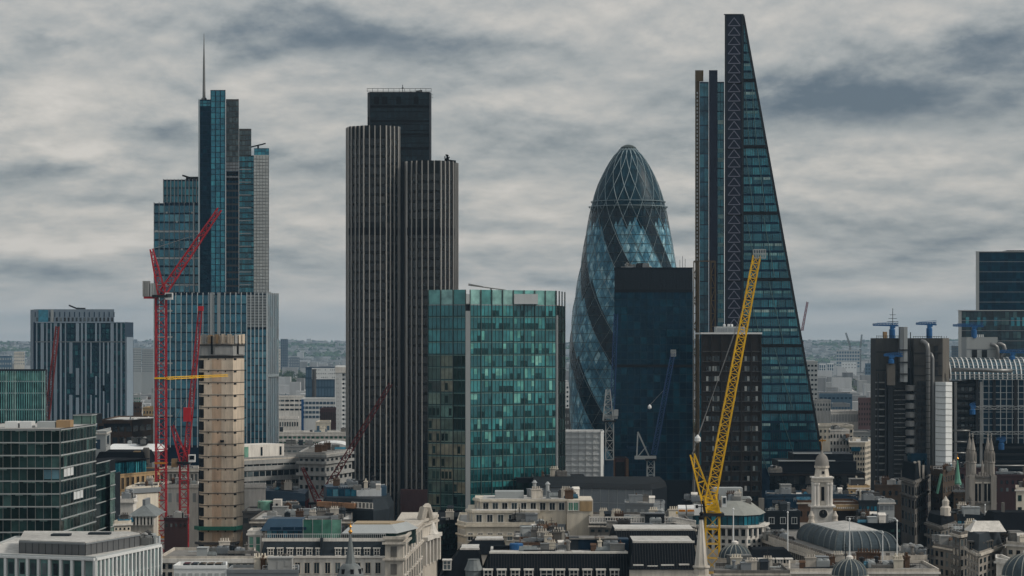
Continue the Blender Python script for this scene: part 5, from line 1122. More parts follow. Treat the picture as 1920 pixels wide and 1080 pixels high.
def mansard():
    D = 640
    b = block('mansard_building', 'long white stone building with slate mansard, dormers and corner pavilion', 'building', [(488, D), (722, D)], 1044, 'stone_w', None, 24, parapet=0); r = b.root; f = b.faces[0]; z = b.z
    f.windows(6, 1, z(1076), z(1054), 1.2, 2.6, K['stone'], K['glassd'], 1, f.W * .49); f.windows(6, 1, z(1076), z(1054), 1.2, 2.6, K['stone'], K['glassd'], f.W * .5, f.W - .5); f.windows(12, 2, z(1135), z(1083), 1.2, 2.6, K['stone'], K['glassd'], 1, f.W - .5)
    cornice(b, [b.zt], .5, .5, 'stone_w')
    m = MB(); y0 = D; zt = z(1014); m.prism([(b.xl, y0 + .4), (b.xr, y0 + .4), (b.xr, b.y1), (b.xl, b.y1)], b.zt + .1, zt, [(b.xl + .8, y0 + 2.2), (b.xr, y0 + 2.2), (b.xr, b.y1 - 2), (b.xl + .8, b.y1 - 2)]); m.build('mansard_roof', K['slate'], r)
    m = MB(); m.box(b.xl + .2, b.xr, y0 + 2.0, y0 + 2.5, zt - .3, zt + .5); m.build('ridge_parapet', K['stone_w'], r)
    q = MB(); 
    for i in range(60): xx = b.xl + 1 + (b.xr - b.xl - 1) * i / 59; q.bar((xx, y0 + 2.2, zt + .5), (xx, y0 + 2.2, zt + 1.5), .06)
    q.bar((b.xl + 1, y0 + 2.2, zt + 1.5), (b.xr, y0 + 2.2, zt + 1.5), .1); q.build('roof_railings', K['white'], r, kind='stuff')
    for i in range(12):
        if i == 6: continue
        dormer(r, X(507 + i * 18.1, D), D + .6, z(1041), 1.1, 1.5, 2)
    wbox('party_pier', r, X(600, D), X(605, D), D + .3, D + 3, z(1043), zt + .6, K['slate'])
    # glass roof pavilions behind the railing
    yb = D + 7; m = MB(); m.box(X(500, yb), X(640, yb), yb, yb + 12, zt, Z(992, yb)); m.build('terrace_room', K['dark'], r); g = Face(r, (X(500, yb), yb), (X(640, yb), yb)); g.grid('terrace_pane', 14, 1, zt + .2, Z(993, yb), K['glassb'], .85, .9); g.grid('green_pane', 4, 1, zt, Z(974, yb), K['glassgr'], .96, .98, g.W * .49, g.W, d0=.3, d1=.42)
    g.fins('green_frame', 4, .12, .5, zt, Z(973, yb), K['lgrey'], g.W * .49, g.W)
    m = MB(); a, c = X(484, yb), X(566, yb); m.hexa([(a + .5, yb - .6, Z(995, yb)), (c, yb - .6, Z(995, yb)), (c, yb + 9, Z(995, yb)), (a + 2, yb + 9, Z(995, yb)), (a + 2.3, yb + 2.5, Z(974, yb)), (c, yb + 2.5, Z(974, yb)), (c, yb + 9, Z(974, yb)), (a + 3, yb + 9, Z(974, yb))]); m.build('slanted_roof', K['bluehoard'], r)
    for i in range(3): wbox('solar_panel', r, a + 3 + i * 3.1, a + 5.8 + i * 3.1, yb - .5, yb - .3, Z(993, yb), Z(988, yb), K['navy'])
    # low hipped pavilion roof over the corner
    m = MB(); yp = D + 3; P = [(X(640, yp), yp), (X(745, yp), yp), (X(785, yp + 16), yp + 18), (X(650, yp + 16), yp + 18)]; c0 = (sum(p[0] for p in P) / 4, sum(p[1] for p in P) / 4)
    z0 = Z(1000, yp); m.prism(P, z0, z0 + 1.8, [(c0[0] + (p[0] - c0[0]) * .72, c0[1] + (p[1] - c0[1]) * .6 + 1) for p in P]); m.build('pavilion_roof', K['lgrey'], r)
    m = MB(); m.prism([(c0[0] + (p[0] - c0[0]) * .66, c0[1] + (p[1] - c0[1]) * .5 + 1) for p in P], z0 + 1.8, z0 + 2.1); m.build('roof_deck', K['wood2'], r)
    m = MB(); m.prism([(c0[0] + (p[0] - c0[0]) * .93, c0[1] + (p[1] - c0[1]) * .9) for p in P], zt - 2, z0); m.build('pavilion_glass', K['glassk'], r)
    # corner pavilion: front, then flank running back to the right
    w = [(X(722, D - 1), D - 1), (X(756, D - 1), D - 1), (X(792, 700), 700), (X(818, 720), 720)]
    m = MB(); zc = Z(1008, D); m.prism(w + [(w[-1][0], 735), (w[0][0], 735)], 0, zc); m.build('pavilion_wall', K['stone'], r)
    fa, fb, fc = [Face(r, w[i], w[i + 1]) for i in range(3)]
    for g in (fa, fb, fc):
        for zz, h, d in ((zc, .7, .6), (Z(1018, D), .5, .7), (Z(1048, D), .5, .6)): g.box('cornice', -d, g.W + d, .02, d, zz - h / 2, zz + h / 2, K['stone'])
    for zz in (Z(1033, D), Z(1066, D)): fa.box('niche', fa.W * .3, fa.W * .65, .02, .12, zz - 1.4, zz + 1.2, K['stone_d'])
    fb.windows(7, 1, Z(1043, D), Z(1022, D), 3.4, 3.2, K['stone_w'], K['glassd']); fb.windows(8, 1, Z(1078, D), Z(1053, D), 3.4, 3.4, K['stone_w'], K['glassd']); fb.windows(8, 2, Z(1135, D), Z(1085, D), 3.4, 3.4, K['stone_w'], K['glassd'])
    fc.fins('column', 4, 1.0, 1.2, Z(1060, 700), Z(1015, 700), K['stone_w']); fc.box('pediment', -.5, fc.W + .5, .02, 1.6, Z(1012, 705), Z(1005, 705), K['stone_w'])
    m = MB(); c = (X(808, 715), 712, 0); m.lathe([(2.6, Z(1008, 712)), (2.6, Z(1000, 712)), (2.2, Z(998, 712)), (1.6, Z(992, 712)), (1.0, Z(980, 712)), (.4, Z(977, 712))], c[0], c[1], 12); m.build('corner_finial', K['stone_w'], r)
    m = MB(); m.tube([(X(790, 705), 704, zc), (X(795, 705), 704, zc + 3), (X(800, 706), 706, zc + 3.4), (X(806, 708), 708, zc)], 1.2, 8); m.build('oculus_scroll', K['stone'], r)
K['wood2'] = mat('sandy_roof_deck', (.38, .30, .20), var=.2, streak=False)
mansard()

# church spires in the foreground
def lead_spire():
    D = 470; x0 = X(657, D); z = lambda p: Z(p, D)
    r = thing('lead_spire', 'slender lead church spire with gilt finial before the mansard building', 'spire', (x0, D, 0))
    m = MB(); m.box(x0 - 3.2, x0 + 3.2, D - 3.2, D + 3.2, 0, z(1083)); m.build('tower', K['stone'], r)
    m = MB(); m.lathe([(2.4, z(1083)), (2.45, z(1078)), (2.25, z(1074)), (2.1, z(1068)), (1.6, z(1060)), (1.25, z(1057))], x0, D, 16); m.build('dome', K['lead'], r, smooth=True)
    for k in range(8): a = k * math.pi / 4 + .2; m = MB(); m.box(-.3, .3, -.1, .3, -.7, .5); put('oculus', m.mesh('oculus', K['black']), r, (x0 + 2.15 * math.sin(a), D - 2.15 * math.cos(a), z(1071)), a)
    m = MB(); m.lathe([(1.1, z(1057)), (.95, z(1056)), (.85, z(1050)), (.15, z(1001))], x0, D, 8, .4); m.build('needle', K['lead'], r)
    m = MB(); m.lathe([(.15, z(1001)), (.42, z(997)), (.15, z(993)), (.12, z(990)), (.3, z(988)), (.06, z(984)), (.05, z(977))], x0, D, 10); m.bar((x0 - .5, D, z(983)), (x0 + .5, D, z(983)), .1); m.build('finial', K['gold'], r)
    for k in range(2):
        m = MB(); m.bar((x0 - 3.3 + k * 6.6, D - 3, z(1084)), (x0 - 3.3 + k * 6.6, D - 3, z(1076)), .5); m.build('pinnacle', K['stone'], r)
lead_spire()
def stone_spire():
    D = 500; x0 = X(1315, D); z = lambda p: Z(p, D)
    r = thing('stone_spire', 'grey stone obelisk spire with weathervane left of the yellow crane mast', 'spire', (x0, D, 0))
    m = MB(); m.lathe([(1.95, 0), (1.95, z(1078)), (1.5, z(1077)), (1.5, z(1066)), (1.75, z(1064)), (1.75, z(1061)), (1.35, z(1060))], x0, D, 8, math.pi / 8); m.build('stage', K['stone'], r)
    m = MB(); m.lathe([(1.28, z(1060)), (.32, z(972))], x0, D, 8, math.pi / 8); m.build('obelisk', K['stone'], r)
    for k in range(8):
        a = k * math.pi / 4 + math.pi / 8; m = MB(); m.bar((x0 + 1.3 * math.cos(a), D + 1.3 * math.sin(a), z(1060)), (x0 + .33 * math.cos(a), D + .33 * math.sin(a), z(973)), .1); m.build('arris', K['stone_w'], r)
    m = MB(); m.lathe([(.5, z(974)), (.55, z(970)), (.2, z(967)), (.45, z(963)), (.1, z(959)), (.08, z(945))], x0, D, 10); m.build('finial', K['black'], r)
    m = MB(); m.bar((x0 - .9, D, z(950)), (x0 + 1.0, D, z(950)), .15); m.box(x0 - 1.1, x0 - .6, D - .04, D + .04, z(953), z(947)); m.build('weathervane', K['black'], r)
stone_spire()

# ---------------------------------------------------------------- cream stepped building, centre
def cream_stepped():
    D = 730
    b = block('stepped_stone_building', 'cream stone building stepping up in three tiers at bottom centre', 'building', [(858, D), (873, D - 8), (1002, D - 8)], 984, 'cream', 'roof_l', 34, ref=1, parapet=.7); r = b.root
    zt = b.zt
    f0, f1 = b.faces
    f1.windows(7, 1, b.z(1015), b.z(998), 1.3, 1.9, K['stone_w'], K['glassd']); f1.windows(7, 1, b.z(1045), b.z(1020), 1.4, 2.2, K['stone_w'], K['glassd'])
    f0.windows(5, 2, b.z(1040), b.z(988), .5, 2.0, K['stone_w'], K['glassd']); cornice(b, [zt - .3, b.z(1004)], .5, .5, 'cream')
    for (p0, pa, p1, y, yt, yb, n) in ((876, 888, 1010, D + 2, 958, 984, 6), (890, 902, 1062, D + 9, 937, 960, 9)):
        w = [(X(p0, y + 6), y + 6), (X(pa, y), y), (X(p1, y), y)]; m = MB(); m.prism(w + [(w[2][0], D + 30), (w[0][0], D + 30)], zt - 1, Z(yt, y)); m.build('tier', K['cream'], r)
        g = Face(r, w[1], w[2]); g0 = Face(r, w[0], w[1]); g.windows(n, 1, Z(yb, y) + .3, Z(yt, y) - .6, 1.5, 2.0, K['stone_w'], K['glassd']); g0.windows(2, 1, Z(yb, y) + .3, Z(yt, y) - .6, .7, 2.0, K['stone_w'], K['glassd'])
        for q in (g, g0): q.box('cornice', -.4, q.W + .4, .02, .5, Z(yt, y) - .5, Z(yt, y) + .1, K['cream']); q.box('railing', 0, q.W, .3, .36, Z(yt, y) + .1, Z(yt, y) + .3, K['stone_w'])
        m = MB(); m.prism([(w[1][0] + .5, y + .8), (w[2][0] - .5, y + .8), (w[2][0] - .5, D + 29), (w[1][0] + .5, D + 29)], Z(yt, y) + .004, Z(yt, y) + .1); m.build('tier_roof', K['roof_l'], r)
    z2 = Z(937, D + 9); wbox('plant_screen', r, X(928, D + 15), X(982, D + 15), D + 14, D + 22, z2, z2 + 2.0, K['lgrey'])
    w = [(X(1062, D + 8), D + 8), (X(1112, D + 8), D + 8)]; m = MB(); m.box(w[0][0] + .1, w[1][0], D + 8, D + 28, 0, Z(938, D + 8)); m.build('east_wing', K['cream'], r); g = Face(r, *w); g.box('brick_bay', g.W * .5, g.W - .3, .02, .2, Z(962, D), Z(943, D), K['tan']); g.windows(2, 1, Z(962, D), Z(944, D), 1.2, 2.2, K['stone_w'], K['glassgr'], .5, g.W * .45)
    roof_units(b, 10, z=zt, x0=X(960, D), x1=X(1000, D), y0=D - 4, y1=D, kinds=(2, 3, 4, 1)); roof_units(b, 6, z=z2, x0=X(1000, D), x1=X(1090, D), y0=D + 12, y1=D + 26)
    for q, t in ((1003, 905), (1028, 908)): m = MB(); m.lathe([(.5, z2), (.5, Z(t + 6, D)), (.8, Z(t + 5, D)), (.2, Z(t, D))], X(q, D), D + 14, 8); m.build('vent_stack', K['lgrey'], r)
cream_stepped()
simple('black_roof_block', 'block with low black roof behind the cream stepped building', [(968, 850), (1098, 850)], 898, 'dark', 'roof_d', 25, [10], 1, 930, 'glassk', .8, .8, 5, parapet=.3)
b = block('grey_clad_hall', 'big windowless grey-clad hall with black roof below the black slab', 'hall', [(1000, 815), (1222, 800), (1250, 815)], 918, 'grey', None, 40, ref=1, parapet=0)
m = MB(); m.prism([(p[0], p[1] - .6) for p in b.poly[:3]] + b.poly[3:], b.zt, b.zt + 1.2, [(p[0] * 1.0, p[1] + (8 if i < 3 else 0)) for i, p in enumerate(b.poly)]); m.build('roof', K['roof_d'], b.root); b.faces[0].fins('seam', 14, .12, .1, 0, b.zt, K['lgrey']); b.faces[0].bands('joint', [b.z(945)], .15, .1, K['lgrey'])
b.faces[1].box('dark_end', 0, b.faces[1].W, .02, .1, 0, b.zt, K['dark'])
b = simple('grey_plant_building', 'grey curved plant box on the roofs before the grey hall', [(1172, 770), (1225, 766), (1246, 776)], 948, 'grey', 'roof_l', 8, [4, 2], 1, 970, 'lgrey', .5, .7, 2, ref=1)
b = simple('sheeted_block', 'block wrapped in white scaffold sheeting at the foot of the round tower', [(1057, 1090), (1126, 1090), (1132, 1096)], 812, 'sheet', 'roof_l', 18, [0, 0], 0, cat='scaffold'); f = b.faces[0]
for i in range(9): f.box('sheet_fold', 0, f.W, .02, .22, b.z(822 + i * 10.5), b.z(818.5 + i * 10.5), K['sheet'])
f.fins('scaffold_pole', 5, .12, .35, b.z(905), b.zt + 1, K['lgrey'])
b = block('pink_portal', 'pinkish stone frame round a dark opening beside the sheeted block', 'building', [(1150, 1095), (1176, 1095)], 860, 'redbrick', 'roof_d', 15, parapet=.3); b.faces[0].box('opening', 1.2, b.faces[0].W - 1.2, .02, .3, 0, b.z(866), K['black']); b.faces[0].fins('jamb', 1, 1.2, .5, 0, b.zt, K['brick'])
b = simple('blue_fence_block', 'narrow dark blue glazed block below the black slab', [(1176, 1098), (1215, 1098)], 842, 'navy', 'roof_d', 15, [8], 5, 905, 'glassn', .8, .8)
b = simple('terrace_building', 'roof terrace with white balustrade before the grey hall', [(1105, 705), (1262, 705), (1306, 690)], 985, 'stone_d', 'roof', 45, [12, 6], 1, 1000, 'glassd', .5, .5, 16)
q = MB()
for f in b.faces[:2]:
    n = int(f.W / .7)
    for i in range(n + 1): q.bar(f.pt(f.W * i / n, .3, b.zt + .7), f.pt(f.W * i / n, .3, b.zt + 2.2), .2)
    for zz in (.7, 2.2): q.bar(f.pt(0, .3, b.zt + zz), f.pt(f.W, .3, b.zt + zz), .3)
q.build('balustrade', K['stone_w'], b.root, kind='stuff')

# ---------------------------------------------------------------- slate roofs with dormers, bottom centre
def slate_ranges():
    D = 590
    def rng(name, label, p0, p1, yr, ye, y, dep, dpos, seams=True, mt='slate_d', run=5.5, hipl=2.5, hipr=1.0, yw=None):
        b = block(name, label, 'building', [(p0, y), (p1, y)], ye, 'stone', None, dep, parapet=0); zr = Z(yr, y + run); r = b.root
        m = MB(); m.prism([(b.xl, y - .3), (b.xr, y - .3), (b.xr, b.y1), (b.xl, b.y1)], b.zt, zr, [(b.xl + hipl, y + run), (b.xr - hipr, y + run), (b.xr - hipr, b.y1 - 2), (b.xl + hipl, b.y1 - 2)]); m.build('slate_roof', K[mt], r)
        m = MB(); m.box(b.xl + hipl - .2, b.xr - hipr + .2, y + run - .2, y + run + .5, zr - .1, zr + .35); m.build('ridge', K['stone_w'], r)
        m = MB(); m.box(b.xl + hipl, b.xr - hipr, y + run + .6, b.y1 - 2, zr + .004, zr + .1); m.build('roof_deck', K['roof_l'], r)
        if seams:
            q = MB(); n = int((b.xr - b.xl) / .62)
            for i in range(1, n):
                xx = b.xl + (b.xr - b.xl) * i / n; t = min(1, (xx - b.xl) / max(hipl, .01), (b.xr - xx) / max(hipr, .01))
                q.bar((xx, y - .32, b.zt + .06), (xx, y - .3 + (run + .3) * t, b.zt + (zr - b.zt) * t + .06), .09)
            q.build('roof_seams', K['seam'], r, kind='stuff')
        for px, pb, w in dpos: dormer(r, X(px, y), y + .6, Z(pb, y), w, 1.9, 3)
        return b, zr
    K['seam'] = mat('roof_batten', (.030, .032, .035), var=.3)
    b, zr = rng('slate_mansard_range', 'long dark slate roof with a row of white dormers at bottom centre', 898, 1186, 1037, 1092, D, 26, [(915 + i * 25.5 + (8 if i > 3 else 0), 1086, 2.4 if i == 4 else 1.6) for i in range(10)])
    roof_units(b, 14, z=zr, x0=X(985, D), x1=X(1170, D), y0=D + 8, y1=D + 20); wbox('skylight', b.root, X(925, 604), X(955, 604), 603, 606, zr, zr + 1.0, K['slate_d'])
    m = MB(); m.box(X(1070, 600), X(1180, 600), 603, 609, zr, zr + 2.6); m.build('rooftop_shelter', K['navy'], b.root); m = MB(); m.box(X(1068, 600), X(1160, 600), 602, 610, zr + 2.6, zr + 2.9); m.build('shelter_roof', K['roof'], b.root)
    m = MB(); m.lathe([(1.6, zr), (1.6, zr + 1.4), (1.4, zr + 1.6)], X(968, 604), 604, 14); m.build('water_tank', K['blue'], b.root)
    b, zr = rng('slate_mansard_range', 'higher dark ribbed slate roof behind the stone obelisk spire', 1180, 1312, 1017, 1068, D - 4, 26, [(1197, 1077, 1.6), (1224, 1079, 1.6), (1252, 1077, 2.2), (1283, 1076, 1.6)], hipl=1.2, hipr=1)
    b, zr = rng('slate_mansard_range', 'upper dark slate roof with white ridge behind the higher ribbed roof', 1148, 1312, 994, 1022, 650, 26, [], hipl=1)
    b, zr = rng('slate_gable_building', 'steep black slate roof with one white dormer left of the long slate roof', 822, 905, 1030, 1085, D + 8, 22, [(838, 1068, 1.5), (890, 1078, 1.5)], False, run=6, hipl=5)
    b, zr = rng('slate_gable_building', 'black slate roof slope below the cream stepped building', 862, 950, 1012, 1040, 660, 18, [], False, run=5, hipl=4)
    m = MB(); c = (X(888, D), D + 3); zz = Z(1072, D); m.lathe([(1.9, zz - 8), (1.9, zz), (2.2, zz + .1), (1.7, zz + 1.2), (1.3, zz + 2.4), (1.4, zz + 2.6)], c[0], c[1], 12); o = m.build('cupola', K['lead'], b.root)
slate_ranges()
b = simple('rooftop_plant_house', 'cluttered rooftop plant with white cabins before the cream stepped building', [(965, 665), (1070, 660)], 1012, 'stone_d', 'roof_l', 22, [9], 1, 1030, 'glassd', .5, .5, 26)
b = simple('curved_brick_building', 'brown curved parapet wall and flat roofs behind the long slate roof', [(975, 640), (1080, 640)], 1022, 'brick', 'roof', 18, [6], 1, 1040, 'glassd', .3, .3, 12)
# ---------------------------------------------------------------- right of the yellow crane
def dome(name, label, px, D, yb, yt, rpx, drum=6, ribs=16):
    x0 = X(px, D); z = lambda p: Z(p, D); s = D / F; r = thing(name, label, 'dome', (x0, D, 0)); rad_ = rpx * s; H = z(yt) - z(yb)
    m = MB(); m.lathe([(rad_ * 1.18, 0), (rad_ * 1.18, z(yb) - drum * s), (rad_ * 1.08, z(yb) - drum * s + .1), (rad_ * 1.08, z(yb) - .3), (rad_ * 1.12, z(yb))], x0, D, 28); m.build('drum', K['stone'], r)
    m = MB(); m.lathe([(rad_ * math.cos(a), z(yb) + H * math.sin(a)) for a in frange(0, 1.45, 10)], x0, D, 28); m.build('shell', K['lead2'], r, smooth=True)
    for k in range(ribs):
        m = MB(); th = 2 * math.pi * k / ribs; p = [(x0 + rad_ * 1.01 * math.cos(a) * math.cos(th), D + rad_ * 1.01 * math.cos(a) * math.sin(th), z(yb) + H * 1.01 * math.sin(a)) for a in frange(0, 1.45, 8)]
        for a, c in zip(p, p[1:]): m.bar(a, c, .16)
        m.build('rib', K['lead3'], r)
    m = MB(); m.lathe([(.8, z(yt) - .3), (.8, z(yt) + .5), (.3, z(yt) + .8)], x0, D, 10); m.build('cap', K['stone_w'], r)
    return r
K['lead3'] = mat('pale_lead_roof', (.26, .27, .25), var=.25, scale=.4, rough=.6); K['lead2'] = mat('blue_grey_lead', (.05, .068, .08), var=.5, scale=.6, rough=.6, spec=.12)
dome('ribbed_dome', 'ribbed grey dome right of the yellow crane mast', 1378, 600, 1045, 1020, 30, 9)
dome('ribbed_dome', 'ribbed grey dome with flagpole at the bottom edge, right of centre', 1593, 560, 1078, 1048, 33)
dome('ribbed_dome', 'large blue-grey ribbed dome in the bottom right corner', 1925, 540, 1078, 1038, 46)
def pole(label, px, D, y0, y1, flag=None):
    r = thing('flagpole', label, 'flagpole', (X(px, D), D, Z(y0, D))); m = MB(); m.tube([(X(px, D), D, Z(y0, D)), (X(px, D), D, Z(y1, D))], [.16, .1], 6); m.lathe([(.2, Z(y1, D)), (.25, Z(y1, D) + .25), (.05, Z(y1, D) + .45)], X(px, D), D, 8); m.build('pole', K['white'], r)
    if flag:
        m = MB(); n = 8
        for i in range(n):
            t0, t1 = i / n, (i + 1) / n; f = lambda t: (X(px, D) + .15 + t * 1.6, D + .35 * math.sin(t * 7), Z(flag, D) - 2.0 * t); h = 1.7
            a, c = f(t0), f(t1); m.quad(a, c, (c[0], c[1], c[2] - h), (a[0], a[1], a[2] - h))
        o = m.build('flag', K['white'], r); m = MB()
        for i in range(n):
            t0, t1 = i / n, (i + 1) / n; f = lambda t: (X(px, D) + .15 + t * 1.6, D - .03 + .35 * math.sin(t * 7), Z(flag, D) - 2.0 * t - .7); a, c = f(t0), f(t1); m.quad(a, c, (c[0], c[1], c[2] - .35), (a[0], a[1], a[2] - .35))
        m.box(X(px, D) + .8, X(px, D) + 1.05, D + .12, D + .2, Z(flag, D) - 2.9, Z(flag, D) - 1.0); m.build('red_cross', K['red_b'], o)
pole('white flagpole rising from the ribbed dome by the yellow crane', 1375, 600, 1021, 956)
pole('white flagpole on the stone roof left of the clock tower', 1477, 612, 1034, 962)
pole('white flagpole on the dome at the bottom edge', 1593, 560, 1050, 975)
pole('white flagpole right of the bottom dome', 1655, 590, 1070, 1000)
pole('white flagpole at the right end of the long barrel roof', 1682, 590, 1070, 978)
pole('white flagpole with a red cross flag before the twin pinnacled tower', 1847, 700, 1000, 948, 957)
pole('thin white flagpole right of the red cross flag', 1858, 700, 1000, 960)
def curved_classic():
    D = 735; r = thing('rounded_stone_building', 'white stone building with grey hipped roofs and rounded colonnade', 'building', (X(1370, D), D + 10, 0)); z = lambda p: Z(p, D)
    pts = [(1285, D + 14), (1300, D), (1400, D - 4), (1428, D), (1437, D + 10)]; w = [(X(p, d), d) for p, d in pts]
    m = MB(); m.prism(w + [(w[-1][0], D + 30), (w[0][0], D + 30)], 0, z(985)); m.build('wall', K['stone_w'], r)
    up = [(a + (.6 if i < 2 else -.6), d + 2.5) for i, (a, d) in enumerate(w)]
    m = MB(); m.prism(up + [(w[-1][0] - 1, D + 29), (w[0][0] + 1, D + 29)], z(985), z(966)); m.build('attic', K['dark'], r)
    for i in range(4):
        f = Face(r, w[i], w[i + 1]); n = max(1, round(f.W / 1.9)); f.grid('window', n, 1, z(1004), z(990), K['glassd'], .6, .9); f.fins('column', n, .5, .55, z(1005), z(987), K['stone_w']); f.box('cornice', -.4, f.W + .4, .02, .9, z(988), z(984), K['stone_w'])
        f.grid('lower_window', n, 2, z(1030), z(1008), K['glassd'], .5, .6)
        g = Face(r, up[i], up[i + 1]); n = max(1, round(g.W / 1.5)); g.grid('attic_window', n, 1, z(985), z(967), K['glassl'], .8, .9)
    m = MB(); P = up + [(w[-1][0] - 1, D + 29), (w[0][0] + 1, D + 29)]; c = (sum(p[0] for p in P) / 7, D + 15); m.prism([(c[0] + (p[0] - c[0]) * 1.06, p[1] - .5) for p in P], z(966), z(944), [(c[0] + (p[0] - c[0]) * .62, c[1] + (p[1] - c[1]) * .3) for p in P]); m.build('hipped_roof', K['lead3'], r)
    for px, y in ((1405, D + 10), (1432, D + 14), (1352, D + 6)): wbox('chimney', r, X(px, D), X(px + 10, D), y, y + 2, z(985), z(940), K['stone_d'])
    wbox('roof_cabin', r, X(1345, D), X(1402, D), D + 16, D + 22, z(945), z(921), K['lgrey'])
    b = B(); b.root = r; b.zt = z(944)
    roof_units(b, 9, z=z(946), x0=X(1300, D), x1=X(1400, D), y0=D + 12, y1=D + 18)
K['lead3'] = mat('pale_lead_roof', (.26, .27, .25), var=.25, scale=.4, rough=.6)
curved_classic()
def dark_steps():
    D = 915; b = block('black_stepped_office', 'black stepped office with white roof edges behind the clock tower', 'office building', [(1443, D), (1622, D)], 888, 'dark', 'roof_d', 30, parapet=.3); r = b.root
    for p0, p1, y, yt in ((1460, 1606, D + 5, 865), (1488, 1600, D + 10, 851)):
        wbox('tier', r, X(p0, y), X(p1, y), y, D + 30, b.zt, Z(yt, y), K['dark']); wbox('white_edge', r, X(p0 - 1, y), X(p1 - 40, y), y - .4, y + 1, Z(yt, y), Z(yt - 2, y), K['lgrey'])
    f = b.faces[0]; f.grid('pane', 16, 2, b.z(925), b.z(892), K['glassq'], .92, .9); roof_units(b, 6, x0=b.xl + 1, x1=X(1460, D), y0=D + 2, y1=D + 4, kinds=(0, 2)); f.bands('band', [b.zt - .4], .5, .3, K['brown'])
dark_steps()
b = simple('blue_hoarding_block', 'long dark blue clad block behind the clock tower', [(1436, 870), (1640, 870)], 930, 'bluehoard', 'roof_l', 20, [14], 1, 960, 'navy', .9, .9, 10)
b = simple('brown_brick_block', 'narrow brown brick block left of the clock tower', [(1496, 800), (1522, 800)], 942, 'brick', 'roof', 10, [2], 1, 980, 'glassd', .3, .3, 2)
b = simple('slate_clad_house', 'small slate-clad house with white windows left of the clock tower', [(1436, 770), (1500, 770)], 962, 'slate', 'roof', 12, [3], 1, 985, 'glassd', .4, .6, 6, framed='white')
b = simple('gateway_building', 'brown building with tan lettered fascia right of the clock tower', [(1562, 810), (1612, 810)], 945, 'brick', 'roof', 16, [0], 0, 985); f = b.faces[0]
f.box('fascia', 0, f.W, .02, .5, b.z(957), b.z(946), K['tan']); m = MB()
for i in range(9): f.add(m, 1.2 + i * .62, 1.55 + i * .62, .52, .6, b.z(953.5), b.z(950.5))
m.build('fascia_letters', K['stone_w'], b.root, kind='stuff'); f.box('dark_gate', 1, f.W - 1, .02, .2, b.z(990), b.z(958), K['brown'])
b = simple('slate_office', 'dark glazed rooftop office right of the brown gateway', [(1610, 800), (1645, 800), (1662, 812)], 942, 'slate', 'roof_l', 22, [5, 3], 3, 985, 'glassb', .6, .6, 8)
b = simple('tan_roof_house', 'tan rendered rooftop cabin above the long blue block', [(1590, 880), (1630, 880)], 914, 'tan', 'roof', 10, [3], 1, 926, 'glassd', .3, .4, 4)
b = simple('white_cabin', 'white plant cabin high above the street, right of the barrel roof', [(1648, 780), (1677, 780)], 942, 'lgrey', 'roof_l', 8, [3], 1, 958, 'grey', .7, .7)
b = simple('dark_roofed_building', 'dark low building left of the sooty corner block', [(1600, 745), (1690, 745)], 985, 'slate_d', 'roof_d', 22, [8], 2, 1010, 'glassk', .6, .5, 12)
b = simple('white_flats', 'white stepped flats behind the black stepped office', [(1592, 1180), (1622, 1180), (1642, 1215)], 832, 'cream', 'roof_l', 25, [6, 8], 7, 905, 'glassd', .5, .5, 4); b.faces[0].box('glass_dormer', 1, 5, .02, .5, b.z(846), b.z(838), K['glassb'])
b = simple('white_flats', 'pale flats with square windows left of the stepped white flats', [(1556, 1230), (1592, 1230)], 808, 'stone_w', 'roof', 25, [6], 3, 850, 'glassd', .45, .5, 3)

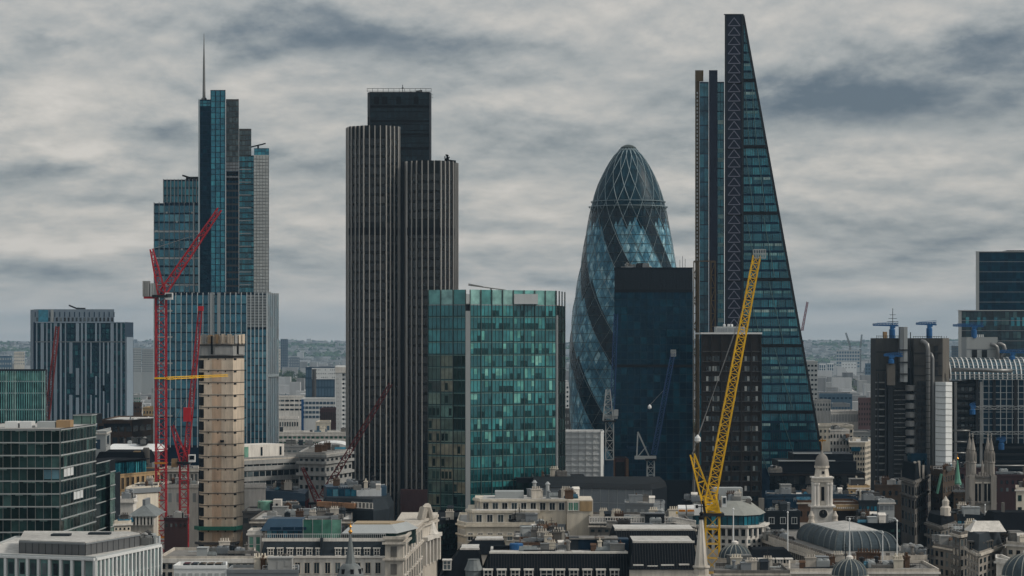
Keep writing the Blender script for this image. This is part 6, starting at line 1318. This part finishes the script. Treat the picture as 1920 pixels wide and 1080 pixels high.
# ---------------------------------------------------------------- exchange building: clock tower and barrel roof
def exchange():
    D = 765; x0 = X(1541, D); z = lambda p: Z(p, D); s = D / F
    r = thing('clock_tower', 'white stone clock tower with domed top and gilt weathervane', 'clock tower', (x0, D, 0))
    w = 24 * s
    wbox('base', r, x0 - w, x0 + w, D - w, D + w, 0, z(985), K['stone']); m = MB(); hw = w * .86
    m.prism([(x0 - hw, D - hw), (x0 + hw, D - hw), (x0 + hw, D + hw), (x0 - hw, D + hw)], z(985), z(950), [(x0 - hw * .9, D - hw * .9), (x0 + hw * .9, D - hw * .9), (x0 + hw * .9, D + hw * .9), (x0 - hw * .9, D + hw * .9)]); m.build('clock_stage', K['stone_w'], r)
    for sx in (-1, 1):
        m = MB(); m.lathe([(1.0, z(985)), (1.1, z(978)), (.75, z(972)), (.9, z(966)), (.5, z(961)), (.3, z(957))], x0 + sx * w * .92, D - hw, 10); m.build('scroll', K['stone'], r)
    m = MB(); m.lathe([(9.4 * s, 0), (9.4 * s, .25), (8 * s, .3)], 0, 0, 28); o = m.mesh('clock_face', K['stone_w']); c = put('clock_face', o, r, (x0, D - hw * .96, z(962))); c.rotation_euler = (rad(90), 0, 0)
    m = MB(); m.lathe([(8 * s, .3), (8 * s, .34), (.1, .35)], 0, 0, 28); q = put('dial', m.mesh('dial', K['black']), c, (0, 0, 0)); q.location = (0, 0, 0)
    m = MB()
    for k in range(12): a = k * math.pi / 6; m.bar((6.4 * s * math.cos(a), 6.4 * s * math.sin(a), .38), (7.6 * s * math.cos(a), 7.6 * s * math.sin(a), .38), .14, .05)
    m.bar((0, 0, .42), (0, 5.8 * s, .42), .16, .05); m.bar((0, 0, .45), (-.5 * s, 4 * s, .45), .22, .05); q = put('hands', m.mesh('hands', K['stone_d']), c, (0, 0, 0)); q.location = (0, 0, 0)
    wbox('cornice', r, x0 - w * .98, x0 + w * .98, D - w * .98, D + w * .98, z(950), z(947), K['stone_w'])
    b = 17.5 * s * .82; wbox('belfry_core', r, x0 - b, x0 + b, D - b, D + b, z(947), z(903), K['stone'])
    for sx in (-1, 1):
        for t in (1.0, .62): m = MB(); m.lathe([(.55, z(947)), (.5, z(944)), (.45, z(910)), (.6, z(907)), (.6, z(904))], x0 + sx * b * 1.05 * t, D - b * 1.12, 10); m.build('column', K['stone_w'], r)
        for t in (.4, -.6): m = MB(); m.lathe([(.55, z(947)), (.45, z(944)), (.45, z(910)), (.6, z(904))], x0 + sx * b * 1.12, D + t * b, 10); m.build('column', K['stone_w'], r)
    wbox('belfry_opening', r, x0 - .45, x0 + .45, D - b - .1, D - b + .1, z(938), z(912), K['black'])
    wbox('entablature', r, x0 - b * 1.28, x0 + b * 1.28, D - b * 1.28, D + b * 1.28, z(903), z(896), K['stone']); wbox('entablature_cornice', r, x0 - b * 1.42, x0 + b * 1.42, D - b * 1.42, D + b * 1.42, z(896), z(893.5), K['stone_w'])
    m = MB(); m.lathe([(b * 1.05, z(893.5)), (b * .98, z(890)), (b * .85, z(878)), (b * 1.0, z(877)), (b * 1.02, z(873))], x0, D, 8, math.pi / 8); m.build('drum', K['stone'], r); wbox('drum_opening', r, x0 - .2, x0 + .5, D - b * .95, D - b * .8, z(888), z(883), K['black'])
    m = MB(); R0 = 13.4 * s; m.lathe([(R0, z(873)), (R0 * .98, z(868)), (R0 * .9, z(862)), (R0 * .72, z(856)), (R0 * .45, z(852)), (R0 * .2, z(850)), (R0 * .14, z(846)), (.1, z(844))], x0, D, 20); m.build('dome', K['stone_d2'], r, smooth=True)
    m = MB(); m.bar((x0, D, z(846)), (x0, D, z(824)), .14); m.bar((x0 - .8, D, z(826)), (x0 + 1.2, D, z(826)), .3, .4); m.bar((x0 + .1, D, z(829)), (x0 + .1, D, z(822)), .3); m.build('weathervane', K['gold'], r)
    # main building
    D2 = 670
    b = block('exchange_building', 'stone exchange building with long lead barrel roof beside the street', 'building', [(1418, 745), (1560, 660), (1735, 665)], 1052, 'stone', 'roof', 60, ref=1, parapet=0); r2 = b.root
    for f in b.faces:
        n = round(f.W / 2.3); f.box('cornice', -.6, f.W + .6, .02, .9, b.zt - .9, b.zt - .1, K['stone']); f.box('balustrade', -.3, f.W + .3, .1, .6, b.zt, b.zt + 1.2, K['stone']); f.fins('pilaster', n, .6, .35, b.zt - 12, b.zt - 1, K['stone_d']); f.grid('window', n, 2, b.zt - 12, b.zt - 1.5, K['glassd'], .35, .6); f.grid('merlon', n, 1, b.zt + 1.2, b.zt + 1.9, K['stone_d'], .4, 1, d0=.1, d1=.6)
    zb = b.zt + .2; H = Z(983, 715) - zb
    C = [(X(1494, 733), 733), (X(1566, 690), 690), (X(1685, 690), 690), (X(1612, 738), 738)]; c0 = (sum(p[0] for p in C) / 4, sum(p[1] for p in C) / 4)
    def ring(t): k = 1 - .30 * (1 - math.cos(t * math.pi / 2)); return [(c0[0] + (p[0] - c0[0]) * k, c0[1] + (p[1] - c0[1]) * k) for p in C], zb + H * .86 * math.sin(t * math.pi / 2)
    m = MB(); n = 9
    for i in range(n): (A, za), (Bq, zb2) = ring(i / n), ring((i + 1) / n); m.prism(A, za, zb2, Bq, cap=False)
    m.build('barrel_roof', K['lead2'], r2)
    A, za = ring(1); m = MB(); m.prism(A, za, za + H * .2, [(c0[0] + (p[0] - c0[0]) * .12, c0[1] + (p[1] - c0[1]) * .5) for p in C]); m.build('barrel_crown', K['roof_l'], r2)
    for s_ in (0, 1):
        for u in frange(0, 1, 7):
            m = MB(); prev = None
            for i in range(n + 1):
                A, za = ring(i / n); p, q = A[s_], A[s_ + 1]; pt = Vector((p[0] + (q[0] - p[0]) * u, p[1] + (q[1] - p[1]) * u - .05, za + .05))
                if prev: m.bar(prev, pt, .28)
                prev = pt
            m.build('barrel_rib', K['lead'], r2)
        A, za = ring(1); m = MB(); m.bar((*A[s_], za + .1), (*A[s_ + 1], za + .1), .5); m.build('barrel_kerb', K['lgrey'], r2)
    roof_units(b, 10, x0=X(1450, 720), x1=X(1480, 720), y0=725, y1=740, kinds=(0, 2, 3)); roof_units(b, 6, x0=X(1695, 690), x1=X(1725, 690), y0=675, y1=690, kinds=(2, 0))
K['stone_d2'] = mat('grey_stone_dome', (.21, .20, .185), var=.3)
exchange()
b = simple('stone_attic_block', 'weathered stone attic with dark slate roof and white dormers right of the yellow crane', [(1395, 600), (1500, 600)], 1062, 'stone', None, 18, [8], 1, 1085, 'glassd', .5, .6, 0); m = MB(); hip(m, b.xl, b.xr, b.y0, b.y1, b.zt, b.zt + 3.5, 2.5, 5, .3); m.build('slate_roof', K['slate_d'], b.root)
for i in range(5): dormer(b.root, X(1412 + i * 17, 600), 600.3, b.zt + .2, 1.1, 1.3, 2)
b = simple('stone_parapet_block', 'flat stone roof with railings before the exchange building', [(1480, 575), (1760, 575)], 1072, 'stone', 'roof', 22, [18], 1, 1095, 'glassd', .4, .6, 16)
b = simple('courtyard_building', 'low grey roofs at the bottom between spire and dome', [(1340, 565), (1480, 565)], 1075, 'stone_d', 'roof', 18, [10], 1, 1095, 'glassd', .5, .6, 9)

# ---------------------------------------------------------------- street canyon, right
b = simple('corner_block', 'sooty stone corner block with tall mansard left of the street', [(1690, 905), (1715, 880), (1748, 930)], 905, 'stone_d', None, 22, [4, 10], 4, 1010, 'glassd', .45, .6, 0, ref=1); m = MB(); m.prism(b.poly, b.zt, b.zt + 6, [(b.c[0] + (p[0] - b.c[0]) * .8, b.c[1] + (p[1] - b.c[1]) * .84) for p in b.poly]); m.build('mansard', K['slate_d'], b.root); cornice(b, [b.zt, b.zt - 5], .6, .6, 'stone_d'); wbox('glass_lantern', b.root, X(1708, 900), X(1738, 900), 900, 908, b.zt + 5, b.zt + 9, K['glassn'])
for k in range(3): wbox('chimney', b.root, X(1716 + 11 * k, 890), X(1720 + 11 * k, 890), 892 + 4 * k, 894 + 4 * k, b.zt, b.zt + 6.5, K['stone'])
b = simple('dark_brick_tower_block', 'tall dark brown brick block with copper roof flank in the street', [(1745, 900), (1768, 885), (1790, 900)], 885, 'brick2', 'roof_d', 16, [4, 5], 5, 990, 'glassd', .35, .5, 2, ref=1); m = MB(); m.bar((X(1757, 884), 884, b.z(925)), (X(1765, 884), 884, b.z(888)), 3.2, .4); m.build('copper_flank', K['copper'], b.root)
b = simple('brick_wall_block', 'dark brown brick wall block right of the copper-flanked one', [(1788, 890), (1822, 890)], 927, 'brick2', 'roof_d', 20, [3], 3, 960, 'glassd', .3, .4, 2)
b = simple('sooty_bank_block', 'sooty stone block with slate roof and pale urn in the street bend', [(1738, 800), (1765, 780), (1792, 800)], 990, 'stone_d', None, 14, [4, 4], 4, 1070, 'glassd', .45, .6, 0, ref=1); cornice(b, [b.zt, b.z(1012)], .7, .8, 'stone_d'); m = MB(); m.prism(b.poly, b.zt, b.zt + 3.2, [(b.c[0] + (p[0] - b.c[0]) * .78, b.c[1] + (p[1] - b.c[1]) * .8) for p in b.poly]); m.build('slate_roof', K['slate_d'], b.root)
m = MB(); m.lathe([(1.6, b.zt + 3), (1.6, b.zt + 5.5), (1.0, b.zt + 6), (1.1, b.zt + 7.5), (.5, b.zt + 8.2), (.1, b.zt + 9)], X(1771, 792), 790, 10); m.build('stone_urn', K['stone'], b.root)
b = simple('street_house', 'narrow dark stone house with flat roof in the street', [(1752, 735), (1790, 722), (1800, 740)], 1030, 'stone_d', 'roof', 16, [4, 2], 3, 1085, 'glassd', .45, .6, 4, ref=1)
b = simple('grey_stone_front', 'grey stone front with rows of windows facing the street', [(1786, 680), (1800, 672), (1850, 690)], 1003, 'stone_d', 'lead', 14, [2, 7], 4, 1085, 'glassd', .5, .62, 8, ref=1); cornice(b, [b.zt - .4], .6, .6, 'stone'); 
b = simple('pale_stone_front', 'pale stone front with many windows and white roof top right of the street', [(1812, 650), (1835, 630), (1880, 655)], 1040, 'stone3', None, 16, [4, 6], 3, 1090, 'glassd', .5, .6, 0, ref=1); cornice(b, [b.zt], .6, .7, 'stone'); m = MB(); m.prism(b.poly, b.zt, b.zt + 4.5, [(b.c[0] + (p[0] - b.c[0]) * .8, b.c[1] + (p[1] - b.c[1]) * .8) for p in b.poly]); m.build('steep_roof', K['slate'], b.root)
for k in range(4): dormer(b.root, X(1822 + k * 13, 640), 637 + abs(k - 1) * 3, b.zt + .6, 1.0, 1.6, 2.5, 'stone_d')
m = MB(); a = (X(1835, 650), 645); m.prism([(a[0] - 3, a[1]), (a[0] + 6, a[1]), (a[0] + 6, a[1] + 9), (a[0] - 3, a[1] + 9)], b.zt + 4.4, b.zt + 6.8, [(a[0] - 1, a[1] + 4), (a[0] + 5, a[1] + 4), (a[0] + 5, a[1] + 5), (a[0] - 1, a[1] + 5)]); m.build('sheeted_roof', K['stone_w'], b.root)
b = simple('gothic_hall', 'grey stone hall with steep slate gable and arched windows at the right edge', [(1850, 690), (1905, 682), (1960, 690)], 1000, 'stone3', None, 16, [8, 6], 1, 1020, 'black', .4, .8, 0, ref=1)
m = MB(); hip(m, b.xl, b.xr, b.y0, b.y1, b.zt, b.zt + 5, 2, 7, .3); m.build('slate_roof', K['slate_d'], b.root); m = MB(); m.box(X(1880, 690), X(1884, 690), 690, 692, b.zt, b.zt + 7.5); m.build('chimney', K['stone_d'], b.root)
b = simple('stone_gable_house', 'pale flat-roofed stone house above the corner dome at the right edge', [(1888, 640), (1960, 632)], 1020, 'stone', 'lead', 14, [5], 2, 1060, 'glassd', .5, .5, 4)
b = simple('white_side_building', 'plain white side wall left of the corner dome', [(1868, 575), (1905, 568)], 1052, 'stone_w', 'roof_l', 10, [0], 0)
b = simple('brown_brick_range', 'long dark red brick range behind the twin pinnacled tower', [(1862, 960), (1990, 960)], 893, 'redbrick', 'roof_d', 20, [12], 2, 925, 'glassd', .4, .5, 6)
b = simple('cream_flank', 'cream building edge at the right border below the vault', [(1905, 800), (1990, 800)], 918, 'cream', 'roof', 14, [6], 3, 990, 'glassk', .5, .5, 3)
b = simple('dark_market_building', 'dark brick roofs between the street and the steel building', [(1775, 1000), (1870, 1000)], 880, 'redbrick', 'roof_d', 25, [8], 2, 920, 'glassd', .4, .5, 8)
b = simple('low_dark_building', 'dark low roofs below the steel service building', [(1640, 985), (1745, 985)], 912, 'brick2', 'roof_d', 30, [9], 2, 950, 'glassd', .4, .5, 12)
b = simple('blue_roof_shop', 'blue-black glazed roofs in the street before the twin pinnacled tower', [(1795, 740), (1850, 735)], 968, 'slate', 'lead', 20, [6], 1, 990, 'glassb', .7, .6, 10)
def pinnacle_tower():
    D = 870; x0 = X(1838, D); z = lambda p: Z(p, D); s = D / F; r = thing('pinnacled_church_tower', 'gothic stone church tower with tall corner pinnacles', 'church tower', (x0, D, 0)); w = 24 * s
    wbox('shaft', r, x0 - w, x0 + w, D - w, D + w, 0, z(893), K['stone3'])
    f = Face(r, (x0 - w, D - w), (x0 + w, D - w))
    for i in (-1, 1):
        c = w + i * w * .36
        for t in (-.55, .55): f.box('lancet', c + t - .42, c + t + .42, .02, .12, z(938), z(906), K['black'])
        f.box('mullion', c - .12, c + .12, .02, .3, z(940), z(904), K['stone']); f.box('hood', c - 1.2, c + 1.2, .02, .35, z(905), z(902.5), K['stone'])
    for zz in (z(893), z(942), z(921)): f.box('string_course', -.5, 2 * w + .5, .02, .5, zz - .25, zz + .25, K['stone_d']) if zz != z(921) else None
    for t in (.16, 1.84): f.box('buttress', w * t - .9, w * t + .9, .02, .8, 0, z(890), K['stone3'])
    for i in range(9): f.box('battlement', w * 2 * i / 9 + .15, w * 2 * i / 9 + .75, -.6, .2, z(893), z(884 if i % 2 else 888), K['stone3'])
    for sx in (-1, 1):
        for sy in (-1, 1):
            xx, yy = x0 + sx * (w - 1.2), D + sy * (w - 1.2); m = MB(); m.lathe([(1.25, z(893)), (1.2, z(868)), (1.4, z(867)), (.95, z(863)), (.8, z(845)), (.95, z(843)), (.15, z(820)), (.3, z(818)), (.04, z(810))], xx, yy, 8, math.pi / 8); m.build('pinnacle', K['stone3'], r)
            for k in range(8): a = k * math.pi / 4; q = MB(); q.lathe([(.2, z(866)), (.16, z(850)), (.02, z(845))], xx + 1.1 * math.cos(a), yy + 1.1 * math.sin(a), 5); q.build('crocket', K['stone3'], r)
    m = MB(); m.lathe([(.5, z(890)), (.4, z(872)), (.1, z(862))], x0, D - w + .3, 6); m.build('centre_pinnacle', K['stone3'], r)
def green_spire():
    D = 930; x0 = X(1795.5, D); z = lambda p: Z(p, D); s = D / F; r = thing('green_copper_spire', 'small green copper spire left of the pinnacled church tower', 'spire', (x0, D, 0))
    wbox('tower', r, x0 - 10 * s, x0 + 10 * s, D - 10 * s, D + 10 * s, 0, z(924), K['brick2']); wbox('ledge', r, x0 - 11 * s, x0 + 11 * s, D - 11 * s, D + 11 * s, z(924), z(922), K['copper'])
    m = MB(); m.lathe([(7 * s, z(922)), (7 * s, z(907)), (8 * s, z(906))], x0, D, 8, math.pi / 8); m.build('lantern', K['copper'], r)
    for k in range(8): a = k * math.pi / 4; m = MB(); m.box(-.35, .35, -.06, .06, -1.1, 1.1); put('louvre', m.mesh('louvre', K['black']), r, (x0 + 6.6 * s * math.sin(a), D - 6.6 * s * math.cos(a), z(915)), a)
    m = MB(); m.lathe([(7.6 * s, z(906)), (5.2 * s, z(898)), (.12, z(862))], x0, D, 8, math.pi / 8); m.build('spire', K['copper'], r); m = MB(); m.lathe([(.1, z(863)), (.45, z(860)), (.1, z(857)), (.04, z(850))], x0, D, 8); m.build('finial', K['gold'], r)
pinnacle_tower(); green_spire()
# ---------------------------------------------------------------- far city seen in the gaps
def far(name, label, p0, p1, yt, D, wall, nu, nv, yv, win='glassb', fw=.6, fh=.55, depth=30, group=None, band=None, cat='building'):
    return simple(name, label, [(p0, D), (p1, D)], yt, wall, 'roof', depth, [nu], nv, yv, win, fw, fh, 0, None, cat, group, 0, band, .8)
far('far_tower', 'distant dark blue-grey tower block on the skyline right of the stepped tower', 526, 540, 636, 6400, 'fargrey', 4, 12, 692, 'navy', .5, .6, cat='tower')
far('far_block', 'distant grey block beside the dark far tower', 541, 562, 671, 6300, 'fargrey', 6, 4, 692, 'lgrey', .4, .6)
far('far_tower', 'distant beige tower half hidden by the stepped tower', 512, 526, 655, 6200, 'cream', 4, 6, 690, 'grey', .4, .4, cat='tower')
b = far('far_hospital', 'distant white and deep blue hospital block with small windows', 573, 632, 690, 2350, 'bluehoard', 10, 3, 744, 'bluewin', .8, .8)
b.faces[0].box('white_upper_wall', b.faces[0].W * .2, b.faces[0].W, .05, .6, b.z(711), b.zt, K['white']); b.faces[0].grid('small_window', 14, 3, b.z(711), b.zt, K['navy'], .3, .3, b.faces[0].W * .2, d0=.6, d1=.7, skip=.4)
m = MB(); m.lathe([(2.0, 0), (1.8, Z(692, 2300))], X(589, 2300), 2300, 10); m.top('far_chimney', K['conc_d'], 'dark chimney stack before the blue and white hospital', 'chimney', (X(589, 2300), 2300, 0))
b = far('white_slab_tower', 'white striped slab tower at the left edge of the ribbed tower', 629, 665, 688, 1720, 'white', 4, 15, 815, 'glassd', .8, .4, cat='tower'); b.faces[0].fins('white_fin', 5, .6, 1.2, 0, b.zt, K['white'], 0, b.faces[0].W * .33); b.faces[0].box('plain_top', 0, b.faces[0].W, .1, 1.4, b.z(699), b.zt, K['stone_w'])
far('far_office', 'long white office with strip windows right of the stepped tower', 516, 570, 745, 1950, 'stone_w', 6, 3, 772, 'glassd', .8, .4)
b = far('far_office', 'white and pale blue office with blue end wall right of the stepped tower', 565, 632, 749, 1760, 'white', 10, 4, 786, 'bluewin', .82, .55); b.faces[0].box('blue_end', 0, 1.6, .05, .5, 0, b.zt, K['blue'])
far('far_brick_hall', 'distant dark brick hall left of the white slab tower', 600, 630, 768, 1640, 'redbrick', 9, 1, 790, 'brown', .5, .8)
far('far_warehouse', 'low white house right of the stepped tower, below the strip-window office', 514, 560, 786, 1600, 'stone_w', 10, 1, 802, 'glassd', .5, .6); far('far_warehouse', 'cream low house with dark doorway below the distant brick hall', 592, 620, 793, 1560, 'cream', 3, 1, 810, 'bluewin', .5, .6)
for k, (a, c, y) in enumerate(((240, 265, 653), (266, 292, 655))): far('far_slab_block', ('left', 'right')[k] + ' of two pale gridded slab blocks right of the left tower', a, c, y, 3600, 'lgrey', 9, 10, 698, 'grey', .75, .45, cat='flats')
far('far_brick_terrace', 'distant brown brick terrace right of the left tower', 238, 266, 758, 1700, 'brick', 6, 2, 775, 'glassd', .4, .5); far('far_yellow_house', 'small ochre house right of the left tower foot', 268, 290, 766, 1650, 'tan', 4, 1, 778, 'glassd', .4, .5); far('far_teal_house', 'pale green block in the far gap right of the left tower', 246, 264, 742, 1900, 'lgrey', 4, 2, 756, 'glassgr', .5, .5)
far('far_flats', 'pale concrete flats tower just right of the wedge tower', 1513, 1533, 679, 1750, 'lgrey', 3, 10, 770, 'glassd', .6, .4, cat='tower'); 
for k, (a, c, y) in enumerate(((1536, 1548, 683), (1551, 1563, 682))): far('far_flats', ('left', 'right')[k] + ' of two blue and white flats blocks in the right gap', a, c, y, 4700, 'white', 3, 4, 710, 'bluewin', .7, .85, cat='flats')
b = far('far_site', 'distant building site frame under two tiny cranes', 1568, 1612, 657, 6000, 'lgrey', 9, 5, 690, 'bluewin', .7, .6); far('far_white_block', 'white block below the distant building site', 1578, 1606, 680, 5700, 'white', 5, 2, 692, 'grey', .4, .4)
far('far_brick_block', 'dark red brick block with grid of windows left of the steel building', 1609, 1648, 750, 1500, 'redbrick2', 8, 5, 800, 'brown', .45, .5); far('far_blue_shed', 'long flat blue roofed shed in the right gap', 1536, 1598, 741, 1950, 'bluewin', 8, 1, 750, 'navy', .6, .5)
far('far_colonnade', 'low white building with column front in the right gap', 1558, 1609, 773, 1520, 'stone_w', 18, 1, 792, 'grey', .55, .85); far('far_glass_roof', 'grey glazed low block above the white column front', 1560, 1594, 759, 1600, 'grey', 6, 1, 770, 'bluewin', .8, .7); far('far_terrace', 'row of pale low houses right of the wedge tower', 1526, 1558, 752, 1650, 'concrete', 6, 2, 772, 'glassd', .4, .5)
far('far_blue_block', 'distant blue block at the left edge of the steel building', 1622, 1648, 682, 5200, 'bluewin', 5, 3, 702, 'navy', .6, .6); far('far_terrace', 'white and tan low houses behind the pale flats', 1535, 1600, 800, 1330, 'cream', 8, 2, 825, 'glassd', .4, .45); far('far_terrace', 'grey roofed low block left of the steel building foot', 1600, 1642, 812, 1350, 'grey', 6, 1, 828, 'glassd', .5, .5)
far('far_block', 'blue-grey far block at the left border', -10, 22, 668, 5000, 'bluewin', 7, 3, 695, 'lgrey', .5, .4); far('far_block', 'beige far block left of the left tower', 26, 46, 660, 5600, 'cream', 5, 4, 685, 'grey', .5, .4)
far('far_tower', 'tiny pale tower right of the steel building before the blue-black tower', 1784, 1797, 650, 2400, 'fargrey', 4, 5, 676, 'bluewin', .6, .6, cat='tower')
far('far_dock_block', 'white far block at the right side of the green glass block', 1056, 1072, 720, 1900, 'white', 3, 5, 765, 'glassd', .6, .4); far('far_dock_block', 'dark lattice-fronted far block below the white far block', 1054, 1076, 770, 1700, 'conc_d', 5, 3, 812, 'lgrey', .3, .5)
# scattered low buildings in each gap: individuals near, one mass beyond
gaps = [(-30, 60), (236, 294), (516, 656), (1054, 1078), (1500, 1650), (1780, 1800)]
gapn = ('left of the left tower', 'between the left tower and the tall red crane', 'between the stepped and ribbed towers', 'between the green block and the round tower', 'between the wedge tower and the steel building', 'beside the blue-black tower')
coln = dict(white='white', stone_w='off-white', cream='cream', concrete='grey', brick='brown brick', lgrey='pale grey', fargrey='blue-grey', stone='stone', bluewin='blue', redbrick2='plum brick')
walls = ('white', 'stone_w', 'cream', 'concrete', 'brick', 'lgrey', 'fargrey', 'stone', 'bluewin', 'redbrick2')
TM = {}
def house_mesh(k, wl):
    if (k, wl) not in TM:
        rg = random.Random(k * 31); w, d, h = rg.uniform(9, 26), rg.uniform(9, 16), rg.uniform(6, 17); m = MB(); m.box(-w / 2, w / 2, -d / 2, d / 2, 0, h)
        if k % 2: m.prism([(-w / 2 - .4, -d / 2 - .4), (w / 2 + .4, -d / 2 - .4), (w / 2 + .4, d / 2 + .4), (-w / 2 - .4, d / 2 + .4)], h, h + 3.5, [(-w / 2 + 1, -.3), (w / 2 - 1, -.3), (w / 2 - 1, .3), (-w / 2 + 1, .3)]); m.box(w * .2, w * .2 + 1.2, -1, 1, h, h + 5)
        else: m.box(-w * .3, w * .1, -d * .2, d * .3, h, h + 2.6); m.box(-w / 2 - .2, w / 2 + .2, -d / 2 - .2, -d / 2 + .2, h, h + .8)
        q = MB(); nu, nv = max(2, int(w / 3.2)), max(1, int(h / 3.6))
        for i in range(nu):
            for j in range(nv): x0 = -w / 2 + w * (i + .25) / nu; q.box(x0, x0 + w / nu * .5, -d / 2 - .08, -d / 2 - .02, h * (j + .3) / nv, h * (j + .75) / nv, t=R.random())
        TM[k, wl] = (m.mesh('house', K[wl]), q.mesh('windows', K['glassd']))
    return TM[k, wl]
n = 0
for gi, (a, c) in enumerate(gaps):
    for i in range(int((c - a) * .42)):
        D = 2100 * (5200 / 2100) ** R.random(); px = R.uniform(a, c); loc = (X(px, D), D + R.uniform(-10, 10), 0)
        hk, wl = R.randrange(12), R.choice(walls); me, wn = house_mesh(hk, wl)
        r = thing('far_house', f'tiny far {coln[wl]} {("flat-roofed", "pitched-roof")[hk % 2]} house {gapn[gi]}', 'house', loc, f'far roofs {gapn[gi]}'); rz = R.uniform(-.5, .5); r.rotation_euler = (0, 0, rz)
        o = put('wall', me, r, loc); w_ = put('windows', wn, r, loc); w_['kind'] = 'stuff'; n += 1
m = MB(); tr = MB()
for i in range(23000):
    D = 2400 * (13400 / 2400) ** (R.random() ** .8); px = R.uniform(-140, 2060); x, y = X(px, D), D
    if math.sin(x / 260 + 1.3 * math.sin(y / 700)) * math.sin(y / 420 + x / 900) > (.4 if y < 6000 else .72) or R.random() < .07:
        for _ in range(3):
            p = Vector((x + R.uniform(-25, 25), y + R.uniform(-30, 30), terrain(x, y) + R.uniform(4, 8))); w, h = R.uniform(7, 14), R.uniform(4, 7)
            a = R.uniform(0, 1); P = [p + Vector((w * math.cos(a + k * 1.2566) * R.uniform(.7, 1.1), w * math.sin(a + k * 1.2566), R.uniform(-3, 1))) for k in range(5)]; top = p + Vector((R.uniform(-2, 2), 0, h)); tt = R.random()
            for k in range(5): tr.quad(P[k], P[(k + 1) % 5], top, t=tt)
    else:
        w, d, h = R.uniform(8, 36), R.uniform(8, 20), R.uniform(5, 15) * (1 if R.random() < .94 else 2.4) * (1 if y < 8000 else .6); m.box(x - w / 2, x + w / 2, y - d / 2, y + d / 2, terrain(x, y) - 2, terrain(x, y) + h, t=R.random())
m.top('far_city', K['farmix'], 'mass of tiny hazy roofs of the far city below the horizon', 'city', (0, 3000, 0), kind='stuff')
tr.top('far_woods', mat('far_foliage', (.05, .085, .045), obr=.5, var=.3, scale=.05), 'hazy green tree masses among the far city roofs', 'trees', (0, 3000, 0), kind='stuff')
# trees in the gaps
def crown_mesh(seed):
    rg = random.Random(seed); m = MB()
    cl = [(rg.uniform(-2.6, 2.6), rg.uniform(-2.6, 2.6), rg.uniform(3.5, 9.5), rg.uniform(1.3, 2.4)) for _ in range(16)]
    for cx, cy_, cz, cr in cl:
        for _ in range(34):
            v = Vector((rg.gauss(0, 1), rg.gauss(0, 1), rg.gauss(0, .8))).normalized() * cr * rg.uniform(.6, 1.1); p = Vector((cx, cy_, cz)) + v; s = rg.uniform(.3, .6)
            a = Vector((rg.gauss(0, 1), rg.gauss(0, 1), rg.gauss(0, 1))).normalized(); b_ = a.orthogonal().normalized(); m.quad(p - a * s, p + b_ * s * .7, p + a * s, p - b_ * s * .7, t=rg.random())
    return m.mesh('crown', K['leaf'])
def trunk_mesh():
    m = MB(); m.tube([(0, 0, 0), (.1, 0, 3), (0, .1, 6)], [.45, .32, .15], 7)
    for a in range(4): m.tube([(0, 0, 3 + .5 * a), (1.7 * math.cos(a * 1.7), 1.7 * math.sin(a * 1.7), 5.5 + .6 * a)], [.2, .06], 5)
    return m.mesh('trunk', K['bark'])
K['leaf'] = mat('leaves', (.045, .075, .022), var=.3, obr=.4, rough=.6); K['bark'] = mat('bark', (.06, .045, .03))
crowns = [crown_mesh(i) for i in range(4)]; tm = trunk_mesh()
def tree(px, D, s, label, group):
    loc = (X(px, D), D, 0); r = thing('tree', label, 'tree', loc, group); r.scale = (s, s, s); r.rotation_euler = (0, 0, R.uniform(0, 6)); put('trunk', tm, r, loc); put('crown', R.choice(crowns), r, loc)
for i in range(26): tree(R.uniform(514, 602), R.uniform(4200, 5800), R.uniform(1.6, 2.5), 'tree in the far wood right of the stepped tower', 'trees right of the stepped tower')
for i in range(30): tree(R.uniform(1545, 1650), R.uniform(3300, 4500), R.uniform(1.4, 2.1), 'tree in the far park left of the steel building', 'trees left of the steel building')
tree(572, 2500, 1.4, 'yellow-green tree among low houses right of the stepped tower', None); tree(580, 2480, 1.2, 'small rounded tree beside the yellow-green one', None)
for i in range(9): tree(R.uniform(238, 290), R.uniform(2250, 3000), R.uniform(.9, 1.5), 'tree among the houses right of the left tower', 'trees right of the left tower')
# street surface of the canyon
m = MB(); P = [(X(1735, 640), 640), (X(1790, 640), 640), (X(1762, 860), 870), (X(1742, 860), 870)]; m.quad(*[(a, c, .02) for a, c in P]); m.top('road', mat('asphalt', (.05, .05, .05), var=.3), None, None, (0, 0, 0), kind='structure')
